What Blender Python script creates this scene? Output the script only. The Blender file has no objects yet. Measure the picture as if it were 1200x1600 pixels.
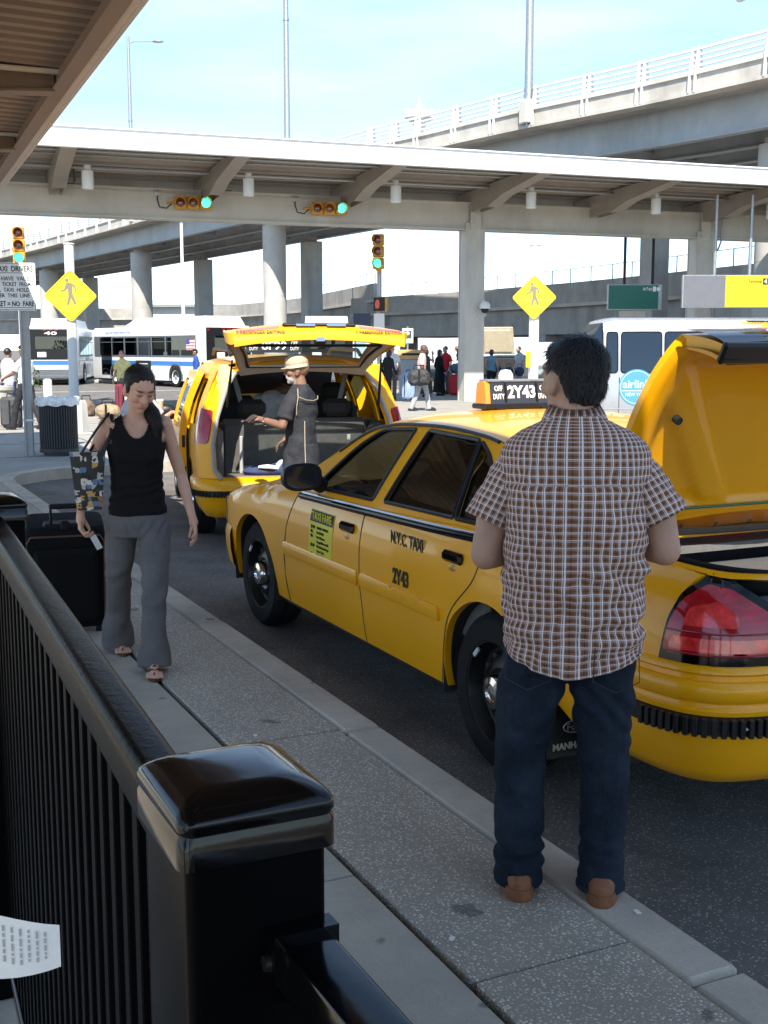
import bpy, bmesh, math, random
from mathutils import Vector, Matrix, noise, geometry
R = math.radians
PI = math.pi
random.seed(7)
SC = bpy.context.scene
COL = SC.collection

# ------------------------------------------------------------------ camera
cam = bpy.data.objects.new('camera', bpy.data.cameras.new('camera'))
COL.objects.link(cam)
cam.location = (0, 0, 1.8)
cam.rotation_euler = (PI/2 - R(7.93), 0, -R(25.59))
cam.data.sensor_fit = 'VERTICAL'
cam.data.sensor_height = 32
cam.data.lens = 32*1830/1600
cam.data.clip_start = .05
cam.data.clip_end = 3000
SC.camera = cam

# ------------------------------------------------------------------ sky and sun
SUN_EL, SUN_AZ = 47.0, 26.0      # SUN_AZ: the light travels this far to the right of +Y
world = bpy.data.worlds.new('World')
SC.world = world
world.use_nodes = True
wn, wl = world.node_tree.nodes, world.node_tree.links
bg = wn['Background']
sky = wn.new('ShaderNodeTexSky')
sky.sky_type = 'NISHITA'
sky.sun_disc = False
sky.sun_elevation = R(SUN_EL)
sky.sun_rotation = R(180 + SUN_AZ)
sky.air_density = 1.0
sky.dust_density = .1
sky.altitude = 1800
sky.ozone_density = 2.4
tc = wn.new('ShaderNodeTexCoord')
mp = wn.new('ShaderNodeMapping')
mp.inputs['Scale'].default_value = (1.2, 1.2, 5.0)
nz = wn.new('ShaderNodeTexNoise')
nz.inputs['Scale'].default_value = 2.2
nz.inputs['Detail'].default_value = 6
nz.inputs['Roughness'].default_value = .55
rp = wn.new('ShaderNodeValToRGB')
rp.color_ramp.elements[0].position = .38
rp.color_ramp.elements[0].color = (.0, .0, .0, 1)
rp.color_ramp.elements[1].position = .75
rp.color_ramp.elements[1].color = (.36, .36, .36, 1)
mx = wn.new('ShaderNodeMix')
mx.data_type = 'RGBA'
mx.inputs[7].default_value = (6.2, 8.0, 8.4, 1)
wl.new(tc.outputs['Generated'], mp.inputs['Vector'])
wl.new(mp.outputs['Vector'], nz.inputs['Vector'])
wl.new(nz.outputs['Fac'], rp.inputs['Fac'])
wl.new(rp.outputs['Color'], mx.inputs[0])
wl.new(sky.outputs['Color'], mx.inputs[6])
wl.new(mx.outputs[2], bg.inputs['Color'])
bg.inputs['Strength'].default_value = 0.102

sl = bpy.data.lights.new('sun', 'SUN')
sl.energy = 3.5
sl.angle = R(.55)
sl.color = (1, .93, .82)
so = bpy.data.objects.new('sun', sl)
COL.objects.link(so)
az = R(SUN_AZ)
d = Vector((math.sin(az)*math.cos(R(SUN_EL)), math.cos(az)*math.cos(R(SUN_EL)), -math.sin(R(SUN_EL))))  # light travels this way
so.rotation_euler = d.to_track_quat('-Z', 'Y').to_euler()

SC.view_settings.view_transform = 'Standard'
SC.view_settings.look = 'None'
SC.view_settings.gamma = 1
SC.view_settings.exposure = 1.5
SC.cycles.max_bounces = 8
SC.cycles.transparent_max_bounces = 16
SC.cycles.caustics_reflective = False
SC.cycles.caustics_refractive = False
SC.cycles.use_denoising = True

# ------------------------------------------------------------------ materials
MATS = {}
def N(nt, typ, **kw):
    n = nt.nodes.new(typ)
    for k, v in kw.items():
        n.inputs[k].default_value = v
    return n
def mat(name, col, rough=.5, metal=0., spec=.5, coat=0., var=0., vs=6., bump=0., bs=60., emit=0., alpha=1., grime=0., coord='Object', sheen=0., det=4.):
    if name in MATS: return MATS[name]
    m = bpy.data.materials.new(name); m.use_nodes = True
    nt = m.node_tree; b = nt.nodes['Principled BSDF']; L = nt.links
    c = (col[0], col[1], col[2], 1)
    b.inputs['Base Color'].default_value = c
    b.inputs['Roughness'].default_value = rough
    b.inputs['Metallic'].default_value = metal
    b.inputs['Specular IOR Level'].default_value = spec
    b.inputs['Coat Weight'].default_value = coat
    b.inputs['Coat Roughness'].default_value = .06
    if sheen: b.inputs['Sheen Weight'].default_value = sheen
    if emit:
        b.inputs['Emission Color'].default_value = c
        b.inputs['Emission Strength'].default_value = emit
    t = None
    if var or bump or grime:
        t = nt.nodes.new('ShaderNodeTexCoord')
    if var:
        n = N(nt, 'ShaderNodeTexNoise', Scale=vs, Detail=det, Roughness=.6)
        L.new(t.outputs[coord], n.inputs['Vector'])
        r = nt.nodes.new('ShaderNodeMapRange')
        r.inputs[1].default_value = .3; r.inputs[2].default_value = .7
        r.inputs[3].default_value = 1-var; r.inputs[4].default_value = 1+var
        L.new(n.outputs['Fac'], r.inputs[0])
        mm = nt.nodes.new('ShaderNodeMix'); mm.data_type = 'RGBA'; mm.blend_type = 'MULTIPLY'
        mm.inputs[0].default_value = 1; mm.inputs[6].default_value = c
        L.new(r.outputs[0], mm.inputs[7])
        out = mm.outputs[2]
        if grime:
            n2 = N(nt, 'ShaderNodeTexNoise', Scale=vs*.37, Detail=7, Roughness=.7)
            mp2 = nt.nodes.new('ShaderNodeMapping'); mp2.inputs['Scale'].default_value = (1, 1, .25)
            L.new(t.outputs[coord], mp2.inputs['Vector']); L.new(mp2.outputs[0], n2.inputs['Vector'])
            r2 = nt.nodes.new('ShaderNodeMapRange')
            r2.inputs[1].default_value = .48; r2.inputs[2].default_value = .72
            r2.inputs[3].default_value = 0; r2.inputs[4].default_value = grime
            L.new(n2.outputs['Fac'], r2.inputs[0])
            m3 = nt.nodes.new('ShaderNodeMix'); m3.data_type = 'RGBA'
            L.new(r2.outputs[0], m3.inputs[0]); L.new(out, m3.inputs[6])
            m3.inputs[7].default_value = (c[0]*.35, c[1]*.33, c[2]*.3, 1)
            out = m3.outputs[2]
        L.new(out, b.inputs['Base Color'])
        rr = nt.nodes.new('ShaderNodeMapRange')
        rr.inputs[3].default_value = max(0, rough-.12*(rough > .2)); rr.inputs[4].default_value = min(1, rough+.12*(rough > .2))
        L.new(n.outputs['Fac'], rr.inputs[0]); L.new(rr.outputs[0], b.inputs['Roughness'])
    if bump:
        n = N(nt, 'ShaderNodeTexNoise', Scale=bs, Detail=5, Roughness=.65)
        L.new(t.outputs[coord], n.inputs['Vector'])
        bp = nt.nodes.new('ShaderNodeBump'); bp.inputs['Strength'].default_value = bump; bp.inputs['Distance'].default_value = .01
        L.new(n.outputs['Fac'], bp.inputs['Height']); L.new(bp.outputs[0], b.inputs['Normal'])
    MATS[name] = m
    return m

def glass(name, tint=(.5, .55, .55), refl=1.0, rough=.0):
    if name in MATS: return MATS[name]
    m = bpy.data.materials.new(name); m.use_nodes = True
    nt = m.node_tree; L = nt.links
    nt.nodes.remove(nt.nodes['Principled BSDF'])
    o = nt.nodes['Material Output']
    tr = nt.nodes.new('ShaderNodeBsdfTransparent'); tr.inputs[0].default_value = (*tint, 1)
    gl = nt.nodes.new('ShaderNodeBsdfGlossy'); gl.inputs['Roughness'].default_value = rough; gl.inputs[0].default_value = (.9, .95, 1, 1)
    fr = nt.nodes.new('ShaderNodeFresnel'); fr.inputs[0].default_value = 1.5
    ma = nt.nodes.new('ShaderNodeMath'); ma.operation = 'MULTIPLY_ADD'; ma.inputs[1].default_value = refl*1.3; ma.inputs[2].default_value = .02
    ms = nt.nodes.new('ShaderNodeMixShader')
    L.new(fr.outputs[0], ma.inputs[0]); L.new(ma.outputs[0], ms.inputs[0])
    L.new(tr.outputs[0], ms.inputs[1]); L.new(gl.outputs[0], ms.inputs[2]); L.new(ms.outputs[0], o.inputs[0])
    MATS[name] = m
    return m

def speckle(name, base, lo, hi, scale, frac, rough=.9, bump=.6, big=.25, blot=0.):
    """stony surface: coloured pebbles from a voronoi on a base, plus broad tone changes"""
    m = bpy.data.materials.new(name); m.use_nodes = True
    nt = m.node_tree; L = nt.links; b = nt.nodes['Principled BSDF']
    b.inputs['Roughness'].default_value = rough
    t = nt.nodes.new('ShaderNodeTexCoord')
    v = N(nt, 'ShaderNodeTexVoronoi', Scale=scale, Randomness=1.0)
    L.new(t.outputs['Object'], v.inputs['Vector'])
    sep = nt.nodes.new('ShaderNodeSeparateColor'); L.new(v.outputs['Color'], sep.inputs[0])
    # which cells are pebbles
    g = nt.nodes.new('ShaderNodeMath'); g.operation = 'LESS_THAN'; g.inputs[1].default_value = frac
    L.new(sep.outputs[0], g.inputs[0])
    e = nt.nodes.new('ShaderNodeMapRange'); e.inputs[1].default_value = .28; e.inputs[2].default_value = .5
    e.inputs[3].default_value = 1; e.inputs[4].default_value = 0
    L.new(v.outputs['Distance'], e.inputs[0])
    k = nt.nodes.new('ShaderNodeMath'); k.operation = 'MULTIPLY'
    L.new(g.outputs[0], k.inputs[0]); L.new(e.outputs[0], k.inputs[1])
    pc = nt.nodes.new('ShaderNodeMix'); pc.data_type = 'RGBA'
    pc.inputs[6].default_value = (*lo, 1); pc.inputs[7].default_value = (*hi, 1)
    L.new(sep.outputs[1], pc.inputs[0])
    mm = nt.nodes.new('ShaderNodeMix'); mm.data_type = 'RGBA'; mm.inputs[6].default_value = (*base, 1)
    L.new(k.outputs[0], mm.inputs[0]); L.new(pc.outputs[2], mm.inputs[7])
    n = N(nt, 'ShaderNodeTexNoise', Scale=1.7, Detail=6, Roughness=.65); L.new(t.outputs['Object'], n.inputs['Vector'])
    r = nt.nodes.new('ShaderNodeMapRange'); r.inputs[1].default_value = .3; r.inputs[2].default_value = .7
    r.inputs[3].default_value = 1-big; r.inputs[4].default_value = 1+big; L.new(n.outputs['Fac'], r.inputs[0])
    m2 = nt.nodes.new('ShaderNodeMix'); m2.data_type = 'RGBA'; m2.blend_type = 'MULTIPLY'; m2.inputs[0].default_value = 1
    L.new(mm.outputs[2], m2.inputs[6]); L.new(r.outputs[0], m2.inputs[7])
    out = m2.outputs[2]
    if blot:
        v2 = N(nt, 'ShaderNodeTexVoronoi', Scale=blot, Randomness=1.0); v2.voronoi_dimensions = '2D'
        nn = N(nt, 'ShaderNodeTexNoise', Scale=blot*5, Detail=2)
        L.new(t.outputs['Object'], nn.inputs['Vector'])
        ad = nt.nodes.new('ShaderNodeMix'); ad.data_type = 'RGBA'; ad.blend_type = 'LINEAR_LIGHT'; ad.inputs[0].default_value = .06
        L.new(t.outputs['Object'], ad.inputs[6]); L.new(nn.outputs['Color'], ad.inputs[7]); L.new(ad.outputs[2], v2.inputs['Vector'])
        s2 = nt.nodes.new('ShaderNodeSeparateColor'); L.new(v2.outputs['Color'], s2.inputs[0])
        mr = nt.nodes.new('ShaderNodeMapRange'); mr.inputs[1].default_value = .45; mr.inputs[2].default_value = 1.0
        mr.inputs[3].default_value = .0; mr.inputs[4].default_value = .13; L.new(s2.outputs[2], mr.inputs[0])
        sb = nt.nodes.new('ShaderNodeMath'); sb.operation = 'SUBTRACT'
        L.new(mr.outputs[0], sb.inputs[0]); L.new(v2.outputs['Distance'], sb.inputs[1])
        lt = nt.nodes.new('ShaderNodeMapRange'); lt.inputs[1].default_value = .0; lt.inputs[2].default_value = .035
        L.new(sb.outputs[0], lt.inputs[0])
        fa = nt.nodes.new('ShaderNodeMath'); fa.operation = 'MULTIPLY'; fa.inputs[1].default_value = .55
        L.new(lt.outputs[0], fa.inputs[0])
        m4 = nt.nodes.new('ShaderNodeMix'); m4.data_type = 'RGBA'
        L.new(fa.outputs[0], m4.inputs[0]); L.new(out, m4.inputs[6]); m4.inputs[7].default_value = (.02, .02, .02, 1)
        out = m4.outputs[2]
    L.new(out, b.inputs['Base Color'])
    bp = nt.nodes.new('ShaderNodeBump'); bp.inputs['Strength'].default_value = bump; bp.inputs['Distance'].default_value = .004
    L.new(k.outputs[0], bp.inputs['Height']); L.new(bp.outputs[0], b.inputs['Normal'])
    MATS[name] = m
    return m

YEL = mat('taxi_yellow', (.83, .362, .002), .36, spec=.3, coat=.4, var=.03, vs=2.)
BLK = mat('black_plastic', (.008, .008, .009), .42, spec=.35, var=.1, vs=30)
RUB = mat('rubber', (.011, .011, .011), .85, spec=.25, var=.15, vs=40, bump=.2, bs=90)
GLOSSBLK = mat('gloss_black_paint', (.0025, .0025, .003), .12, spec=.34, bump=.03, bs=14)
CHROME = mat('chrome', (.7, .7, .72), .12, 1.)
STEEL = mat('galvanised_steel', (.38, .39, .40), .45, .75, var=.15, vs=12)
CONC = mat('concrete', (.40, .385, .36), .9, var=.16, vs=1.1, bump=.25, bs=25, grime=.55, det=8)
CONC2 = mat('concrete_pale', (.50, .475, .43), .9, var=.16, vs=.9, bump=.2, bs=25, grime=.5, det=8)
WHITEP = mat('white_paint', (.80, .80, .78), .45, var=.04, vs=3)
CREAM = mat('cream_steel', (.58, .55, .50), .5, var=.08, vs=1.2, grime=.42, det=7)
TAUPE = mat('taupe_steel', (.34, .30, .26), .55, var=.10, vs=1.5, grime=.2)
GIRD = mat('grey_blue_steel', (.38, .41, .43), .55, var=.12, vs=.8, grime=.5, det=7)
DARKIN = mat('dark_interior', (.02, .02, .022), .8, var=.2, vs=9)
GREYIN = mat('grey_interior', (.14, .135, .125), .85, var=.15, vs=20, bump=.2, bs=200)
GLASS = glass('car_glass', (.62, .67, .64))
GLASSD = glass('dark_glass', (.10, .12, .12))
GLASSC = glass('clear_glass', (.75, .8, .78))
RED = mat('red_lens', (.36, .003, .008), .10, spec=.4, coat=.5, var=.35, vs=14)
AMBER = mat('amber_lens', (.85, .25, .01), .2, coat=1.)
PAPER = mat('paper', (.78, .77, .74), .8, var=.05, vs=30)
PRINT = mat('black_print', (.012, .012, .012), .6)
WPRINT = mat('white_print', (.82, .82, .80), .6)
SIGNY = mat('sign_yellow', (.80, .62, .02), .45, var=.03, vs=5)

# ------------------------------------------------------------------ mesh helpers
class MB:
    def __init__(s):
        s.v, s.f, s.mi, s.uv = [], [], [], None
    def add(s, vs, fs, mi=0):
        o = len(s.v)
        s.v += [Vector(p) for p in vs]
        for f in fs:
            s.f.append([i+o for i in f]); s.mi.append(mi)
        return s
    def box(s, c, d, M=None, mi=0, b=0.):
        x, y, z = d[0]/2, d[1]/2, d[2]/2
        if b <= 0:
            vs = [Vector((sx*x, sy*y, sz*z)) for sz in (-1, 1) for sy in (-1, 1) for sx in (-1, 1)]
            fs = [(0, 2, 3, 1), (4, 5, 7, 6), (0, 1, 5, 4), (2, 6, 7, 3), (0, 4, 6, 2), (1, 3, 7, 5)]
        else:
            b = min(b, x*.95, y*.95, z*.95)
            vs, ix = [], {}
            for sx in (-1, 1):
                for sy in (-1, 1):
                    for sz in (-1, 1):
                        for a in range(3):
                            ix[sx, sy, sz, a] = len(vs)
                            vs.append(Vector((sx*(x-(b if a != 0 else 0)), sy*(y-(b if a != 1 else 0)), sz*(z-(b if a != 2 else 0)))))
            fs = []
            for q in (-1, 1):
                f = [ix[q, -1, -1, 0], ix[q, 1, -1, 0], ix[q, 1, 1, 0], ix[q, -1, 1, 0]]; fs.append(f if q > 0 else f[::-1])
                f = [ix[-1, q, -1, 1], ix[1, q, -1, 1], ix[1, q, 1, 1], ix[-1, q, 1, 1]]; fs.append(f[::-1] if q > 0 else f)
                f = [ix[-1, -1, q, 2], ix[1, -1, q, 2], ix[1, 1, q, 2], ix[-1, 1, q, 2]]; fs.append(f if q > 0 else f[::-1])
            for p in (-1, 1):
                for q in (-1, 1):
                    f = [ix[p, q, -1, 0], ix[p, q, -1, 1], ix[p, q, 1, 1], ix[p, q, 1, 0]]; fs.append(f if p*q > 0 else f[::-1])
                    f = [ix[p, -1, q, 0], ix[p, -1, q, 2], ix[p, 1, q, 2], ix[p, 1, q, 0]]; fs.append(f[::-1] if p*q > 0 else f)
                    f = [ix[-1, p, q, 1], ix[-1, p, q, 2], ix[1, p, q, 2], ix[1, p, q, 1]]; fs.append(f if p*q > 0 else f[::-1])
                    for r in (-1, 1):
                        f = [ix[p, q, r, 0], ix[p, q, r, 1], ix[p, q, r, 2]]; fs.append(f if p*q*r > 0 else f[::-1])
        c = Vector(c)
        vs = [(M @ v if M else v)+c for v in vs]
        return s.add(vs, fs, mi)
    def tube(s, path, r, n=8, mi=0, caps=True, flat=1.):
        P = [Vector(p) for p in path]
        rr = r if isinstance(r, (list, tuple)) else [r]*len(P)
        up = None; vs = []
        for i, p in enumerate(P):
            t = (P[min(i+1, len(P)-1)]-P[max(i-1, 0)])
            t = t.normalized() if t.length > 1e-9 else Vector((0, 0, 1))
            if up is None:
                up = Vector((0, 0, 1)) if abs(t.z) < .9 else Vector((0, 1, 0))
            a = t.cross(up)
            if a.length < 1e-6: a = t.orthogonal()
            a.normalize(); up = a.cross(t).normalized()
            for k in range(n):
                g = 2*PI*(k+.5)/n
                vs.append(p+a*math.cos(g)*rr[i]+up*math.sin(g)*rr[i]*flat)
        fs = []
        for i in range(len(P)-1):
            for k in range(n):
                k2 = (k+1) % n
                fs.append((i*n+k, i*n+k2, (i+1)*n+k2, (i+1)*n+k))
        if caps:
            fs.append(tuple(range(n))[::-1]); fs.append(tuple((len(P)-1)*n+k for k in range(n)))
        return s.add(vs, fs, mi)
    def cyl(s, p, q, r, n=16, r2=None, mi=0):
        return s.tube([p, q], [r, r if r2 is None else r2], n, mi)
    def lathe(s, prof, n=24, c=(0, 0, 0), axis='z', mi=0, a0=0., a1=2*PI):
        full = abs(a1-a0-2*PI) < 1e-6
        m = n if full else n+1
        c = Vector(c); vs = []
        for (r, z) in prof:
            for k in range(m):
                g = a0+(a1-a0)*k/n
                x, y = r*math.cos(g), r*math.sin(g)
                vs.append(c+(Vector((x, y, z)) if axis == 'z' else Vector((z, x, y)) if axis == 'x' else Vector((x, z, y))))
        fs = []
        for i in range(len(prof)-1):
            for k in range(n):
                k2 = (k+1) % m
                f = (i*m+k, i*m+k2, (i+1)*m+k2, (i+1)*m+k)
                fs.append(f if axis != 'y' else f[::-1])
        return s.add(vs, fs, mi)
    def prism(s, poly, a, b, axis='z', mi=0):
        """extrude a 2-D outline from a to b along axis; 'x': poly=(y,z), 'y': poly=(x,z), 'z': poly=(x,y)"""
        def P(p, t):
            return Vector((t, p[0], p[1])) if axis == 'x' else Vector((p[0], t, p[1])) if axis == 'y' else Vector((p[0], p[1], t))
        ar = sum(poly[i][0]*poly[(i+1) % len(poly)][1]-poly[(i+1) % len(poly)][0]*poly[i][1] for i in range(len(poly)))
        if (ar < 0): poly = poly[::-1]
        n = len(poly)
        vs = [P(p, a) for p in poly]+[P(p, b) for p in poly]
        fs = [tuple(range(n))[::-1], tuple(range(n, 2*n))]+[(i, (i+1) % n, n+(i+1) % n, n+i) for i in range(n)]
        if (axis == 'y') != (b < a): fs = [f[::-1] for f in fs]
        return s.add(vs, fs, mi)
    def loft(s, rings, caps=True, mi=0):
        n = len(rings[0]); vs = [Vector(p) for r in rings for p in r]
        fs = [(i*n+k, i*n+(k+1) % n, (i+1)*n+(k+1) % n, (i+1)*n+k) for i in range(len(rings)-1) for k in range(n)]
        if caps:
            fs.append(tuple(range(n))[::-1]); fs.append(tuple((len(rings)-1)*n+k for k in range(n)))
        return s.add(vs, fs, mi)
    def grid(s, fn, nu, nv, mi=0, flip=False):
        vs = [fn(i/nu, j/nv) for j in range(nv+1) for i in range(nu+1)]
        fs = [(j*(nu+1)+i, j*(nu+1)+i+1, (j+1)*(nu+1)+i+1, (j+1)*(nu+1)+i) for j in range(nv) for i in range(nu)]
        return s.add(vs, [f[::-1] for f in fs] if flip else fs, mi)
    def sphere(s, c, r, n=16, m=10, M=None, mi=0):
        c = Vector(c); r = Vector(r) if not isinstance(r, (int, float)) else Vector((r, r, r))
        vs = [Vector((0, 0, -1))]
        for i in range(1, m):
            a = -PI/2+PI*i/m
            for k in range(n):
                g = 2*PI*k/n
                vs.append(Vector((math.cos(a)*math.cos(g), math.cos(a)*math.sin(g), math.sin(a))))
        vs.append(Vector((0, 0, 1)))
        vs = [Vector((v.x*r.x, v.y*r.y, v.z*r.z)) for v in vs]
        vs = [(M @ v if M else v)+c for v in vs]
        fs = [(0, 1+(k+1) % n, 1+k) for k in range(n)]
        for i in range(m-2):
            for k in range(n):
                fs.append((1+i*n+k, 1+i*n+(k+1) % n, 1+(i+1)*n+(k+1) % n, 1+(i+1)*n+k))
        b = 1+(m-2)*n; t = len(vs)-1
        fs += [(b+k, b+(k+1) % n, t) for k in range(n)]
        return s.add(vs, fs, mi)
    def mesh(s, name, smooth=35):
        me = bpy.data.meshes.new(name)
        me.from_pydata([tuple(v) for v in s.v], [], s.f)
        me.polygons.foreach_set('material_index', s.mi)
        if smooth:
            me.shade_smooth()
            me.set_sharp_from_angle(angle=R(smooth))
        me.update()
        return me

def ob(name, src, m=None, parent=None, loc=None, rot=None, smooth=35, label=None, cat=None, group=None, kind=None):
    me = src.mesh(name, smooth) if isinstance(src, MB) else src
    if m is not None:
        if len(me.materials) == 0:
            for q in (m if isinstance(m, (list, tuple)) else [m]): me.materials.append(q)
    o = bpy.data.objects.new(name, me)
    COL.objects.link(o)
    if parent: o.parent = parent
    if loc is not None: o.location = loc
    if rot is not None: o.rotation_euler = rot
    return tag(o, label, cat, group, kind)
def tag(o, label=None, cat=None, group=None, kind=None):
    if label: o['label'] = label
    if cat: o['category'] = cat
    if group: o['group'] = group
    if kind: o['kind'] = kind
    return o
def thing(name, label, cat, loc=(0, 0, 0), rz=0., group=None, rot=None):
    o = bpy.data.objects.new(name, None)
    o.empty_display_size = .2
    COL.objects.link(o)
    o.location = loc
    o.rotation_euler = rot if rot else (0, 0, rz)
    return tag(o, label, cat, group)
def dup(o, parent=None, loc=None, rz=None, label=None):
    c = o.copy(); COL.objects.link(c)
    if parent: c.parent = parent
    if loc is not None: c.location = loc
    if rz is not None: c.rotation_euler = (0, 0, rz)
    if label: c['label'] = label
    for ch in [x for x in bpy.data.objects if x.parent == o]:
        dup(ch, c)
    return c
def lerp(a, b, t): return a+(b-a)*t
def interp(pts, x):
    """smooth (monotone-ish cubic) interpolation through sorted (x, y) points"""
    if x <= pts[0][0]: return pts[0][1]
    if x >= pts[-1][0]: return pts[-1][1]
    for i in range(len(pts)-1):
        if x <= pts[i+1][0]:
            x0, y0 = pts[i]; x1, y1 = pts[i+1]; h = x1-x0
            def sl(j):
                if j <= 0: return (pts[1][1]-pts[0][1])/(pts[1][0]-pts[0][0])
                if j >= len(pts)-1: return (pts[-1][1]-pts[-2][1])/(pts[-1][0]-pts[-2][0])
                a = (pts[j][1]-pts[j-1][1])/(pts[j][0]-pts[j-1][0]); b = (pts[j+1][1]-pts[j][1])/(pts[j+1][0]-pts[j][0])
                return 0 if a*b <= 0 else 2*a*b/(a+b)
            t = (x-x0)/h
            return (2*t**3-3*t*t+1)*y0+(t**3-2*t*t+t)*h*sl(i)+(-2*t**3+3*t*t)*y1+(t**3-t*t)*h*sl(i+1)
def inside(p, poly):
    c = False; n = len(poly); j = n-1
    for i in range(n):
        if ((poly[i][1] > p[1]) != (poly[j][1] > p[1])) and (p[0] < (poly[j][0]-poly[i][0])*(p[1]-poly[i][1])/(poly[j][1]-poly[i][1])+poly[i][0]): c = not c
        j = i
    return c
def dens(poly, sp):
    out = []
    for i in range(len(poly)):
        a, b = Vector(poly[i]), Vector(poly[(i+1) % len(poly)])
        k = max(1, int(math.ceil((b-a).length/sp)))
        out += [a.lerp(b, q/k) for q in range(k)]
    return out
def rnd_poly(poly, r, seg=4):
    """round the corners of a 2-D polygon; r may be a list"""
    out = []; n = len(poly)
    for i in range(n):
        p = Vector(poly[i]); a = Vector(poly[i-1])-p; b = Vector(poly[(i+1) % n])-p
        ri = r[i] if isinstance(r, (list, tuple)) else r
        k = min(ri, a.length*.48, b.length*.48)
        if k < 1e-5: out.append(p); continue
        s, e = p+a.normalized()*k, p+b.normalized()*k
        for q in range(seg+1):
            t = q/seg
            out.append(s*(1-t)**2+p*2*t*(1-t)+e*t*t)
    return out
def patch(outline, fn, sp=.06, holes=(), lip=None, flip=False, mb=None, mi=0, off=0.):
    """fill a 2-D outline (with holes) and map it onto the surface fn(u,v); lip: vector the rim is turned in by"""
    O = dens(outline, sp); H = [dens(h, sp) for h in holes]
    pts = list(O); ed = [(i, (i+1) % len(O)) for i in range(len(O))]
    for h in H:
        s = len(pts); pts += h; ed += [(s+i, s+(i+1) % len(h)) for i in range(len(h))]
    loops = []; s = 0
    for q in [O]+H:
        loops.append(list(range(s, s+len(q)))); s += len(q)
    x0 = min(p[0] for p in O); x1 = max(p[0] for p in O); y0 = min(p[1] for p in O); y1 = max(p[1] for p in O)
    nx = int((x1-x0)/sp)+1; ny = int((y1-y0)/sp)+1
    rim = [p for q in [O]+H for p in q]
    for i in range(nx+1):
        for j in range(ny+1):
            p = Vector((x0+(i+.5*(j % 2))*sp, y0+j*sp*.9))
            if inside(p, O) and not any(inside(p, h) for h in H) and min((p-q).length_squared for q in rim) > (sp*.45)**2:
                pts.append(p)
    vs, es, fs, ov, oe, of = geometry.delaunay_2d_cdt([Vector((p[0], p[1])) for p in pts], ed, [], 0, 1e-6)
    tri = []
    for f in fs:
        c = sum((vs[i] for i in f), Vector((0, 0)))/len(f)
        if inside(c, O) and not any(inside(c, h) for h in H):
            a = sum(vs[f[i]].x*vs[f[(i+1) % len(f)]].y-vs[f[(i+1) % len(f)]].x*vs[f[i]].y for i in range(len(f)))
            tri.append(tuple(f) if (a > 0) != flip else tuple(f)[::-1])
    P = [Vector(fn(v.x, v.y)) for v in vs]
    mb = mb or MB()
    mb.add(P, tri, mi)
    if lip is not None:
        back = {}
        for vi, src in enumerate(ov):
            for q in src: back[q] = vi
        for lp in loops:
            n = len(lp); L3 = [P[back[i]] for i in lp if i in back]; n = len(L3)
            lv = [Vector(lip(p)) if callable(lip) else Vector(lip) for p in L3]
            mb.add(L3+[L3[i]+lv[i] for i in range(n)], [(i, (i+1) % n, n+(i+1) % n, n+i) for i in range(n)], mi)
    return mb
TS = bpy.data.scenes.new('workbench')
def evaluated(o):
    TS.collection.objects.link(o)
    with bpy.context.temp_override(scene=TS, view_layer=TS.view_layers[0]):
        dg = bpy.context.evaluated_depsgraph_get()
        me = bpy.data.meshes.new_from_object(o.evaluated_get(dg))
    bpy.data.objects.remove(o)
    return me
def text(s, size, m, parent, loc, rot, name='lettering', weight=0., width=None, align='CENTER', depth=.0015, spacing=1.0, label=None):
    cu = bpy.data.curves.new('t', 'FONT'); cu.body = s; cu.size = size; cu.align_x = align; cu.align_y = 'CENTER'
    cu.extrude = depth; cu.offset = weight; cu.resolution_u = 2; cu.space_character = spacing; cu.space_line = .95
    me = evaluated(bpy.data.objects.new('t', cu)); bpy.data.curves.remove(cu)
    me.materials.clear(); me.materials.append(m); me.name = name
    if width and len(me.vertices):
        xs = [v.co.x for v in me.vertices]; k = width/max(1e-6, max(xs)-min(xs)); cx = (max(xs)+min(xs))/2
        for v in me.vertices: v.co.x = (v.co.x-(cx if align == 'CENTER' else 0))*k
    o = bpy.data.objects.new(name, me); COL.objects.link(o)
    if parent: o.parent = parent
    o.location = loc
    o.rotation_euler = rot if not isinstance(rot, Matrix) else rot.to_euler()
    if label: o['label'] = label
    return o
def blob(mb, voxel=.01, smooth=3, wr=None, cut=None):
    """union of overlapping closed shapes as one continuous skin"""
    me = mb.mesh('b', 0)
    o = bpy.data.objects.new('b', me)
    r = o.modifiers.new('r', 'REMESH'); r.mode = 'VOXEL'; r.voxel_size = voxel
    if smooth:
        q = o.modifiers.new('s', 'SMOOTH'); q.iterations = smooth; q.factor = .5
    me2 = evaluated(o); bpy.data.meshes.remove(me)
    if wr:
        ns = [v.normal.copy() for v in me2.vertices]
        for v, n in zip(me2.vertices, ns):
            v.co += n*wr(v.co, n)
    if cut:
        bm = bmesh.new(); bm.from_mesh(me2)
        bmesh.ops.delete(bm, geom=[f for f in bm.faces if cut(f.calc_center_median())], context='FACES')
        bm.to_mesh(me2); bm.free()
    me2.shade_smooth()
    me2.materials.clear()
    return me2

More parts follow.
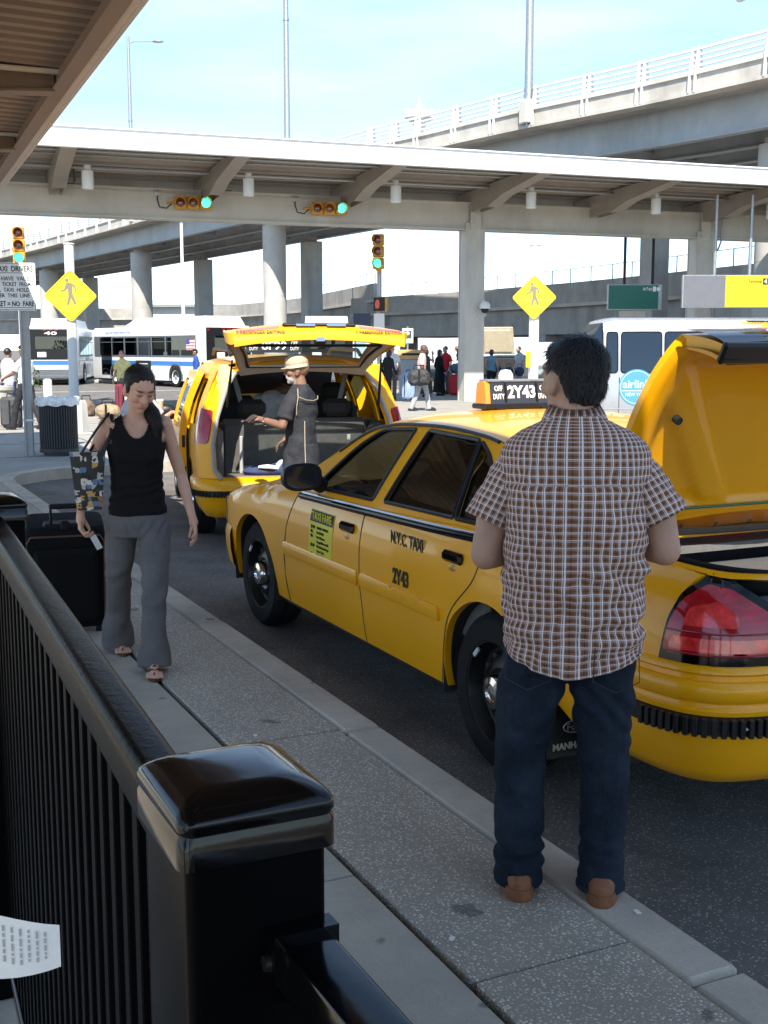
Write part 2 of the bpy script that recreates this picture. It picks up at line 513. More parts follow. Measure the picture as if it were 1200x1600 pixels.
def strands(me, n, length, flow, m, parent, seed=1, w=.0016, lift=.25, keep=None):
    """short loose hairs lying on a hair cap"""
    rr = random.Random(seed); mb = MB(); V = me.vertices; F_ = me.polygons
    for k in range(n):
        f = F_[rr.randrange(len(F_))]; p = Vector(f.center); nn = Vector(f.normal)
        if keep and not keep(p): continue
        d = Vector(flow(p, nn)); d = (d-nn*d.dot(nn))
        if d.length < 1e-5: continue
        d = (d.normalized()+Vector((rr.uniform(-1, 1), rr.uniform(-1, 1), rr.uniform(-1, 1)))*.22).normalized(); sd = d.cross(nn).normalized()*w*rr.uniform(.6, 1.3)
        L = length*rr.uniform(.5, 1.2); up = nn*L*lift*rr.uniform(.2, 1)
        a, b, c = p-nn*.002, p+d*L*.5+up*.7, p+d*L+up*.5
        mb.add([a-sd, a+sd, b+sd*.9, b-sd*.9, c], [(0, 1, 2, 3), (3, 2, 4)])
    return ob('loose_hair', mb, m, parent, kind='stuff')
# ================================================================== GROUND
ASPH = speckle('asphalt', (.126, .114, .100), (.17, .158, .142), (.44, .40, .35), 105, .36, rough=.9, bump=.5, big=.34, blot=.7)
AGG = speckle('exposed_aggregate', (.335, .285, .222), (.42, .365, .29), (.80, .72, .60), 96, .82, rough=.85, bump=.7, big=.14, blot=2.4)
SIDE = speckle('sidewalk_concrete', (.39, .34, .27), (.325, .285, .225), (.46, .405, .325), 140, .5, rough=.9, bump=.15, big=.22, blot=2.2)
KERB = speckle('kerb_concrete', (.43, .375, .30), (.35, .31, .25), (.50, .445, .36), 120, .5, rough=.9, bump=.25, big=.28, blot=3.0)
PLAZA = speckle('plaza_concrete', (.31, .295, .265), (.26, .245, .22), (.38, .36, .33), 60, .5, rough=.9, bump=.1, big=.15, blot=.8)
DIRT = mat('joint_dirt', (.03, .028, .024), .95, var=.3, vs=30)
LINE = mat('road_paint', (.72, .71, .67), .7, var=.25, vs=7, grime=.5, det=8)

g = MB().add([(-1500, -1500, 0), (1500, -1500, 0), (1500, 1500, 0), (-1500, 1500, 0)], [(0, 1, 2, 3)])
ob('road', g, ASPH, kind='structure')
# near pavement: bedding, then separate slabs and kerb stones
sw = ob('sidewalk', MB().box((-5.5, 5.2, .055), (14.9, 20, .11)), DIRT, kind='structure')
def rough_slab(x0, x1, y0, y1, z0, z1, b):
    return MB().box(((x0+x1)/2, (y0+y1)/2, (z0+z1)/2), (x1-x0, y1-y0, z1-z0), b=b)
ys = [-4.6, -2.1, .35, 2.5, 4.55, 6.6, 8.7, 10.8, 12.9, 15.1]
for a, b in zip(ys[:-1], ys[1:]):
    ob('aggregate_slab', rough_slab(1.462, 1.962, a+.006, b-.006, .05, .15+random.uniform(-.002, .002), .006), AGG, sw)
ys = [-4, -1.5, .9, 3.22, 5.6, 8.0, 10.4, 12.8, 15.1]
for a, b in zip(ys[:-1], ys[1:]):
    ob('concrete_slab', rough_slab(-1.1, 1.438, a+.005, b-.005, .05, .147, .006), SIDE, sw)
    ob('concrete_slab', rough_slab(-3.7, -1.11, a+.005, b-.005, .05, .149, .006), SIDE, sw)
ys = [-4.5, -2.2, .05, 2.25, 4.51, 6.75, 9.0, 11.2, 13.4, 15.1]
for a, b in zip(ys[:-1], ys[1:]):
    ob('kerb_stone', rough_slab(1.968, 2.15, a+.004, b-.004, -.05, .15+random.uniform(-.003, .004), .018), KERB, sw)
# corner bulb where the pavement widens past the taxi rank
outer = [(2.15, 15.11), (2.17, 15.6), (2.35, 16.1), (2.75, 16.5), (3.4, 16.75), (4.4, 16.9), (5.6, 17.0), (7.4, 17.3), (7.9, 18.2), (8.1, 22), (8.1, 29.0), (-14, 29.4), (-14, 15.11)]
inner = [(1.968, 15.11), (1.98, 15.68), (2.18, 16.22), (2.62, 16.66), (3.34, 16.93), (4.38, 17.08), (5.58, 17.18), (7.28, 17.48), (7.72, 18.28), (7.92, 22.), (7.92, 28.8), (-14, 29.2), (-14, 15.11)]
cp = ob('corner_sidewalk', MB().prism(inner, -.02, .148), PLAZA, kind='structure')
km = MB()
for i in range(11):
    (ax, ay), (bx, by), (cx, cy), (dx, dy) = outer[i], outer[i+1], inner[i+1], inner[i]
    m2 = MB().prism([(ax, ay), (bx, by), (cx, cy), (dx, dy)], -.02, .152)
    ob('kerb_stone', m2, KERB, cp)
# joints cut across the corner pavement
for y in (18.6, 21.2, 23.8, 26.4):
    ob('joint', MB().box((-2.9, y, .148), (21.4, .02, .006)), DIRT, cp)
for x in (-.9, 1.7, 4.3):
    ob('joint', MB().box((x, 22.9, .1482), (.02, 11.5, .006)), DIRT, cp)
# island under the far canopy
isl = [(11.2, 27.2), (12.0, 25.8), (14, 25.0), (22.0, 24.6), (22.6, 30.3), (60, 27.5), (60, 39.5), (24, 43.6), (13.5, 43.6), (11.4, 41)]
ip = ob('traffic_island', MB().prism(isl, -.02, .145), PLAZA, kind='structure')
# bus kerb and lane markings
ob('bus_kerb', MB().box((10, 66.5, .07), (44, 6, .14), b=.02), CONC2, kind='structure')
mk = ob('lane_marking', MB().box((2.8, 50.6, .004), (60, .14, .004)), LINE, kind='structure')
for k in range(-2, 7):
    ob('dash', MB().box((7.1+k*5.4, 39.6-k*.3, .004), (2.9, .13, .004)), LINE, mk)
for k in range(7):
    ob('crosswalk_bar', MB().box((9.1, 19.6+k*1.35, .004), (1.9, .6, .004)), LINE, mk)

# ================================================================== NEAR CANOPY (overhead, shades the rank)
BROWN = mat('canopy_brown_paint', (.21, .15, .11), .55, var=.12, vs=1.3, grime=.25)
BROWN2 = mat('canopy_deck_metal', (.25, .185, .14), .6, .1, var=.12, vs=.9, grime=.3)
cn = thing('taxi_stand_canopy', 'brown steel canopy roof overhead at top left, shading the taxi rank', 'canopy', (1.625, 0, 0), -R(2.5))
prof = []
y = -16.0
while y < 20.8:
    prof += [(y, 4.05), (y+.09, 4.05), (y+.11, 4.02), (y+.20, 4.02)]
    y += .22
mdk = MB(); nP = len(prof)
mdk.add([(-4.0, a, z+.10) for a, z in prof]+[(-.08, a, z) for a, z in prof], [(i, i+1, nP+i+1, nP+i) for i in range(nP-1)])
mdk.add([(-4.0, -16, 4.22), (-.04, -16, 4.13), (-.04, 20.8, 4.13), (-4.0, 20.8, 4.22)], [(0, 1, 2, 3)])
ob('roof_deck', mdk, BROWN2, cn, smooth=0)
FASC = mat('canopy_fascia', (.50, .45, .41), .5, var=.06, vs=1.5, grime=.2)
for k in range(9):
    y0 = -16.2+k*4.15
    ob('fascia', MB().box((-.02, y0+2.072, 4.02), (.045, 4.14, .24), b=.006).box((-.075, y0+2.072, 3.905), (.065, 4.14, .014)), FASC, cn)
ob('edge_channel', MB().box((-.16, 2.4, 3.96), (.05, 36.8, .12)).box((-.16, 2.4, 3.895), (.12, 36.8, .014)), BROWN, cn)
for k in range(12):
    yy = -14.2+k*3.05
    a = MB()
    for e in (-.07, .07):
        a.prism([(-.20, 4.02), (-.20, 3.88), (-.55, 3.86), (-2.2, 3.66), (-3.95, 3.85), (-3.95, 4.08)], yy+e-.01, yy+e+.01, 'y')
    a.prism([(-.20, 3.90), (-.20, 3.875), (-.55, 3.855), (-2.2, 3.655), (-2.2, 3.675), (-.55, 3.875)], yy-.10, yy+.10, 'y')
    ob('arm', a, BROWN, cn)
    ob('flange_plate', MB().box((-.70, yy-.20, 4.008), (1.1, .14, .014)), CREAM, cn)
ob('main_beam', MB().box((-2.3, 2.4, 3.42), (.3, 36, .44), b=.015), BROWN, cn)
for yy in (-11, -3.2, 6.2, 14.5):
    ob('column', MB().box((-2.3, yy, 1.68), (.3, .3, 3.06), b=.02), CREAM, cn)
for yy in (1.5, 8, 15):
    ob('lamp', MB().lathe([(0, 3.6), (.09, 3.6), (.09, 3.82), (.05, 3.86), (0, 3.86)], 16, (-1.4, yy, 0)), WHITEP, cn)

# unseen pale ground left and behind, added to bounce sunlight under the canopy
ob('bounce_ground', MB().box((-17, -4, .06), (26.4, 46, .16)).box((0, -17, .055), (7.2, 24.5, .15)), mat('bounce_concrete', (.52, .48, .42), .9, var=.1, vs=.5), kind='structure')
# ================================================================== FAR CANOPY
fc = thing('walkway_canopy', 'long canopy with white fascia and cream beam spanning the roadway', 'canopy', (5, 29.2, 0), -R(6.1))
x0, x1 = -32, 48
ob('fascia', MB().box(((x0+x1)/2, .06, 6.80), (x1-x0, .12, .50), b=.015).box(((x0+x1)/2, .03, 7.03), (x1-x0, .16, .03)), mat('white_fascia', (.86, .86, .85), .35, var=.03, vs=.6), fc)
md = MB(); prof = []
y = .13
while y < 5.9:
    z = 6.93-.03*y
    prof += [(y, z), (y+.30, z-.01), (y+.34, z-.10), (y+.46, z-.10), (y+.50, z-.02)]
    y += .54
nP = len(prof)
md.add([(x0, a, z) for a, z in prof]+[(x1, a, z) for a, z in prof], [(i, nP+i, nP+i+1, i+1) for i in range(nP-1)])
md.add([(x0, .1, 7.04), (x1, .1, 7.04), (x1, 6.05, 6.85), (x0, 6.05, 6.85)], [(0, 1, 2, 3)])
ob('roof_deck', md, TAUPE, fc, smooth=0)
ob('rear_fascia', MB().box(((x0+x1)/2, 6.08, 6.66), (x1-x0, .1, .45)), CREAM, fc)
for (a, b) in ((x0, -2.75), (-2.45, 13.19), (13.51, 21.64), (21.96, x1)):
    ob('beam', MB().box(((a+b)/2, 5.12, 5.90), (b-a, .42, .78), b=.01).box(((a+b)/2, 5.12, 5.50), (b-a, .56, .045)).box(((a+b)/2, 5.12, 6.30), (b-a, .56, .045)), CREAM, fc)
for x in (-2.6, 13.35, 21.8, 37.6):
    c = MB().box((x, 5.12, 2.9), (.62, .46, 5.6), b=.02).box((x, 4.87, 2.9), (.66, .04, 5.6)).box((x, 5.37, 2.9), (.66, .04, 5.6))
    co = ob('column', c, CREAM, fc)
    ob('splice_plate', MB().box((x, 4.85, 5.9), (.36, .10, .84), b=.01), CREAM, co)
    bo = MB()
    for k in range(9):
        for sx in (-.22, .22): bo.sphere((x+sx, 4.86, 5.55+k*.088), .022, 6, 4)
    ob('bolt_row', bo, STEEL, co, kind='stuff')
def arm(x):
    a = MB()
    for e in (-.16, .16):
        a.prism([(.14, 6.80), (.14, 6.58), (2.6, 6.30), (3.6, 6.06), (4.86, 6.02), (5.3, 6.06), (5.7, 6.2), (6.0, 6.4), (6.0, 6.62)], 0, .03, 'x')
        for i in range(len(a.v)-18, len(a.v)): a.v[i].x += x+e-.015
    a.prism([(.14, 6.60), (.14, 6.56), (2.6, 6.28), (3.6, 6.04), (3.6, 6.07), (2.6, 6.31)], x-.19, x+.19, 'x')
    return a
for k in range(-9, 9):
    x = 13.35+k*4.225
    if x > x1: break
    ar = ob('arm', arm(x), TAUPE, fc)
    ob('gusset', MB().prism([(4.3, 6.35), (5.0, 6.35), (5.0, 6.7), (4.6, 6.7)], x+.5, x+.52, 'x').box((x+.5, 5.0, 6.36), (.5, .3, .02)), TAUPE, ar)
    l = MB().lathe([(0, 5.88), (.135, 5.88), (.15, 5.9), (.15, 6.30), (.14, 6.34), (.09, 6.36), (.09, 6.48), (0, 6.48)], 20, (x+.62, 2.25, 0))
    ob('lamp', l, WHITEP, ar)
for (y, z, r) in ((1.35, 6.70, .035), (3.45, 6.60, .05), (2.3, 6.74, .025)):
    ob('conduit', MB().cyl((x0, y, z), (x1, y, z), r, 8), STEEL, fc)
ob('conduit', MB().tube([(x0, 4.84, 6.2), (8.6, 4.84, 6.2)], .014, 6), CREAM, fc)
ob('conduit', MB().tube([(22.4, 4.82, 6.2), (22.4, 4.82, 5.4), (22.3, 4.82, 5.15), (22.15, 4.82, 5.0), (22.15, 4.82, 1)], .03, 6), STEEL, fc)
# dome camera on the nearest column
dc = thing('security_camera', 'white dome security camera on the cream canopy column', 'camera')
dc.parent = None
cw = Matrix.Translation((5, 29.2, 0)) @ Matrix.Rotation(-R(6.1), 4, 'Z')
dc.location = cw @ Vector((13.58, 4.80, 3.05)); dc.rotation_euler = (0, 0, -R(6.1))
ob('housing', MB().lathe([(0, .22), (.10, .22), (.17, .12), (.17, 0), (0, 0)], 16, (0, -.22, 0)), WHITEP, dc)
ob('dome', MB().lathe([(.13, 0), (.11, -.08), (.06, -.13), (0, -.145)], 16, (0, -.22, 0)), BLK, dc)
ob('arm', MB().tube([(0, .04, .16), (0, -.1, .25), (0, -.2, .2)], .03, 8), WHITEP, dc)
ob('back_box', MB().prism([(-.16, -.2), (0, -.36), (.16, -.2), (.16, .0), (-.16, .0)], 0.02, .05, 'y'), mat('camera_grey', (.5, .5, .48), .5), dc)

# ================================================================== UPPER OVERPASS
def resample(P, step):
    Q = [Vector(p) for p in P]; out = []
    for i in range(len(Q)-1):
        p0, p1, p2, p3 = Q[max(i-1, 0)], Q[i], Q[i+1], Q[min(i+2, len(Q)-1)]
        n = max(1, round((p2-p1).length/step))
        for k in range(n):
            t = k/n
            out.append(.5*((2*p1)+(p2-p0)*t+(2*p0-5*p1+4*p2-p3)*t*t+(-p0+3*p1-3*p2+p3)*t**3))
    out.append(Q[-1]); return out
def frames(Q):
    F = []
    for i, p in enumerate(Q):
        t = (Q[min(i+1, len(Q)-1)]-Q[max(i-1, 0)]).normalized()
        F.append((p, Vector((t.y, -t.x))))
    return F
def sweep(F, sec, mb=None, mi=0, a=0, b=None):
    mb = mb or MB()
    rings = [[(p.x+n.x*w, p.y+n.y*w, z) for w, z in sec] for p, n in F[a:b]]
    return mb.loft(rings, True, mi)
P = [(35, -20), (33, 5), (31.4, 20), (29.6, 31.7), (28.6, 37.4), (27.2, 42.8), (25.8, 50.5), (24.2, 60), (19.6, 107), (17.3, 126), (12, 170), (3, 240)]
F = frames(resample(P, 2.9))
up = thing('overpass', 'elevated road overpass with pale parapet rails and grey steel girders', 'overpass')
ob('deck_slab', sweep(F, [(.25, 10.93), (12.0, 10.93), (12.0, 11.2), (.25, 11.2)]), CONC, up)
ob('parapet', sweep(F, [(.12, 11.02), (.40, 10.99), (.40, 11.78), (.06, 11.78), (.02, 11.60), (.10, 11.56)]), CONC2, up)
ob('parapet_ledge', sweep(F, [(-.03, 10.90), (.42, 10.86), (.42, 10.99), (-.03, 11.02)]), CONC2, up)
ob('parapet', sweep(F, [(11.6, 10.9), (11.9, 10.9), (11.9, 11.8), (11.6, 11.8)]), CONC2, up)
for k, w in enumerate((1.5, 4.5, 7.5, 10.5)):
    ob('girder', sweep(F, [(w-.02, 9.62), (w+.02, 9.62), (w+.02, 10.93), (w-.02, 10.93)]), GIRD, up)
    ob('girder_flange', sweep(F, [(w-.22, 9.57), (w+.22, 9.57), (w+.22, 9.62), (w-.22, 9.62)]), GIRD, up)
for i in range(6, len(F)-1, 3):
    p, n = F[i]
    a, b = p+n*1.5, p+n*10.5
    t = Vector((-n.y, n.x))
    M2 = Matrix(((n.x, t.x, 0), (n.y, t.y, 0), (0, 0, 1)))
    ob('cross_frame', MB().box(((a.x+b.x)/2, (a.y+b.y)/2, 10.2), (9, .1, .5), M2), GIRD, up)
RAILM = mat('rail_paint', (.70, .70, .69), .4, .3, var=.05, vs=2)
for z, r in ((11.93, .05), (12.12, .05), (12.31, .05), (12.52, .06)):
    ob('rail', MB().loft([[(p.x+n.x*(.22+q[0]), p.y+n.y*(.22+q[0]), z+q[1]) for q in ((-r, -r*.8), (r, -r*.8), (r, r*.8), (-r, r*.8))] for p, n in F[4:60]]), RAILM, up)
pm = MB()
for e in (-.13, .13):
    pm.prism([(-.06, 10.98), (.10, 10.98), (.06, 11.6), (.30, 11.8), (.40, 11.78), (.30, 12.60), (.12, 12.60), (-.02, 11.75)], e-.03, e+.03, 'y')
pmesh = pm.mesh('rail_post', 30); pmesh.materials.append(RAILM)
for i in range(5, 60):
    p, n = F[i]
    ob('rail_post', pmesh, None, up, (p.x, p.y, 0), (0, 0, math.atan2(n.y, n.x)))
COLM = mat('pier_concrete', (.42, .405, .375), .9, var=.15, vs=.7, bump=.2, bs=20, grime=.55, det=8)
for (x, y, r) in ((25.78, 69.5, .72), (23.45, 93.4, .82), (20.7, 118.8, .9), (32.6, 34.2, .7)):
    pc = ob('round_pier', MB().lathe([(r, -.1), (r, 5.0), (r-.01, 5.0), (r-.01, 5.03), (r, 5.03), (r, 9.3), (r*.7, 9.3), (r*.7, 9.57)], 28, (x, y, 0)), COLM, up)
for (x, y, r) in ((31.9, 78.5, .62), (30., 98.3, .66), (36.3, 45.9, .52), (26.6, 128, .7)):
    ob('square_pier', MB().box((x, y, 4.65), (2*r, 2*r, 9.3), b=.08).box((x, y, 9.4), (r, r, .34)), COLM, up)
# lower ramps behind
def ramp(name, label, P, z, wid):
    Fr = frames(resample(P, 4))
    t = thing(name, label, 'bridge')
    ob('parapet', sweep(Fr, [(0, z-1.15), (.3, z-1.15), (.3, z), (0, z)]), CONC, t)
    ob('ledge', sweep(Fr, [(-.06, z-1.35), (.3, z-1.35), (.3, z-1.16), (-.06, z-1.16)]), CONC2, t)
    ob('girder_face', sweep(Fr, [(.5, z-2.9), (wid-.5, z-2.9), (wid-.5, z-1.3), (.5, z-1.3)]), CONC, t)
    ob('deck', sweep(Fr, [(.2, z-1.33), (wid, z-1.33), (wid, z-1.05), (.2, z-1.05)]), CONC, t)
    ob('handrail', MB().loft([[(p.x+n.x*(.15+a), p.y+n.y*(.15+a), z+.78+b) for a, b in ((-.02, -.02), (.02, -.02), (.02, .02), (-.02, .02))] for p, n in Fr]), STEEL, t)
    hp = MB()
    for i in range(0, len(Fr)):
        p, n = Fr[i]; hp.box((p.x+n.x*.15, p.y+n.y*.15, z+.39), (.05, .05, .78))
        if i+1 < len(Fr):
            q = (Fr[i][0]+Fr[i+1][0])/2; hp.box((q.x+n.x*.15, q.y+n.y*.15, z+.39), (.05, .05, .78))
    ob('handrail_posts', hp, STEEL, t, kind='stuff')
    for i in range(2, len(Fr)-1, 5):
        p, n = Fr[i]; c = p+n*wid/2
        Mz = Matrix.Rotation(math.atan2(n.y, n.x), 3, 'Z')
        pr = ob('pier', MB().box((c.x, c.y, (z-3.3)/2), (1.2, 1.1, z-3.3), Mz, b=.08), COLM, t)
        ob('pier_cap', MB().box((c.x, c.y, z-3.12), (wid-1, 1.3, .44), Mz, b=.05), COLM, pr)
    return t
ramp('ramp_bridge', 'grey concrete ramp bridge with thin handrail behind the canopy at right', [(34.5, 12), (36.2, 28), (37.6, 40), (38.5, 49), (39, 57), (38.5, 69), (36.5, 82)], 5.55, 9)
ramp('ramp_bridge', 'distant pale concrete ramp bridge behind the buses at left', [(36.5, 78), (39, 92), (41, 107), (39, 128), (26, 143), (6, 153), (-25, 160)], 6.5, 9)
# lamp posts standing on the overpass edge
for (x, y, arm_, lab) in ((21.6, 88, True, 'tall grey lamp post with single arm above the white fascia at left'),
                          (24.1, 62.7, False, 'tall bare grey lamp pole in mid sky above the canopy'),
                          (27.25, 43.0, False, 'tall grey lamp pole bracketed to the overpass parapet')):
    t = thing('lamp_post', lab, 'lamp post', (x, y, 11.0), 0, 'lamp posts on the overpass')
    H = 13.2 if arm_ else 15.5
    ob('shaft', MB().tube([(0, 0, .2), (0, 0, H)], [.19, .10], 12), STEEL, t)
    ob('bracket_box', MB().box((0, -.02, .55), (.62, .56, .95), b=.04), mat('box_cream', (.60, .57, .48), .5, var=.06), t)
    ob('collar', MB().cyl((0, 0, H*.55), (0, 0, H*.55+.12), .17, 12), STEEL, t)
    ob('arm', MB().tube([(0, 0, H-.5), (.4, -.2, H-.35), (1.6, -.77, H-.35)], .05, 8), STEEL, t)
    ob('lantern', MB().sphere((1.95, -.93, H-.36), (.42, .2, .10), 12, 8, Matrix.Rotation(-R(25), 3, 'Z')), STEEL, t)
for (x, y, h, r, lab) in ((16.0, 55.8, 7.75, .085, 'slim white pole standing behind the bus roof'), (37.2, 90, 9.6, .10, 'slim pale pole far behind the traffic signal')):
    t = thing('flag_pole', lab, 'pole', (x, y, 0))
    ob('shaft', MB().tube([(0, 0, 0), (0, 0, h)], [r, r*.8], 10), WHITEP, t)
    ob('base', MB().lathe([(r*2, 0), (r*2, .08), (r, .2)], 12), WHITEP, t)
# far control tower cab above the overpass rail
t = thing('control_tower', 'far white tower top with round dishes above the overpass rail', 'tower', (119, 231, 0))
ob('shaft', MB().lathe([(2, 0), (1.4, 50), (0, 50)], 16), WHITEP, t)
ob('deck', MB().lathe([(0, 50), (2.6, 50.2), (3.2, 50.6), (3.2, 51.0), (0, 51)], 16), WHITEP, t)
for a in (-2.4, -.9, 1.0, 2.6):
    ob('dish', MB().lathe([(0, 0), (.75, .1), (.85, 1.3), (.3, 1.5), (0, 1.5)], 12, (a*1.0, -.9*a*.3, 51.0)), WHITEP, t)
ob('mast', MB().cyl((0, 0, 51), (0, 0, 55.2), .10, 6).box((0, 0, 53.2), (1.2, .3, .6)), WHITEP, t)

# ================================================================== TRAFFIC SIGNALS
SIGH = mat('signal_housing', (.62, .30, .025), .45, var=.12, vs=9)
LR = mat('lens_red_off', (.13, .012, .012), .2, coat=1)
LA = mat('lens_amber_off', (.16, .04, .012), .2, coat=1)
LG = mat('lens_green_lit', (.05, .85, .52), .2, emit=1.3)
def signal(name, label, loc, rz, horiz, three=('r', 'a', 'g'), group=None):
    t = thing(name, label, 'traffic signal', loc, rz, group)
    s = .36
    for k, c in enumerate(three):
        o = (k-1)*s
        cx, cz = (o, 0) if horiz else (0, -o)
        h = ob('housing', MB().box((cx, 0, cz), (.345, .2, .345), b=.025), SIGH, t)
        ob('lens', MB().sphere((cx, -.10, cz), (.125, .035, .125), 16, 8), {'r': LR, 'a': LA, 'g': LG}[c], h)
        v = MB().lathe([(.145, -.10), (.150, -.34), (.142, -.34), (.137, -.10)], 18, (cx, 0, cz), 'y', a0=R(-25), a1=R(205))
        ob('visor', v, SIGH, h)
    return t
cwr = lambda x, y, z: cw @ Vector((x, y, z))
for (x, lab) in ((4.45, 'left horizontal traffic signal on the cream beam, showing green'), (8.5, 'right horizontal traffic signal on the cream beam, showing green')):
    t = signal('traffic_signal', lab, cwr(x, 4.62, 5.92), -R(6.1)-R(8), True, group='signals on the canopy beam')
    ob('mount', MB().tube([(-.54, 0, 0), (-.72, .02, 0), (-.72, .22, 0)], .03, 8), SIGH, t)
    ob('cable', MB().tube([(-.60, 0, -.02), (-.75, -.02, -.16), (-.95, 0, -.12), (-1.0, .1, .1), (-1.0, .16, .28)], .018, 6), BLK, t)
    ob('junction_box', MB().lathe([(0, .08), (.10, .10), (.10, .2), (0, .2)], 12, (-1.0, 0, .30), 'y'), STEEL, t)
t = signal('traffic_signal', 'upright traffic signal on slim pole between canopy column and minivan, showing green', (15.95, 33.7, 4.8), -R(38), False)
ob('pole', MB().cyl((.0, .12, -.5), (.0, .12, -4.65), .075, 12), STEEL, t)
ob('cap', MB().lathe([(.05, -.68), (.05, -.6), (.10, -.56), (.10, -.52)], 12), SIGH, t)
ps = ob('pedestrian_signal', MB().box((.1, -.06, -1.62), (.40, .22, .44), b=.02), SIGH, t)
ob('face', MB().box((.06, -.18, -1.62), (.36, .03, .42), b=.01), BLK, ps)
ob('hand_symbol', MB().prism([(-.05, -1.75), (.05, -1.75), (.08, -1.62), (.06, -1.50), (.0, -1.47), (-.05, -1.52), (-.07, -1.62)], -.2, -.196, 'y'), mat('hand_red', (.35, .05, .03), .4, emit=.25), ps)
ob('notice', MB().box((.02, .0, -2.15), (.34, .02, .5)), PAPER, t)
ob('notice', MB().box((-.55, .05, -2.1), (.55, .02, .42)), mat('navy', (.03, .04, .08), .5), t)
t = signal('traffic_signal', 'upright traffic signal above the white drivers sign, showing green', (3.85, 25.4, 3.90), -R(12), False)
t.scale = (.7, .7, .7)
ob('pole', MB().box((0, .2, -2.65), (.2, .2, 5.4), b=.01), mat('pole_grey', (.48, .48, .47), .5, .2, var=.08), t)
# ================================================================== SEDAN TAXI
W = .985
PROF = [(.18, .88), (.26, .935), (.36, .955), (.50, .972), (.62, .985), (.75, .985), (.86, .974), (.94, .955), (1.02, .915), (1.1, .87)]
def arcpath(pts, step=.02):
    Q = resample(pts, step); S = [0.]
    for i in range(1, len(Q)): S.append(S[-1]+(Q[i]-Q[i-1]).length)
    def f(s):
        s = max(0, min(S[-1]-1e-6, s))
        lo, hi = 0, len(S)-1
        while hi-lo > 1:
            m = (lo+hi)//2
            if S[m] <= s: lo = m
            else: hi = m
        t = (s-S[lo])/(S[hi]-S[lo]); p = Q[lo].lerp(Q[hi], t)
        a, b = Q[max(lo-2, 0)], Q[min(hi+2, len(Q)-1)]
        tg = (b-a).normalized()
        return p, tg
    return f, S[-1]
rear_arc, RL = arcpath([(-.985, -.9), (-.984, -1.02), (-.970, -1.14), (-.93, -1.25), (-.85, -1.325), (-.70, -1.372), (-.42, -1.40), (0, -1.41)])
front_arc, FL = arcpath([(-.985, 3.1), (-.982, 3.3), (-.965, 3.48), (-.92, 3.66), (-.82, 3.80), (-.62, 3.885), (-.34, 3.92), (0, 3.93)])
def base(u):
    if -.9 <= u <= 3.1: return Vector((-W, u)), Vector((-1, 0))
    if u < -.9:
        p, t = rear_arc(-.9-u); return p, Vector((t.y, -t.x))      # heading -y then +x: outward on the right-hand side turned
    p, t = front_arc(u-3.1); return p, Vector((-t.y, t.x))
ZT = [(-2.3, 1.02), (-1.5, 1.04), (-1.0, 1.065), (-.3, 1.07), (.15, 1.035), (1.3, 1.0), (2.2, .985), (2.6, .965), (3.2, .905), (3.6, .83), (4.0, .77), (4.6, .74)]
def zt(u): return interp(ZT, u)
def body(u, z, off=0., rnd=.06, soft=True):
    p, n = base(u)
    o = interp(PROF, z)-W
    k = z-(zt(u)-rnd)
    if soft and k > 0:
        k = min(k/rnd, 1); o -= rnd*(1-math.sqrt(max(0, 1-k*k)))
    q = p+n*(o+off)
    return Vector((q.x, q.y, z))
def mirror_mb(m):
    r = MB(); r.v = [Vector((-v.x, v.y, v.z)) for v in m.v]; r.f = [f[::-1] for f in m.f]; r.mi = list(m.mi); return r
TX = thing('taxi_sedan', 'yellow taxi sedan with open boot lid parked at the kerb', 'taxi', (3.45, 4.17, 0))
SEAM = .004
def both(name, mb, m, parent=TX, smooth=40):
    a = ob(name, mb, m, parent, smooth=smooth); b = ob(name, mirror_mb(mb), m, parent, smooth=smooth); return a, b
def arch(cy, r, y0, y1, zc=.345):
    """points of a wheel arch from front to rear at sill height"""
    a0 = math.asin((.28-zc)/r)
    return [(cy+r*math.cos(g), zc+r*math.sin(g)) for g in [lerp(a0, PI-a0, i/22) for i in range(23)]]
AR = .395
lipf = lambda p: Vector((.035 if p.x < 0 else -.035, 0, 0))
# door, fender and quarter panels, each on its own with real shut lines
fd = [(2.375, .275), (2.40, .45), (2.33, .74), (2.20, .975), (1.28, .985), (1.28, .275)]
rd = [(1.272, .275), (1.272, .985), (.105, 1.02), (.075, .90), (.12, .80), (.28, .66), (.365, .51), (.41, .36), (.44, .275)]
fd_o = patch(fd, lambda u, v: body(u, v, soft=False), .06, lip=lipf, flip=True)
rd_o = patch(rd, lambda u, v: body(u, v, soft=False), .06, lip=lipf, flip=True)
d1, d1r = both('front_door', fd_o, YEL)
d2, d2r = both('rear_door', rd_o, YEL)
fa = arch(2.98, AR, 0, 0)
fen = [(2.385, .275), (2.408, .45), (2.338, .74), (2.205, .972), (2.40, .972)]+[(u, zt(u)) for u in (2.55, 2.8, 3.0, 3.2, 3.4, 3.6, 3.8, 3.95)]+[(3.95, .56), (3.72, .55), (3.70, .30)]+fa
fen = [p for p in fen]
both('front_fender', patch(fen, body, .06, lip=lipf, flip=True), YEL)
ra = arch(0, AR, 0, 0)
qp = ra[::-1][:0]+[(.448, .275), (.418, .36), (.373, .51), (.288, .66), (.128, .80), (.083, .90), (.113, 1.02)]
qp += [(.10, zt(.1))]+[(u, zt(u)) for u in (0, -.2, -.4, -.6, -.8, -1.0, -1.12)]+[(-1.20, zt(-1.2)-.006), (-1.165, .97), (-1.13, .82), (-1.12, .755), (-.42, .755), (-.395, .42)]
qp += [p for p in ra if p[0] > -.392 or True][::-1][1:] if False else []
rq = [(x, z) for x, z in ra]      # from front (y=+) over the top to the rear
qp2 = qp[:-1]+[(AR*math.cos(g), .345+AR*math.sin(g)) for g in [lerp(PI-math.asin((.715-.345)/AR)+.0, math.asin((.275-.345)/AR), i/24) for i in range(25)]]
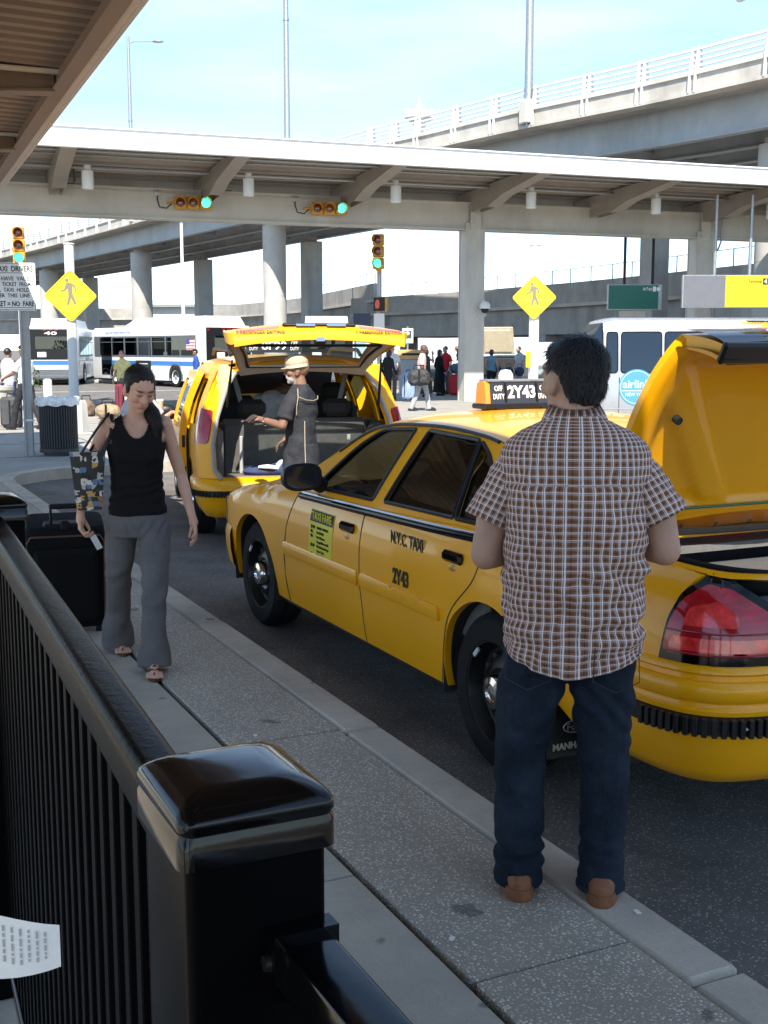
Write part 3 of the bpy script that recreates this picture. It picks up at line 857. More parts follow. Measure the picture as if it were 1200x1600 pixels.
both('quarter_panel', patch(qp2, body, .06, lip=lipf, flip=True), YEL)
# rear corner above the bumper, from the lamp inwards
tp = [(-1.60, .82), (-1.60, 1.0), (-2.08, 1.0), (-2.08, .82)]
both('tail_panel', patch(tp, lambda u, v: body(u, v, -.01), .07, flip=True), YEL)
def tl(u, v, off): return body(u, v, off, .07)
lens = rnd_poly([(-1.145, .808), (-1.16, .91), (-1.19, .985), (-1.27, 1.035), (-1.40, 1.02), (-1.53, .94), (-1.60, .82)], .03, 4)
blackr = rnd_poly([(-1.122, .75), (-1.14, .91), (-1.175, 1.01), (-1.265, 1.058), (-1.42, 1.045), (-1.57, .95), (-1.63, .75)], .025, 4)
inr = lambda p: (Vector((0, .1, .55))-p).normalized()*.05
tb, _ = both('lamp_bezel', patch(blackr, lambda u, v: tl(u, v, .002), .04, lip=inr, flip=True), GLOSSBLK)
lm, _ = both('tail_lamp', patch(lens, lambda u, v: tl(u, v, .016), .03, lip=inr, flip=True), RED)
# ribs and the brighter reflector band inside the lamp
REDB = mat('red_reflector', (.72, .03, .03), .25, coat=1., var=.4, vs=26)
band = rnd_poly([(-1.17, .825), (-1.175, .868), (-1.57, .868), (-1.58, .825)], .012, 3)
ob('reflector', patch(band, lambda u, v: tl(u, v, .019), .03, flip=True), REDB, lm)
band = rnd_poly([(-1.21, .905), (-1.23, .965), (-1.34, .99), (-1.40, .945), (-1.40, .905)], .02, 3)
ob('reflector', patch(band, lambda u, v: tl(u, v, .019), .03, flip=True), REDB, lm)
ln = MB()
for z in (.885, .815): ln.tube([tl(lerp(-1.16, -1.58, i/14), z, .019) for i in range(15)], .0035, 6)
ob('lens_rib', ln, mat('red_dark', (.25, .004, .008), .15, coat=1), lm)
# bumper: swept section round the tail
def bump_sec(u, z, o): 
    p, n = base(u)
    q = p+n*o; return Vector((q.x, q.y, z))
BS = [(0.355, -0.1), (0.37, -0.05), (0.415, -0.015), (0.515, 0.005), (0.6, 0.018), (0.63, 0.022), (0.64, 0.012), (0.655, 0.012), (0.665, 0.026), (0.7, 0.03), (0.723, 0.022), (0.729, 0.008), (0.745, 0.006), (0.755, 0.018), (0.77, 0.016), (0.785, -0.005), (0.797, -0.06)]
us = [-.40-.03*i for i in range(58)]
bm = MB(); us = [u for u in us if u > -.9-RL+.01]+[-.9-RL]
bm.grid(lambda s, t: (lambda u, q: bump_sec(u, BS[q][0]+(.10*max(0, (u+.62)/.225)*(1-q/16)), BS[q][1]-.004))(us[round(s*(len(us)-1))], round(t*(len(BS)-1))), len(us)-1, len(BS)-1, flip=False)
bl, _ = both('rear_bumper', bm, YEL, smooth=50)
rs = MB(); rs.grid(lambda s, t: bump_sec(lerp(-1.02, -.9-RL, s), lerp(.547, .617, t), .034 if .05 < t < .95 else .012), 40, 6)
rl, _ = both('rub_strip', rs, BLK)
rib = MB()
k = 0; u = -1.09
while u > -.9-RL:
    a, b = bump_sec(u, .5, .03), bump_sec(u-.013, .5, .03); t2 = (b-a); n2 = Vector((t2.y, -t2.x, 0)).normalized(); n2 = n2 if n2.y <= 0 else -n2
    M3 = Matrix((t2.normalized(), n2, Vector((0, 0, 1)))).transposed()
    rib.box((a+b)/2+Vector((0, 0, .082))+n2*.010, (.0185, .022, .062), M3, b=.003); u -= .026
ob('rub_ribs', rib, BLK, rl, kind='stuff'); ob('rub_ribs', mirror_mb(rib), BLK, rl, kind='stuff')
for u in (-1.045, -1.42): ob('screw', MB().sphere(bump_sec(u, .582, .04), .007, 8, 6), STEEL, rl)
# front bumper and lamp
fb = MB(); us = [3.40+.04*i for i in range(40) if 3.40+.04*i < 3.1+FL]+[3.1+FL]
FS = [(.26, -.12), (.28, -.05), (.34, -.01), (.45, .01), (.55, .015), (.60, .0), (.62, -.06)]
fb.grid(lambda s, t: (lambda u, q: (lambda p, n: Vector((p.x+n.x*FS[q][1], p.y+n.y*FS[q][1], FS[q][0])))(base(u)[0], Vector((-abs(base(u)[1].x), abs(base(u)[1].y)))))(us[round(s*(len(us)-1))], round(t*(len(FS)-1))), len(us)-1, len(FS)-1, flip=True)
both('front_bumper', fb, YEL, smooth=50)
hl = rnd_poly([(3.56, .60), (3.62, .78), (3.95, .76), (4.15, .74), (4.15, .60)], .03, 3)
both('headlamp', patch(hl, lambda u, v: body(u, v, .006), .05, flip=True), mat('lamp_clear', (.75, .76, .78), .12, .2, coat=1))
gr = [(4.16, .60), (4.16, .75), (4.6, .745), (4.6, .60)]
both('grille', patch(gr, lambda u, v: body(u, v, .0), .05, flip=True), BLK)
# hood and rear deck strips
def edge(u): return body(u, zt(u)-.0005)
hd = MB(); us = [2.16+.06*i for i in range(60) if 2.16+.06*i < 3.1+FL]+[3.1+FL]
def hoodpt(s, t):
    e = edge(us[round(t*(len(us)-1))]); x = lerp(e.x, -e.x, s); k = x/e.x if abs(e.x) > 1e-4 else 0
    return Vector((x, e.y, e.z+.055*(1-k*k)*min(1, abs(e.x)/.5)+.018*math.exp(-((abs(x)-.62)/.06)**2)*min(1, abs(e.x)/.7)))
hd.grid(hoodpt, 24, len(us)-1)
ob('hood', hd, YEL, TX, smooth=60)
def inn(u):
    e = edge(u)
    if u > -.95: return Vector((-.765, e.y, 1.055))
    k = min(1, (-.95-u)/(RL-.05)); a = k*PI/2
    return Vector((-.765*math.cos(a)**.45 if a < PI/2-1e-6 else 0, -.95-.345*math.sin(a)**.9, 1.055-.02*k))
ds = MB(); us2 = [.10-.04*i for i in range(80) if .10-.04*i > -.9-RL]+[-.9-RL]
def dsp(s, t):
    u = us2[round(s*(len(us2)-1))]; return edge(u).lerp(inn(u), t)+Vector((0, 0, .01*math.sin(PI*t)))
ds.grid(dsp, len(us2)-1, 3, flip=True)
both('deck_rail', ds, YEL)
# gutter, seal and cavity of the boot
ws = MB(); ws.tube([inn(u)+Vector((.03, 0, .004)) for u in us2 if u < -.3][:-2], .013, 8)
both('boot_seal', ws, RUB)
gt = MB(); gt.grid(lambda s, t: inn(us2[round(s*(len(us2)-1))])+Vector((.075*t, .03*t*(us2[round(s*(len(us2)-1))] < -1.3), -.02-.5*max(0, t-.35))), len(us2)-1, 6, flip=True)
both('boot_wall', gt, BLK)
CARPET = mat('boot_carpet', (.085, .085, .088), .95, var=.25, vs=60, bump=.5, bs=260)
ob('boot_floor', MB().box((0, -.75, .57), (1.5, 1.05, .05)).box((0, -1.28, .78), (1.5, .06, .4)).box((0, -.17, .8), (1.5, .06, .5)), CARPET, TX)
ob('spare_cover', MB().prism([(-1.02, .6), (-.98, .965), (-.80, .985), (-.30, .90), (-.24, .6)], -.50, .62, 'x'), CARPET, TX, smooth=20)
ob('boot_bag', MB().sphere((-.62, -.62, .72), (.14, .2, .16), 14, 9), BLK, TX)
# greenhouse
def ez(y): return interp([(-.6, 1.08), (.05, 1.25), (.3, 1.362), (.6, 1.402), (1.0, 1.418), (1.4, 1.408), (1.7, 1.372), (2.1, 1.18), (2.5, .98)], y)
def gside(y, z, off=0.):
    k = max(0, (z-.97)/.44)
    return Vector((-(.908-.27*k**1.12+off)+.02*max(0, y-1.8), y, z))
belt = lambda y: interp([(.0, 1.035), (.1, 1.025), (1.27, 1.0), (2.3, .985)], y)
whole = [(2.47, .985)]+[(y, ez(y)) for y in (2.3, 2.1, 1.9, 1.7, 1.4, 1.0, .6, .3, .1, -.1, -.3, -.52)]+[(-.52, 1.062), (.1, 1.02), (1.27, .98), (2.2, .965)]
w1 = rnd_poly([(2.10, 1.005), (1.315, 1.02), (1.265, 1.385), (1.62, 1.362), (1.80, 1.27)], [.02, .02, .02, .06, .1])
w2 = rnd_poly([(1.185, 1.025), (.47, 1.035), (.60, 1.375), (1.12, 1.387)], [.02, .01, .02, .02])
w3 = rnd_poly([(.445, 1.035), (.16, 1.04), (.20, 1.10), (.40, 1.30), (.575, 1.37)], [.01, .02, .04, .09, .02])
gp = patch(whole, gside, .07, holes=(w1, w2, w3), lip=lipf, flip=True)
both('pillar_frame', gp, YEL)
LINER = mat('cabin_liner', (.11, .11, .11), .85, var=.1, vs=8)
both('pillar_trim', patch(whole, lambda u, v: gside(u, v-.004, -.042), .12, holes=(w1, w2, w3), flip=False), LINER)
def nest(p, k):
    c = sum((Vector(q) for q in p), Vector((0, 0)))/len(p); return [c+(Vector(q)-c)*k for q in p]
for w in (w1, w2, w3):
    a, b = both('side_glass', patch(nest(w, 1.01), lambda u, v: gside(u, v, -.014), .09, flip=True), GLASSD if w is not w1 else GLASS)
# black gaskets round the openings and along belt and drip rail
for w in (w1, w2, w3):
    both('gasket', MB().tube([gside(p[0], p[1], .001) for p in dens(w, .05)]+[gside(w[0][0], w[0][1], .001)], .011, 6), BLK)
both('belt_moulding', MB().tube([body(y, belt(y)-.035, .002, soft=False) for y in [2.17-.07*i for i in range(30)]], .016, 8, flat=1.2), GLOSSBLK)
both('belt_chrome', MB().tube([body(y, belt(y)-.018, -.001, soft=False) for y in [2.17-.07*i for i in range(30)]], .006, 6), CHROME)
both('drip_rail', MB().tube([gside(y, ez(y)-.006, .004) for y in [2.02-.05*i for i in range(33)]], .010, 6), BLK)
def roofpt(s, t):
    y = lerp(1.70, .28, t); e = gside(y, ez(y)); x = lerp(e.x, -e.x, s); k = abs(x/e.x)
    return Vector((x, y+.10*(1-k*k)*(1 if t < .5 else -1)*abs(2*t-1)**3, e.z+.062*(1-k**2.6)))
ob('roof', MB().grid(roofpt, 24, 24, flip=False), YEL, TX, smooth=60)
ob('headlining', MB().grid(lambda s, t: Vector((roofpt(s, t).x*.95, roofpt(s, t).y, roofpt(s, t).z-.035)), 12, 12, flip=True), LINER, TX)
def wsh(s, t):
    a = roofpt(s, 0); x = lerp(-.80, .80, s); b = Vector((x, 2.46+.12*(1-(x/.8)**2), 1.0+.01)); return a.lerp(b, t)+Vector((0, .03*math.sin(PI*t), .03*math.sin(PI*t)))
ob('windscreen', MB().grid(wsh, 16, 10), GLASS, TX, smooth=60)
ob('cowl', MB().box((0, 2.40, .97), (1.56, .42, .05), b=.02), BLK, TX)
def rw(s, t):
    a = roofpt(s, 1); x = lerp(-.70, .70, s); b = Vector((x, -.45-.10*(1-(x/.7)**2), 1.075)); return a.lerp(b, t)+Vector((0, -.03*math.sin(PI*t), .035*math.sin(PI*t)))
ob('rear_window', MB().grid(rw, 16, 10, flip=True), GLASS, TX, smooth=60)
ob('rear_window_seal', MB().tube([rw(i/12, 1)+Vector((0, -.01, .004)) for i in range(13)], .014, 6), BLK, TX)
ob('rear_shelf', MB().box((0, -.25, 1.0), (1.36, .52, .03)), GREYIN, TX)
ob('stop_lamp', MB().box((0, -.32, 1.055), (.28, .1, .07), b=.01), mat('stop_red', (.5, .02, .02), .3, emit=.12), TX)
ob('deck_sill', MB().box((0, -.50, 1.062), (1.5, .06, .018), b=.006), YEL, TX)
# underbody, wheel wells, cabin
ub = MB().box((0, 1.4, .33), (1.66, 4.2, .2)).box((0, -.95, .45), (1.3, .7, .2)).box((0, 3.5, .5), (1.3, .7, .35)).box((0, 1.3, .28), (1.78, 1.9, .1))
ob('underbody', ub, DARKIN, TX)
for yy in (0, 2.98):
    for sx in (-1, 1):
        wl_ = MB().lathe([(.40, sx*.96), (.41, sx*.62), (.05, sx*.60)], 24, (0, yy, .345), 'x', a0=-.25, a1=PI+.25)
        ob('wheel_well', wl_, DARKIN, TX)
ob('cabin_floor', MB().box((0, 1.0, .45), (1.7, 2.6, .06)), DARKIN, TX)
def seat(y, w, name, x=0):
    s = ob(name, MB().box((x, y+.27, .62), (w, .55, .24), b=.07), DARKIN, TX)
    ob('backrest', MB().box((x, y-.05, .92), (w, .18, .62), Matrix.Rotation(R(12), 3, 'X'), b=.07), DARKIN, s)
    return s
seat(.02, 1.36, 'rear_seat')
s_ = seat(1.22, 1.40, 'front_seat')
for x in (-.37, .37): ob('headrest', MB().box((x, 1.14, 1.30), (.26, .1, .16), b=.04), DARKIN, s_)
ob('partition', MB().box((0, 1.06, 1.18), (1.2, .012, .36)).tube([(-.6, 1.06, 1.0), (-.56, 1.06, 1.36), (.56, 1.06, 1.36), (.6, 1.06, 1.0)], .014, 6), GLASSC, TX)
ob('dashboard', MB().box((0, 2.2, .90), (1.6, .42, .2), b=.07), DARKIN, TX)
ob('steering_wheel', MB().tube([(-.37+.18*math.cos(g), 1.86-.06*math.sin(g), 1.0+.17*math.sin(g)) for g in [2*PI*i/20 for i in range(21)]], .014, 6), BLK, TX)
ob('door_card', MB().box((-.86, 1.2, .75), (.05, 2.1, .5), b=.02), GREYIN, TX); ob('door_card', MB().box((.86, 1.2, .75), (.05, 2.1, .5), b=.02), GREYIN, TX)
# wheels
STL = mat('black_steel_wheel', (.012, .012, .012), .35, .3, var=.2, vs=25)
def wheel(parent, x, y, r=.345, w=.22, sgn=-1, cap=True, rimm=None):
    t = ob('wheel', MB().lathe([(r*.62, -w/2+.02), (r*.66, -w/2), (r*.90, -w/2), (r*.98, -w/2+.025), (r, -w/2+.05), (r, -.035), (r-.008, -.033), (r-.008, -.027), (r, -.025), (r, .025), (r-.008, .027), (r-.008, .033), (r, .035), (r, w/2-.05), (r*.98, w/2-.025), (r*.9, w/2), (r*.66, w/2), (r*.62, w/2-.02), (r*.6, 0), (r*.62, -w/2+.02)], 40, (0, 0, 0), 'x'), RUB, parent, (x, y, r), (0, 0, 0 if sgn < 0 else PI))
    ob('rim', MB().lathe([(r*.665, -w/2+.004), (r*.63, -w/2+.006), (r*.60, -w/2+.03), (r*.56, -w/2+.07), (r*.50, -w/2+.075), (r*.42, -w/2+.05), (r*.30, -w/2+.042), (r*.22, -w/2+.055), (0, -w/2+.055)], 40, (0, 0, 0), 'x'), rimm or STL, t)
    hs = MB()
    for k in range(12):
        g = 2*PI*k/12; hs.sphere((-w/2+.062, r*.46*math.cos(g), r*.46*math.sin(g)), (.012, .017, .017), 8, 5)
    ob('vent_hole', hs, DARKIN, t, kind='stuff')
    if cap:
        ob('hub_cap', MB().lathe([(r*.24, -w/2+.05), (r*.235, -w/2+.015), (r*.20, -w/2-.005), (r*.12, -w/2-.012), (r*.1, -w/2-.004), (0, -w/2-.006)], 24, (0, 0, 0), 'x'), CHROME, t)
    ob('balance_weight', MB().box((-w/2+.004, r*.42, r*.42), (.01, .05, .018), Matrix.Rotation(R(-45), 3, 'X')), mat('weight_grey', (.6, .6, .58), .5), t)
    return t
for yy in (0, 2.98):
    for sx in (-1, 1): wheel(TX, sx*(W-.045-.11), yy, sgn=sx)
MF = ob('mud_flap', MB().box((-.83, -.47, .345), (.30, .012, .27), Matrix.Rotation(R(-6), 3, 'X'), b=.004), BLK, TX)
fr = Matrix(((1, 0, 0), (0, 0, -1), (0, 1, 0)))            # text facing -y
sideL = Matrix(((0, 0, -1), (-1, 0, 0), (0, 1, 0)))        # text facing -x
oval = lambda rx, rz, y0: MB().tube([(rx*math.cos(g), y0, rz*math.sin(g)) for g in [2*PI*i/24 for i in range(25)]], .003, 5)
SILV = mat('silver_print', (.35, .35, .36), .4, .4)
e_ = ob('emblem', oval(.052, .024, 0), SILV, MF, (-.86, -.494, .335))
text('Ford', .040, SILV, MF, (-.86, -.496, .333), fr)
text('MANHATTAN', .038, mat('flap_print', (.5, .47, .4), .5), MF, (-.84, -.487, .255), fr, weight=.001, width=.23)
# dark shut lines between the panels
for pts in ([(2.378, .275), (2.404, .45), (2.334, .74), (2.203, .965)], [(1.276, .275), (1.276, .6), (1.276, .965)], [(.444, .275), (.414, .36), (.369, .51), (.284, .66), (.124, .80), (.079, .90), (.105, .99)]):
    both('shut_line', MB().tube([body(p[0], p[1], -.003, soft=False) for p in resample(pts, .03)], .0055, 6), DARKIN)
# handles, mouldings, mirrors, lettering
for (yy, zz, D) in ((1.44, .865, d1), (.295, .888, d2)):
    h = ob('handle', MB().box(body(yy, zz, .006, soft=False), (.035, .17, .052), b=.014), GLOSSBLK, D)
    ob('handle_cup', MB().sphere(body(yy+.0, zz-.055, -.012, soft=False), (.014, .062, .03), 14, 8), mat('cup_yellow', (.45, .18, .01), .4, coat=.6), D)
for (a, b, D) in ((2.375, 1.30, d1), (1.255, .405, d2)):
    mo = rnd_poly([(a, .575), (a, .655), (b, .655 if D is d1 else .645), (b-.012, .60), (b, .575)], .02, 3)
    ob('side_moulding', patch(mo, lambda u, v: body(u, v, .014-.010*((v-.615)/.045)**2, soft=False), .03, lip=(.016, 0, 0), flip=True), YEL, D)
both('rocker', MB().grid(lambda s, t: body(lerp(2.56, .42, s), lerp(.272, .20, t), -.012-.05*t*t, soft=False), 20, 4), DARKIN)
def door_text(s, size, y, z, D, wdt=None, wt=0.): 
    x = body(y, z, .0035, soft=False).x
    return text(s, size, PRINT, D, (x, y, z), sideL, width=wdt, weight=wt)
door_text('N.Y.C. TAXI', .085, .755, .888, d2, .34, .002)
door_text('2Y43', .105, .79, .705, d2, .17, .003)
st = [(1.985, .595), (1.945, .905), (1.625, .905), (1.665, .605)]
FARE = mat('fare_yellow', (.62, .55, .02), .5, var=.05)
fs = ob('fare_sticker', patch([(1.64, .60), (1.975, .60), (1.95, .902), (1.625, .902)], lambda u, v: body(u, v, .003, soft=False), .05, lip=(.003, 0, 0)), FARE, d1)
for q in fs.data.polygons: pass
ob('header', patch([(1.632, .835), (1.958, .835), (1.951, .899), (1.628, .899)], lambda u, v: body(u, v, .0045, soft=False), .05), PRINT, fs)
text('TAXI FARE', .065, FARE, fs, (body(1.79, .867, .007, soft=False).x, 1.79, .867), sideL, width=.28, weight=.001)
for k, (l, r_) in enumerate((('$2.50', 'INITIAL CHARGE'), ('40c', 'Per 1/5 Mile'), ('40c', 'Per 2 Minutes'), ('', 'Stopped/Slow traffic'), ('$1.00', 'Weekday Surcharge'), ('', '4 pm - 8 pm'), ('50c', 'Night Surcharge'), ('', '8 pm - 6 am'))):
    z = .806-k*.026
    if l: text(l, .026, PRINT, fs, (body(1.92, z, .005, soft=False).x, 1.935-.0*k, z), sideL, align='LEFT')
    text(r_, .021, PRINT, fs, (body(1.8, z, .005, soft=False).x, 1.845, z), sideL, align='LEFT')
def mirror_part(sx):
    m = MB(); rings = []
    for (yy, k) in ((1.98, .35), (1.955, .75), (1.92, .93), (1.875, 1.0), (1.85, 1.0)):
        rings.append([(sx*(1.065+.115*k*(abs(math.cos(g))**.7)*math.copysign(1, math.cos(g))), yy, 1.095+.078*k*(abs(math.sin(g))**.7)*math.copysign(1, math.sin(g))) for g in [2*PI*i/24 for i in range(24)]])
    m.loft(rings)
    m.tube([(sx*.90, 1.98, 1.03), (sx*.97, 1.95, 1.06), (sx*1.03, 1.92, 1.08)], [.05, .045, .04], 10)
    o = ob('wing_mirror', m, BLK, TX)
    ob('mirror_glass', MB().prism([(sx*(1.065+.098*(abs(math.cos(g))**.7)*math.copysign(1, math.cos(g))), 1.095+.062*(abs(math.sin(g))**.7)*math.copysign(1, math.sin(g))) for g in [2*PI*i/24 for i in range(24)]], 1.846, 1.852, 'y'), mat('mirror_dark', (.03, .03, .035), .1, .3, coat=1), o)
    return o
mirror_part(-1); mirror_part(1)
# roof sign
RSN = ob('roof_sign', MB().box((0, 1.35, 1.495), (.66, .20, .035), b=.01).box((-.2, 1.35, 1.48), (.08, .22, .05), b=.01).box((.2, 1.35, 1.48), (.08, .22, .05), b=.01), BLK, TX)
sg = MB()
sg.prism([(1.275, 1.512), (1.425, 1.512), (1.40, 1.66), (1.30, 1.66)], -.27, .27, 'x')
SB = ob('sign_box', sg, mat('sign_face_dark', (.022, .020, .018), .25, coat=.6), RSN, smooth=0)
ob('sign_lid', MB().box((0, 1.35, 1.668), (.58, .13, .016), b=.006), mat('sign_lid_grey', (.25, .28, .29), .3, .4), SB)
for sx in (-1, 1):
    ob('amber_end', MB().prism([(1.28, 1.515), (1.42, 1.515), (1.40, 1.65), (1.36, 1.665), (1.32, 1.665), (1.30, 1.65)], sx*.272, sx*.315, 'x'), AMBER, SB, smooth=50)
ob('beacon', MB().lathe([(0, .07), (.035, .065), (.052, .04), (.052, .03), (.056, .028), (.056, 0), (0, 0)], 18, (-.09, 1.36, 1.672)), WHITEP, SB)
tilt = Matrix.Rotation(-R(9.6), 3, 'X') @ fr
WH = mat('sign_white', (.82, .80, .72), .4, emit=.25)
def st_(s, size, x, z, w=None, wt=.0): text(s, size, WH, SB, (x, 1.275+(z-1.512)*.168-.003, z), tilt, weight=wt, width=w)
for sx in (-1, 1):
    st_('OFF', .052, sx*.20, 1.614, .070); st_('DUTY', .052, sx*.20, 1.560, .096)
st_('2Y43', .115, .0, 1.587, .245, .003)
ob('divider', MB().box((-.138, 1.283, 1.587), (.012, .008, .13), Matrix.Rotation(-R(9.6), 3, 'X')), BLK, SB); ob('divider', MB().box((.138, 1.283, 1.587), (.012, .008, .13), Matrix.Rotation(-R(9.6), 3, 'X')), BLK, SB)
RSN.scale = (.72, .80, .80); RSN.location = (0, .27, .295)
# boot lid, open; built closed about its hinge, then turned up
LID_A = 63
def lhw(s): return interp([(0, .725), (.5, .74), (.66, .73), (.76, .71), (.83, .685), (.87, .66)], s)
def ltop(x, s): return .012+.028*(1-(x/.74)**2)+.03*math.sin(PI*min(1, s/.9))-.0*s
lo = MB()
lo.grid(lambda a, b: (lambda s: (lambda x: Vector((x, -s, ltop(x, s))))(lerp(-1, 1, a)*lhw(s)))(b*.87), 28, 26, flip=True)
ramp_ = lambda v, a, b: max(0, min(1, (v-a)/(b-a)))
sst = lambda v, a, b: (lambda t: t*t*(3-2*t))(ramp_(v, a, b))
def lin(x, s):
    hw = lhw(s); ax = abs(x)
    rim = sst(ax, hw-.15, hw-.09); rim2 = 1-sst(s, .09, .15); rim3 = sst(s, .74, .80)
    dg = 1-sst(abs(ax-(.10+.55*(s/.75))), .05, .10)          # diagonal braces running from hinge centre out to the corners
    dg2 = 1-sst(abs(ax-.30+.25*(s-.2)), .03, .06)
    h = max(rim, rim2, rim3*.8, dg*.8, dg2*.0)
    side = sst(ax, hw-.03, hw)
    return ltop(x, s)-.018-.032*h*(1-side)-.012*side
lo.grid(lambda a, b: (lambda s: (lambda x: Vector((x, -s, lin(x, s))))(lerp(-1, 1, a)*lhw(s)))(b*.87), 64, 52)
n1 = 40
rimpts = [(-lhw(.87*i/n1), .87*i/n1) for i in range(n1+1)]
for sx in (1, -1):
    lo.add([Vector((sx*x, -s, ltop(x, s))) for x, s in rimpts]+[Vector((sx*x, -s, lin(x, s))) for x, s in rimpts], [(i, i+1, n1+2+i, n1+1+i) for i in range(n1)])
# rear drop face with the black applique
lo.grid(lambda a, b: (lambda x: Vector((x, -.87-.07*math.sin(b*PI/2), ltop(x, .87)-.27*b-.0)))(lerp(-1, 1, a)*lerp(.66, .66, b)), 16, 8, flip=True)
lo.grid(lambda a, b: (lambda x: Vector((x, -.83-.05*math.sin(b*PI/2), ltop(x, .87)-.03-.23*b)))(lerp(-1, 1, a)*lerp(.66, .66, b)), 16, 8)
for sx in (-1, 1):
    lo.add([Vector((sx*.66, -.87-.07*math.sin(b*PI/2/8), ltop(.66, .87)-.27*b/8)) for b in range(9)]+[Vector((sx*.66, -.83-.05*math.sin(b*PI/2/8), ltop(.66, .87)-.03-.23*b/8)) for b in range(9)], [(i, i+1, 10+i, 9+i) for i in range(8)])
LD = ob('boot_lid', lo, YEL, TX, (0, -.43, 1.068), (-R(LID_A), 0, 0), smooth=45)
ap = MB(); apz = lambda x, b: Vector((x, -.885-.075*math.sin(b*PI/2), ltop(x, .87)+.005-.25*b))
ap.grid(lambda a, b: apz(lerp(-.69, .69, a), b), 16, 8, flip=True)
ap.grid(lambda a, b: apz(lerp(-.69, .69, a), b)*1.0+Vector((0, .05, -.03)), 16, 8)
ap.box((0, -.925, -.235), (1.40, .08, .03), b=.010)
ob('applique', ap, GLOSSBLK, LD)
apM = Matrix.Rotation(R(10), 3, 'X') @ fr
GOLD = mat('gold_print', (.75, .52, .02), .5)
sk = [(-.10, 0), (-.10, .03), (-.085, .03), (-.085, .045), (-.07, .045), (-.07, .03), (-.05, .03), (-.05, .055), (-.035, .06), (-.03, .075), (-.025, .06), (-.01, .055), (-.01, .035), (.01, .035), (.01, .05), (.03, .05), (.03, .06), (.045, .06), (.045, .04), (.06, .04), (.06, .05), (.08, .05), (.08, .03), (.10, .03), (.10, 0)]
ob('skyline_mark', MB().prism(sk, -.002, .0, 'y').prism([(.05*math.cos(g), -.028+.02*math.sin(g)) for g in [2*PI*i/18 for i in range(18)]], -.002, 0, 'y'), GOLD, LD, (-.36, -.948, -.06), (R(-14), 0, 0), smooth=0)
text('MANHATTAN FORD', .028, PRINT, LD, (-.36, -.954, -.047), Matrix.Rotation(-R(14), 3, 'X') @ fr, width=.16)
text('CROWN VICTORIA', .04, mat('silver_letters', (.7, .7, .7), .3, .6), LD, (-.22, -.967, -.145), Matrix.Rotation(-R(8), 3, 'X') @ fr, width=.44, weight=.001)
ob('amber_beacon', MB().lathe([(0, .0), (.05, .005), (.075, .02), (.08, .05), (.085, .06), (0, .06)], 20, (-.22, -.885, ltop(0, .87)-.02), 'y'), AMBER, LD)
ob('torsion_rod', MB().cyl((-.5, -.13, -.03), (.5, -.13, -.03), .006, 8), mat('green_rod', (.03, .13, .06), .4), LD)
for x in (-.59, .59):
    ob('rubber_stop', MB().cyl((x, -.55, -.028), (x, -.55, -.055), .016, 10), RUB, LD)
    ob('speaker_hole', MB().sphere((x*.86, -.155, -.034), (.055, .035, .006), 14, 6), DARKIN, LD)
    ob('drain_hole', MB().sphere((x*1.07, -.32, -.026), (.016, .016, .006), 10, 6), DARKIN, LD)
for x in (-.36, -.18, 0, .18, .36): ob('clip_hole', MB().sphere((x, -.045, -.036), (.011, .011, .006), 8, 5), DARKIN, LD)
for sx in (-1, 1): ob('hinge_arm', MB().tube([(sx*.55, -.40, .90), (sx*.55, -.33, 1.03), (sx*.55, -.41, 1.12), (sx*.55, -.50, 1.24)], .018, 8), BLK, TX)
# ================================================================== MINIVAN TAXI (tailgate up)
MV = thing('taxi_minivan', 'yellow taxi minivan with raised tailgate and open side door', 'taxi', (4.18, 10.91, 0), -R(12.5))
VPF = [(.2, .90), (.35, .945), (.6, .975), (.9, .98), (1.05, .965), (1.25, .92), (1.5, .82), (1.66, .735), (1.7, .70)]
varc, VL = arcpath([(-.98, -.66), (-.975, -.78), (-.945, -.88), (-.87, -.96), (-.76, -.995), (-.4, -1.03), (0, -1.04)])
def vb(u, z, off=0.):
    o = interp(VPF, z)-.98
    ln_ = interp([(.2, .04), (.5, -.03), (.62, 0), (1.0, .02), (1.25, .09), (1.66, .24)], z)
    if u >= -.66:
        tp_ = .10*max(0, (u-2.4)/1.2)**2
        return Vector((-.98-(o+off)+tp_, u, z))
    p, t = varc(-.66-u); n = Vector((t.y, -t.x))
    return Vector((p.x+n.x*(o+off), p.y+n.y*off+ln_*min(1, abs(n.y)*1.5), z))
def vboth(name, mb, m, parent=MV, smooth=40):
    a = ob(name, mb, m, parent, smooth=smooth); ob(name, mirror_mb(mb), m, parent, smooth=smooth); return a
vlip = lambda p: Vector((.04 if p.x < 0 else -.04, .02, 0))
# corner pillar from the side round to the tailgate opening
dp = [(-.60, .64), (-.60, 1.66), (-1.16, 1.66), (-1.24, 1.60), (-1.16, 1.45), (-1.07, 1.18), (-1.03, .95), (-1.04, .72), (-1.10, .64)]
vboth('corner_pillar', patch(dp, vb, .05, lip=lambda p: Vector((.03 if p.x < 0 else -.03, .06, 0)), flip=True), YEL)
ob('tail_header', MB().grid(lambda s, t: (lambda a: Vector((lerp(a.x, -a.x, s), a.y-.05*(1-(2*s-1)**2)+.02, a.z+.045*(1-(2*s-1)**2)+.01-.06*t)))(vb(-1.18, 1.62)), 16, 3, flip=True), YEL, MV)
vboth('opening_seal', MB().tube([vb(u, z, .012) for u, z in ((-1.10, .635), (-1.045, .72), (-1.035, .95), (-1.075, 1.18), (-1.165, 1.45), (-1.24, 1.575), (-1.33, 1.60), (-1.75, 1.62))], .018, 8), mat('seal_grey', (.30, .30, .29), .6))
tl_o = rnd_poly([(-.70, .95), (-.71, 1.20), (-.78, 1.27), (-1.02, 1.25), (-.99, .98), (-.96, .95)], .04, 4)
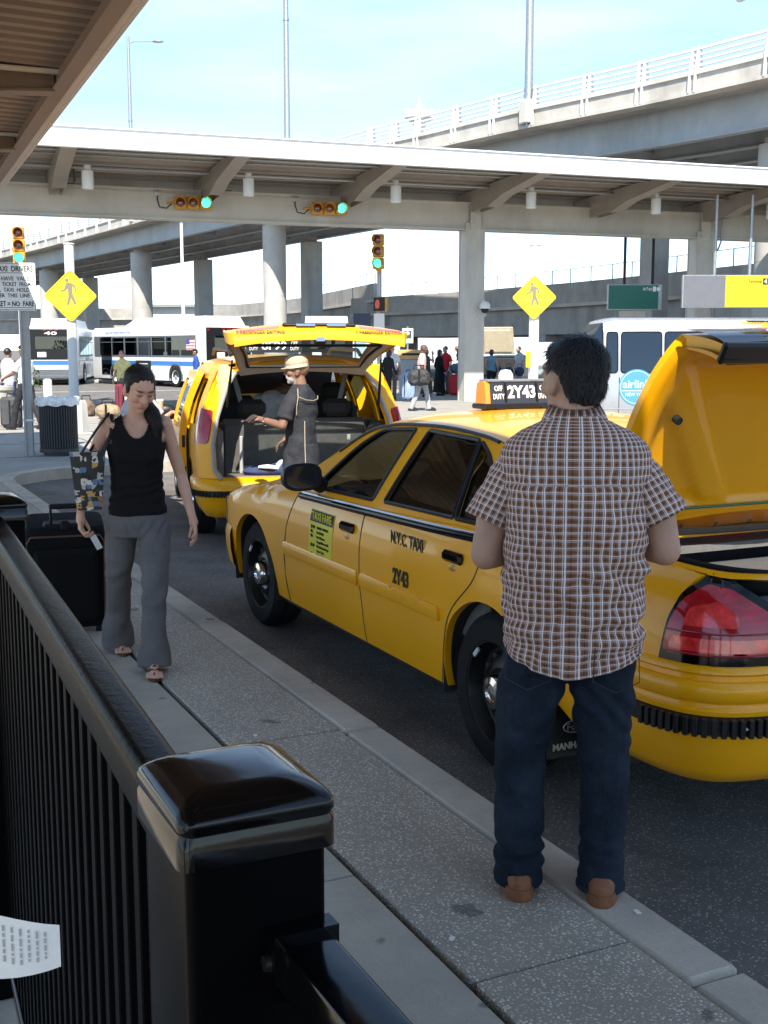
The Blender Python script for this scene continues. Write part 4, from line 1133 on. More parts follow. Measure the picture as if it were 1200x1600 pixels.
tlv = vboth('tail_lamp', patch(tl_o, lambda u, v: vb(u, v, .012), .04, lip=(.02, .02, 0), flip=True), RED)
# bumper
VB = [(.26, -.12), (.28, -.03), (.36, .01), (.46, .02), (.50, .03), (.56, .04), (.60, .035), (.635, .0), (.645, -.08)]
vus = [-.40-.04*i for i in range(40) if -.40-.04*i > -.66-VL]+[-.66-VL]
bmv = MB().grid(lambda s, t: vb(vus[round(s*(len(vus)-1))], VB[round(t*8)][0], VB[round(t*8)][1]), len(vus)-1, 8)
vboth('rear_bumper', bmv, YEL)
rsv = MB().grid(lambda s, t: vb(lerp(-.70, -.66-VL, s), lerp(.475, .535, t), .055 if .05 < t < .95 else .02), 30, 6)
rv = vboth('rub_strip', rsv, BLK)
rb2 = MB()
u = -.74
while u > -.66-VL:
    a = vb(u, .505, .06); rb2.box(a, (.014, .014, .055)); u -= .03
ob('rub_ribs', rb2, BLK, rv, kind='stuff'); ob('rub_ribs', mirror_mb(rb2), BLK, rv, kind='stuff')
# sides
va = [(.0+.40*math.cos(g), .35+.40*math.sin(g)) for g in [lerp(PI+.15, -.15, i/20) for i in range(21)]]
sd = [(-.61, .64), (-.42, .5)]+va+[(2.35, .28), (2.35, 1.0), (2.0, 1.25), (1.55, 1.60), (1.0, 1.66), (-.59, 1.66), (-.59, .66)]
wq = rnd_poly([(-.45, 1.10), (.15, 1.08), (.15, 1.52), (-.35, 1.52)], .05)
wfr = rnd_poly([(1.28, 1.05), (2.1, 1.03), (1.85, 1.24), (1.5, 1.50), (1.28, 1.52)], .03)
wdr = rnd_poly([(.22, 1.07), (1.2, 1.05), (1.2, 1.52), (.22, 1.52)], .04)
sdR = patch(sd, vb, .08, holes=(wq, wfr, wdr), lip=vlip, flip=True)
opening = rnd_poly([(.22, .36), (1.2, .36), (1.2, 1.55), (.22, 1.55)], .06)
sdL = patch(sd, vb, .08, holes=(wq, wfr, opening), lip=vlip, flip=True)
ob('side_panel', sdL, YEL, MV); ob('side_panel', mirror_mb(sdR), YEL, MV)
for w, sds in ((wq, 3), (wfr, 3), (wdr, 2)):
    gm = patch(w, lambda u, v: vb(u, v, -.012), .12, flip=True)
    if sds & 1: ob('side_glass', gm, GLASS, MV)
    if sds & 2: ob('side_glass', mirror_mb(gm), GLASS, MV)
fe = [(2.36, .28), (2.36, 1.0), (2.6, 1.02), (3.2, .95), (3.75, .82), (3.85, .6), (3.8, .28)]+[(3.03+.40*math.cos(g), .35+.40*math.sin(g)) for g in [lerp(-.15, PI+.15, i/20) for i in range(21)]]
vboth('front_fender', patch(fe, vb, .09, lip=vlip, flip=True), YEL)
ob('hood', MB().grid(lambda s, t: (lambda a: Vector((lerp(a.x, -a.x, s), a.y, a.z+.09*(1-(2*s-1)**2))))(vb(lerp(2.36, 3.82, t), lerp(1.01, .80, t*t))), 14, 12), YEL, MV)
ob('nose', MB().grid(lambda s, t: Vector((lerp(-.88, .88, s), 3.82+.14*(1-(2*s-1)**4)-.05*t, lerp(.87, .3, t))), 14, 6), YEL, MV)
def vroof(s, t):
    y = lerp(-.74, 1.5, t); e = vb(max(y, -.6), 1.66); x = lerp(e.x, -e.x, s); k = abs(x/e.x)
    return Vector((x, y-.16*(1-k*k)*(1-t)**3+.15*(1-k*k)*t**4, 1.655+.085*(1-k**2.4)-.015*(1-t)**4))
ob('roof', MB().grid(vroof, 20, 20, flip=False), YEL, MV, smooth=60)
ob('windscreen', MB().grid(lambda s, t: vroof(s, 1).lerp(Vector((lerp(-.84, .84, s), 2.5+.14*(1-(2*s-1)**2), 1.03)), t), 14, 8), GLASSC, MV, smooth=60)
for sx in (-1, 1): ob('roof_rail', MB().tube([(sx*.62, -.5, 1.74), (sx*.62, -.35, 1.79), (sx*.63, 1.1, 1.80), (sx*.63, 1.25, 1.74)], .018, 6), BLK, MV)
# sliding door standing off the left side
sdr = MV and ob('sliding_door', patch(rnd_poly([(.22, .36), (1.36, .36), (1.36, 1.58), (.22, 1.58)], .05), lambda u, v: vb(u, v, .10)+Vector((0, -.12, 0)), .08, holes=(rnd_poly([(.32, 1.07), (1.27, 1.06), (1.27, 1.50), (.32, 1.50)], .04),), lip=lambda p: Vector((.07, 0, 0)), flip=True), YEL, MV)
ob('door_glass', patch(rnd_poly([(.32, 1.07), (1.27, 1.06), (1.27, 1.50), (.32, 1.50)], .04), lambda u, v: vb(u, v, .085)+Vector((0, -.12, 0)), .1, flip=True), GLASS, sdr)
ob('inner_panel', MB().box((-.98, .68, .72), (.03, 1.0, .6), b=.012), GREYIN, sdr)
ob('latch', MB().box((-1.035, .10, .9), (.03, .012, .12)).box((-1.03, .10, .62), (.03, .012, .06)), BLK, sdr)
ob('handle', MB().box((-1.11, .45, .95), (.02, .16, .05), b=.01), YEL, sdr)
for sx in (-1, 1):
    o = ob('wing_mirror', MB().sphere((sx*1.10, 2.12, 1.08), (.13, .06, .095), 16, 10).tube([(sx*.93, 2.14, 1.02), (sx*1.05, 2.12, 1.05)], .035, 8), BLK, MV)
    for yy in (0, 3.03): wheel(MV, sx*.865, yy, .335, .21, sx, True, STEEL)
ob('underbody', MB().box((0, 1.4, .33), (1.6, 4.6, .22)), DARKIN, MV)
for yy in (0, 3.03):
    for sx in (-1, 1): ob('wheel_well', MB().lathe([(.40, sx*.93), (.41, sx*.6), (.05, sx*.58)], 20, (0, yy, .35), 'x', a0=-.2, a1=PI+.2), DARKIN, MV)
# cargo area
ob('cargo_floor', MB().box((0, .9, .545), (1.72, 3.6, .06), b=.01).box((0, -.80, .60), (1.45, .30, .10), b=.02), GREYIN, MV)
for sx in (-1, 1): ob('side_trim', MB().box((sx*.80, -.35, .84), (.16, .85, .52), b=.05), GREYIN, MV)
rs_ = ob('rear_bench', MB().box((-.37, -.30, .86), (.70, .14, .56), Matrix.Rotation(R(6), 3, 'X'), b=.05).box((.37, -.30, .86), (.70, .14, .56), Matrix.Rotation(R(6), 3, 'X'), b=.05).box((0, -.1, .66), (1.4, .5, .16), b=.05), mat('seat_grey', (.10, .098, .09), .85, var=.2, vs=14, bump=.3, bs=120), MV)
for x in (-.52, .52):
    ob('seat_strap', MB().box((x, -.395, .80), (.035, .012, .36), Matrix.Rotation(R(6), 3, 'X'), b=.004), mat('strap_grey', (.45, .45, .44), .5), rs_)
ob('seat_latch', MB().box((-.34, -.385, .655), (.34, .05, .075), b=.02), mat('latch_grey', (.32, .32, .31), .5), rs_); ob('seat_latch', MB().box((.34, -.385, .655), (.34, .05, .075), b=.02), mat('latch_grey', (.32, .32, .31), .5), rs_)
for x in (-.55, .55):
    st_2 = ob('middle_seat', MB().box((x, .62, .95), (.52, .14, .62), Matrix.Rotation(R(10), 3, 'X'), b=.06).box((x, .85, .66), (.52, .5, .16), b=.05), DARKIN, MV)
    ob('headrest', MB().box((x, .54, 1.36), (.27, .1, .18), b=.045), DARKIN, st_2)
    ob('headrest', MB().box((x*.75, -.36, 1.24), (.27, .1, .17), b=.045), DARKIN, rs_)
for x in (-.42, .42): ob('front_seat', MB().box((x, 1.45, .95), (.52, .14, .7), Matrix.Rotation(R(10), 3, 'X'), b=.06), DARKIN, MV)
for sx in (-1, 1): ob('seat_belt', MB().box((sx*.52, -.1, 1.42), (.045, .006, .5), Matrix.Rotation(R(14*sx), 3, 'Y')), mat('belt_grey', (.28, .28, .27), .7), MV)
ob('headlining', MB().grid(lambda s, t: vroof(s, t)+Vector((0, 0, -.035)), 8, 8), GREYIN, MV)
# roof sign of the minivan, seen through the gate glass
vs_ = ob('roof_sign', MB().prism([(1.02, 1.76), (1.16, 1.76), (1.14, 1.90), (1.04, 1.90)], -.30, .30, 'x'), mat('sign_face_dark', (.02, .02, .02), .3), MV, smooth=0)
text('8F99', .12, WH, vs_, (0, 1.017, 1.83), tilt, width=.27, weight=.003)
for sx in (-1, 1):
    text('OFF', .05, WH, vs_, (sx*.22, 1.02, 1.86), tilt, width=.07); text('DUTY', .05, WH, vs_, (sx*.22, 1.017, 1.80), tilt, width=.09)
# tailgate, raised
TG = bpy.data.objects.new('tailgate', None)
def ghw(s): return interp([(0, .60), (.3, .66), (.62, .75), (.85, .79), (.97, .76), (1.0, .72)], s)
def gtop(x, s): return .10*math.sin(PI*min(1, s*.9))-.07*(x/.75)**2-.05*sst(s, .8, 1.0)
GL = 1.02
gm = MB()
gm.grid(lambda a, b: (lambda s: (lambda x: Vector((x, -s*GL, gtop(x, s)))) (lerp(-1, 1, a)*ghw(s)))(sst(b, -.3, 1.0) if False else b), 24, 30, flip=True)
gm.f = [f for f in gm.f if not (lambda c: .12 < -c.y/GL < .60 and abs(c.x) < ghw(-c.y/GL)-.10)(sum((gm.v[i] for i in f), Vector())/4)]
gm.mi = [0]*len(gm.f)
# curled lower lip (faces back when open)
gm.grid(lambda a, b: (lambda x: Vector((x, -GL-.03*math.sin(PI*b*.8), gtop(x, 1)-.135*b)))(lerp(-1, 1, a)*ghw(1)*(1+.0*b)), 24, 5, flip=True)
n1 = 30
for sx in (-1, 1):
    gm.add([Vector((sx*ghw(i/n1), -i/n1*GL, gtop(ghw(i/n1), i/n1))) for i in range(n1+1)]+[Vector((sx*(ghw(i/n1)-.02), -i/n1*GL, gtop(ghw(i/n1), i/n1)-.10*min(1, .5+i/n1))) for i in range(n1+1)], [(i, i+1, n1+2+i, n1+1+i) for i in range(n1)])
TG = ob('tailgate', gm, YEL, MV, (0, -.80, 1.665), (-R(20), 0, 0), smooth=50)
gt_ = MB()
def gund(x, s): return gtop(x, s)-.075-.02*s
gt_.grid(lambda a, b: (lambda s: (lambda x: Vector((x, -s*GL, gund(x, s))))(lerp(-1, 1, a)*(ghw(s)-.03)))(b*.98), 24, 30)
gt_.f = [f for f in gt_.f if not (lambda c: .14 < -c.y/GL < .58 and abs(c.x) < ghw(-c.y/GL)-.14)(sum((gt_.v[i] for i in f), Vector())/4)]
gt_.mi = [0]*len(gt_.f)
ob('inner_trim', gt_, mat('trim_warm_grey', (.40, .375, .33), .7, var=.08, vs=6), TG)
ob('gate_glass', MB().grid(lambda a, b: (lambda s: (lambda x: Vector((x, -s*GL, gtop(x, s)-.02)))(lerp(-1, 1, a)*(ghw(s)-.08)))(lerp(.10, .62, b)), 12, 8), glass('gate_glass', (.72, .78, .76)), TG)
ob('gate_seal', MB().tube([(s_x*(ghw(s)-.11), -s*GL, gund(ghw(s)-.11, s)-.004) for s_x, s in [(-1, .14), (-1, .3), (-1, .45), (-1, .58), (1, .58), (1, .45), (1, .3), (1, .14), (-1, .14)]], .014, 6), BLK, TG)
ob('latch', MB().box((0, -GL*.985, gtop(0, 1)-.125), (.10, .05, .07), b=.01), BLK, TG); ob('latch_plate', MB().box((.0, -GL-.02, gtop(0, 1)-.125), (.07, .01, .05)), CHROME, TG)
ob('handle_bar', MB().box((0, -GL*.985, gtop(0, 1)+.0), (.62, .07, .035), b=.012), BLK, TG); ob('plate_lamp', MB().box((-.12, -GL-.025, gtop(0, 1)-.01), (.16, .02, .02)), CHROME, TG); ob('plate_lamp', MB().box((.14, -GL-.025, gtop(0, 1)-.01), (.16, .02, .02)), CHROME, TG)
PINK = mat('warning_pink', (.80, .14, .16), .5)
for sx in (-1, 1):
    ob('warning_tape', MB().grid(lambda a, b: (lambda x: Vector((x, -GL-.002-.01*b, gtop(x, 1)+.006-.022*b)))(sx*lerp(.34, .70, a)), 8, 2, flip=(sx > 0)), PINK, TG)
    text('!! PASSENGER EXITING', .040, PRINT, TG, (sx*.50, -GL-.034, gtop(.5, 1)-.045), Matrix.Rotation(R(10), 3, 'X') @ fr, width=.40, weight=.0006)
for sx in (-1, 1):
    ob('gas_strut', MB().tube([(sx*.70, -.92, 1.28), (sx*.685, -1.05, 1.50), (sx*.67, -1.16, 1.70)], [.013, .013, .008], 8), BLK, MV)
ob('jacket', MB().sphere((-.34, -.80, .68), (.22, .12, .06), 16, 8).sphere((-.18, -.84, .70), (.16, .10, .07), 14, 8), mat('navy_cloth', (.03, .045, .12), .9, var=.4, vs=9), None, label='dark blue jacket lying on the minivan cargo sill', cat='jacket')
jk = bpy.data.objects['jacket']; jk.location = MV.location; jk.rotation_euler = MV.rotation_euler
sc_ = ob('scarf', MB().tube([(-.20, -.86, .78), (-.26, -.90, .72), (-.34, -.92, .735), (-.42, -.90, .73)], [.03, .04, .035, .02], 8, flat=.5).tube([(-.18, -.86, .77), (-.12, -.84, .84), (-.13, -.80, .90)], [.02, .03, .015], 8), mat('scarf_white', (.62, .68, .72), .9, var=.4, vs=20), None, label='crumpled white and blue scarf on the jacket in the minivan boot', cat='scarf')
sc_.location = MV.location; sc_.rotation_euler = MV.rotation_euler

# ================================================================== SHUTTLE VANS
def vanbody(name, label, loc, rz, L, Wd, H, wins, mcol, nose=True):
    t = thing(name, label, 'van', loc, rz)
    hw = Wd/2
    def sec(y, sc=1.0, top=H):
        z0 = .32
        pts = [(hw*.94, z0), (hw, z0+.25), (hw, 1.15), (hw*.97, 1.35), (hw*.90, top-.22), (hw*.80, top-.06), (hw*.55, top)]
        return [(x*sc, y, z) for x, z in pts]+[(-x*sc, y, z) for x, z in pts[::-1]]
    rings = [sec(-L, .97, H-.03), sec(-L+.06, 1.0, H), sec(-1.25, 1.0, H), sec(-1.05, 1.0, H-.05)]
    m = MB().loft([[Vector(p) for p in r] for r in rings])
    ob('body', m, mcol, t, smooth=30)
    # front: bonnet wedge
    fm = MB().loft([[Vector((x, y, z)) for x, z in ((hw*.94, .32), (hw, .57), (hw, 1.12), (hw*.9, zz), (-hw*.9, zz), (-hw, 1.12), (-hw, .57), (-hw*.94, .32))] for y, zz in ((-1.06, 1.28), (-.3, 1.2), (-.05, 1.1), (.02, .95))])
    ob('bonnet', fm, mcol, t, smooth=30)
    ob('windscreen', MB().loft([[Vector(p) for p in ((hw*.88, -.45, 1.22), (hw*.78, -1.02, H-.1), (-hw*.78, -1.02, H-.1), (-hw*.88, -.45, 1.22))], [Vector(p) for p in ((hw*.88, -1.04, 1.22), (hw*.78, -1.06, H-.1), (-hw*.78, -1.06, H-.1), (-hw*.88, -1.04, 1.22))]]), GLASSD, t, smooth=0)
    for a, b in wins:
        for sx in (-1, 1):
            zs = (1.38, H-.26)
            w = rnd_poly([(-b, zs[0]), (-a, zs[0]), (-a, zs[1]), (-b, zs[1])], .06)
            f = lambda u, v: Vector((sx*(lerp(hw*.968, hw*.902, (v-1.35)/(H-.22-1.35))+.008), u, v))
            wo = ob('window', patch(w, f, .3, flip=(sx < 0), lip=(-sx*.01, 0, 0)), GLASSD, t)
            ob('frame', MB().tube([f(p[0], p[1]) for p in w+[w[0]]], .012, 6), BLK, wo)
    for y in (-.95, -L+1.2):
        for sx in (-1, 1): wheel(t, sx*(hw-.12), y, .37, .22, sx, True, STEEL)
    for a, b in zip(wins[:-1], wins[1:]):
        for sx in (-1, 1): ob('door_seam', MB().box((sx*(hw+.001), -(a[1]+b[0])/2, .85), (.006, .012, .9)), DARKIN, t)
    ob('underside', MB().box((0, -L/2, .36), (Wd*.85, L*.95, .2)), DARKIN, t)
    ob('rear_lamp', MB().box((hw-.04, -L-.01, 1.0), (.12, .04, .35), b=.01), RED, t); ob('rear_lamp', MB().box((-hw+.04, -L-.01, 1.0), (.12, .04, .35), b=.01), RED, t)
    for sx in (-1, 1): ob('wing_mirror', MB().box((sx*(hw+.16), -.75, 1.35), (.16, .08, .26), b=.03).cyl((sx*hw, -.8, 1.3), (sx*(hw+.1), -.77, 1.33), .02, 6), BLK, t)
    return t
SILVER = mat('van_silver', (.36, .375, .40), .3, .3, coat=.5, var=.03)
AL = vanbody('shuttle_van', 'silver shuttle van with blue round airlink logo', (12.10, 18.62, 0), R(64.4), 6.0, 2.0, 2.36, ((1.10, 1.30), (1.36, 2.08), (2.14, 3.10), (3.24, 3.54), (3.80, 4.6), (4.7, 5.6)), SILVER)
BL = mat('airlink_blue', (.07, .27, .66), .5)
PALE = mat('airlink_pale', (.62, .74, .86), .5)
cy = -1.64
lg = ob('logo', MB().lathe([(0, .004), (.32, .004), (.32, 0)], 40, (-1.003, cy, 1.12), 'x'), BL, AL)
lg.data.transform(Matrix.Translation((-.0, 0, 0)))
for i, v in enumerate(lg.data.vertices): v.co.x = -1.004-(.005 if (i < 80) else 0)
ob('logo_ring', MB().tube([(-1.008, cy+.29*math.cos(g), 1.12+.29*math.sin(g)) for g in [2*PI*i/40 for i in range(41)]], .006, 5), PALE, lg)
text('airlink', .20, PALE, lg, (-1.011, cy, 1.17), sideL, width=.50, weight=.003)
ob('logo_rule', MB().box((-1.009, cy, 1.06), (.003, .52, .012)), PALE, lg)
text('NEW YORK', .085, PALE, lg, (-1.011, cy, .99), sideL, width=.40, weight=.001)
text('airlink', .08, BL, AL, (-1.006, -2.8, 1.30), sideL, width=.3, weight=.002)
ob('side_stripe', MB().box((-1.002, -3.0, .74), (.006, 4.6, .02)), mat('trim_grey', (.3, .3, .3), .5), AL)

# ================================================================== BUSES
BUSW = mat('bus_white', (.78, .79, .80), .35, coat=.4, var=.04, vs=2, grime=.12)
BUSB = mat('bus_blue', (.03, .16, .47), .35, coat=.4, var=.05)
BUSG = mat('bus_grey', (.10, .11, .12), .4, var=.1, vs=4)
def bus(name, label, loc, rz, num, L=11.0, Wd=2.6, H=2.86, low_left=True):
    t = thing(name, label, 'bus', loc, rz, 'city buses across the road')
    hw = Wd/2
    pts = [(hw*.98, .30), (hw, .45), (hw, 2.5), (hw*.96, H-.12), (hw*.86, H)]
    sec = lambda y, k=1: [Vector((x*k, y, z)) for x, z in pts]+[Vector((-x*k, y, z)) for x, z in pts[::-1]]
    ob('body', MB().loft([sec(0, .985), sec(.05), sec(L-.05), sec(L, .985)]), BUSW, t, smooth=30)
    ob('roof_unit', MB().loft([[Vector((x, y, z)) for x, z in ((hw*.8, H-.02), (hw*.74, H+h), (-hw*.74, H+h), (-hw*.8, H-.02))] for y, h in ((.15, .12), (.5, .44), (L*.62, .44), (L*.72, .1))]), WHITEP, t, smooth=20)
    for sx in (-1, 1):
        X = sx*(hw+.012)
        ob('blue_band', MB().box((X, L*.5-.4, 1.12), (.02, L-1.6, .20)), BUSB, t)
        ob('window_band', MB().box((X*.996, L*.52, 1.92), (.02, L-1.0, 1.02)), BUSG, t)
        n = 7; a = .75
        wd = (L-1.6)/n
        for k in range(n):
            w = ob('window', MB().box((sx*(hw+.014), a+wd*(k+.5), 1.92), (.02, wd-.14, .86), b=.008), GLASSD, t)
            ob('transom', MB().box((sx*(hw+.028), a+wd*(k+.5), 2.14), (.012, wd-.14, .03)), BUSG, w)
        for y in (2.55, L-2.6):
            ob('wheel_arch', MB().lathe([(.0, sx*(hw+.004)), (.60, sx*(hw+.004)), (.60, sx*(hw-.3))], 24, (0, y, .5), 'x', a0=-.15, a1=PI+.15), DARKIN, t)
            ob('arch_trim', MB().tube([(sx*(hw+.012), y+.60*math.cos(g), .5+.60*math.sin(g)) for g in [lerp(-.25, PI+.25, i/20) for i in range(21)]], .035, 6), BUSG, t)
            wheel(t, sx*(hw-.10), y, .48, .28, sx, True, WHITEP)
        ob('service_panel', MB().box((X, 4.7, .72), (.012, 1.2, .5)), WHITEP, t)
    ob('door', MB().box((-hw-.015, L-1.6, 1.45), (.02, 1.1, 1.9)), GLASSD, t)
    # rear
    ob('rear_panel', MB().box((0, -.012, 2.02), (Wd*.93, .03, 1.5), b=.01), BLK, t)
    ob('rear_window', MB().box((.05, -.03, 2.1), (Wd*.62, .02, .62), b=.01), GLASSD, t)
    ob('rear_grille', MB().box((0, -.03, .62), (Wd*.8, .03, .34)), BUSG, t)
    ob('rear_band', MB().box((0, -.014, 1.12), (Wd*.96, .02, .20)), BUSB, t)
    ob('bumper', MB().box((0, -.05, .42), (Wd*.99, .14, .18), b=.03), BUSG, t)
    for x in (-.28, 0, .28): ob('marker_lamp', MB().box((x, -.02, H-.13), (.14, .03, .05)), RED, t)
    for sx in (-1, 1):
        ob('marker_lamp', MB().box((sx*1.1, -.02, H-.2), (.10, .03, .08)), RED, t)
        ob('tail_lamp', MB().lathe([(0, -.02), (.07, -.03), (.08, 0)], 12, (sx*1.05, -.02, .95), 'y'), RED, t)
    if num: text(num, .22, WHITEP, t, (0, -.035, 2.56), fr, width=.62, weight=.004)
    ob('notice', MB().box((-.45, -.04, 1.52), (.42, .012, .24)), PAPER, t)
    ob('mud_skirt', MB().box((0, L/2, .30), (Wd*.9, L*.94, .2)), DARKIN, t)
    return t
b2 = bus('city_bus', 'white and blue bus with number 3571 and flag sticker, right of the yellow sign', (17.1, 52.3, 0), R(15), '3571')
FLB, FLR = mat('flag_blue', (.05, .07, .3), .6), mat('flag_red', (.5, .05, .06), .6)
fx = -1.335
fl = ob('flag_sticker', MB().box((fx, 1.15, 2.0), (.01, .75, .5)), PAPER, b2)
for k in range(4): ob('stripe', MB().box((fx-.006, 1.15, 1.80+k*.14), (.006, .75, .06)), FLR, fl)
ob('canton', MB().box((fx-.009, 1.36, 2.13), (.006, .32, .24)), FLB, fl)
text('Clean Air Hybrid Electric Bus', .16, BUSB, b2, (-1.31, 8.2, 2.62), sideL, width=2.7, weight=.002)
ob('ad_board', MB().box((-1.325, 5.6, .98), (.012, 1.5, .52)), PRINT, b2)
for z in (1.08, .94): ob('ad_line', MB().box((-1.334, 5.6, z), (.006, .9, .05)), mat('pale_print', (.6, .6, .5), .6), b2)
b1 = bus('city_bus', 'white and blue bus showing its grey rear, behind the left sign pole', (10.45, 60.1, 0), -R(17.5), '40')
b3 = bus('city_bus', 'white bus seen end on, its roof showing above the minivan tailgate', (21.2, 50.4, 0), -R(22.9), '')
ob('warning_label', MB().box((1.05, -.03, .95), (.16, .02, .9)), SIGNY, b1)

# ================================================================== AIRLINER AND TERMINAL FAR BEHIND
ap_ = thing('airliner', 'white airliner with dark nu lettering, parked far behind the silver van', 'airplane', (104, 150, 0), R(68))
pr = [(-29, .25), (-26, 1.0), (-20, 1.9), (-12, 2.45), (0, 2.5), (14, 2.5), (19, 2.3), (22, 1.7), (23.6, .9), (24.2, .05)]
fm = MB(); fm.loft([[Vector((r*math.cos(g), y, 5.0+(.9 if y < -18 else 0)*(-18-y)/11+r*math.sin(g))) for g in [2*PI*i/28 for i in range(28)]] for y, r in pr])
AW = mat('airliner_white', (.82, .83, .84), .3, coat=.5)
ob('fuselage', fm, AW, ap_, smooth=60)
wsm = MB()
for k in range(60): wsm.box((-2.47, -16+k*.56, 5.55), (.05, .22, .32))
ob('window_row', wsm, DARKIN, ap_, kind='stuff')
ob('tail_fin', MB().prism([(-28, 6.5), (-21, 7.2), (-26.5, 14.5), (-30, 14.5)], -.2, .2, 'x'), AW, ap_)
for sx in (-1, 1):
    ob('wing', MB().prism([(sx*2, 5), (sx*2, -4), (sx*25, -11), (sx*25, -8.5)], 3.6, 4.0), AW, ap_)
    ob('engine', MB().lathe([(1.1, 0), (1.2, -1), (1.1, -3), (.7, -3.6)], 20, (sx*8, 3.5, 2.6), 'y'), AW, ap_)
    ob('landing_gear', MB().cyl((sx*3, -2, 0), (sx*3, -2, 3.4), .45, 12), DARKIN, ap_)
ob('nose_gear', MB().cyl((0, 18, 0), (0, 18, 3), .3, 10), DARKIN, ap_)
text('nu', 2.4, mat('airline_navy', (.015, .03, .10), .5), ap_, (-2.53, 8.5, 5.9), sideL, width=3.6, weight=.05)
tb_ = thing('terminal_building', 'far pale glass fronted terminal seen under the ramp bridge', 'building', (60, 118, 0), -R(26))
ob('wall', MB().box((0, 4, 3.2), (60, 8, 6.4)), WHITEP, tb_)
for k in range(12):
    for j in range(2):
        w = ob('window', MB().box((-27.5+k*5, -.05, 1.7+j*2.6), (4.6, .12, 2.2)), mat('terminal_glass', (.45, .60, .66), .15, 0, coat=1), tb_)
ob('roof', MB().box((0, 4, 6.55), (62, 9.5, .3)), STEEL, tb_)
# ================================================================== PEOPLE
def cloth(name, col, var=.15, vs=14, rough=.9, bump=.35, bs=160): return mat('cloth_'+name, col, rough, var=var, vs=vs, bump=bump, bs=bs, spec=.2)
def skinmat(name, col):
    if 'skin_'+name in MATS: return MATS['skin_'+name]
    m = bpy.data.materials.new('skin_'+name); m.use_nodes = True
    nt = m.node_tree; b = nt.nodes['Principled BSDF']; L = nt.links
    b.inputs['Roughness'].default_value = .55
    b.inputs['Specular IOR Level'].default_value = .35
    b.inputs['Subsurface Weight'].default_value = .12
    b.inputs['Subsurface Radius'].default_value = (.012, .005, .003)
    a = nt.nodes.new('ShaderNodeAttribute'); a.attribute_name = 'tone'
    n = N(nt, 'ShaderNodeTexNoise', Scale=18, Detail=5, Roughness=.6)
    t = nt.nodes.new('ShaderNodeTexCoord'); L.new(t.outputs['Object'], n.inputs['Vector'])
    r = nt.nodes.new('ShaderNodeMapRange'); r.inputs[3].default_value = .82; r.inputs[4].default_value = 1.18; L.new(n.outputs['Fac'], r.inputs[0])
    mm = nt.nodes.new('ShaderNodeMix'); mm.data_type = 'RGBA'; mm.blend_type = 'MULTIPLY'; mm.inputs[0].default_value = 1
    L.new(a.outputs['Color'], mm.inputs[6]); L.new(r.outputs[0], mm.inputs[7]); L.new(mm.outputs[2], b.inputs['Base Color'])
    m['col'] = col
    MATS['skin_'+name] = m
    return m
SKIN = {'light': (.58, .325, .22), 'tan': (.46, .265, .185), 'dark': (.12, .062, .040), 'brown': (.22, .118, .078)}
def paint(me, base, spots=(), M=None):
    """skin tone per vertex: spots = (centre, radii, colour, strength) in head space"""
    at = me.color_attributes.new('tone', 'FLOAT_COLOR', 'POINT')
    Mi = M.inverted() if M else None
    for i, v in enumerate(me.vertices):
        c = Vector(base)
        if Mi:
            p = Mi @ v.co
            for (ce, ra, co, st) in spots:
                d = sum(((p[k]-ce[k])/ra[k])**2 for k in range(3))
                if d < 2.2: c = c.lerp(Vector(co), st*max(0, min(1, (1.6-d)/1.0)))
        at.data[i].color = (c.x, c.y, c.z, 1)
def capsule(mb, p, r, q, r2, n=14):
    p, q = Vector(p), Vector(q)
    mb.tube([p, p.lerp(q, .33), p.lerp(q, .66), q], [r, lerp(r, r2, .33), lerp(r, r2, .66), r2], n)
    mb.sphere(p, r, n, 8); mb.sphere(q, r2, n, 8)
def ellring(z, rx, ry, cx=0., cy=0., n=24, e=2.4, lean=0.):
    return [Vector((cx+rx*math.copysign(abs(math.cos(g))**(2/e), math.cos(g)), cy+ry*math.copysign(abs(math.sin(g))**(2/e), math.sin(g))+lean, z)) for g in [2*PI*i/n for i in range(n)]]
def limb(mb, pts):
    for (p, r), (q, r2) in zip(pts[:-1], pts[1:]): capsule(mb, p, r, q, r2)
def limbflat(mb, pts):
    limb(mb, pts[:-1]); (p, r), (q, r2) = pts[-2:]
    p, q = Vector(p), Vector(q)
    mb.tube([p, p.lerp(q, .5), q], [r, lerp(r, r2, .5), r2], 18)
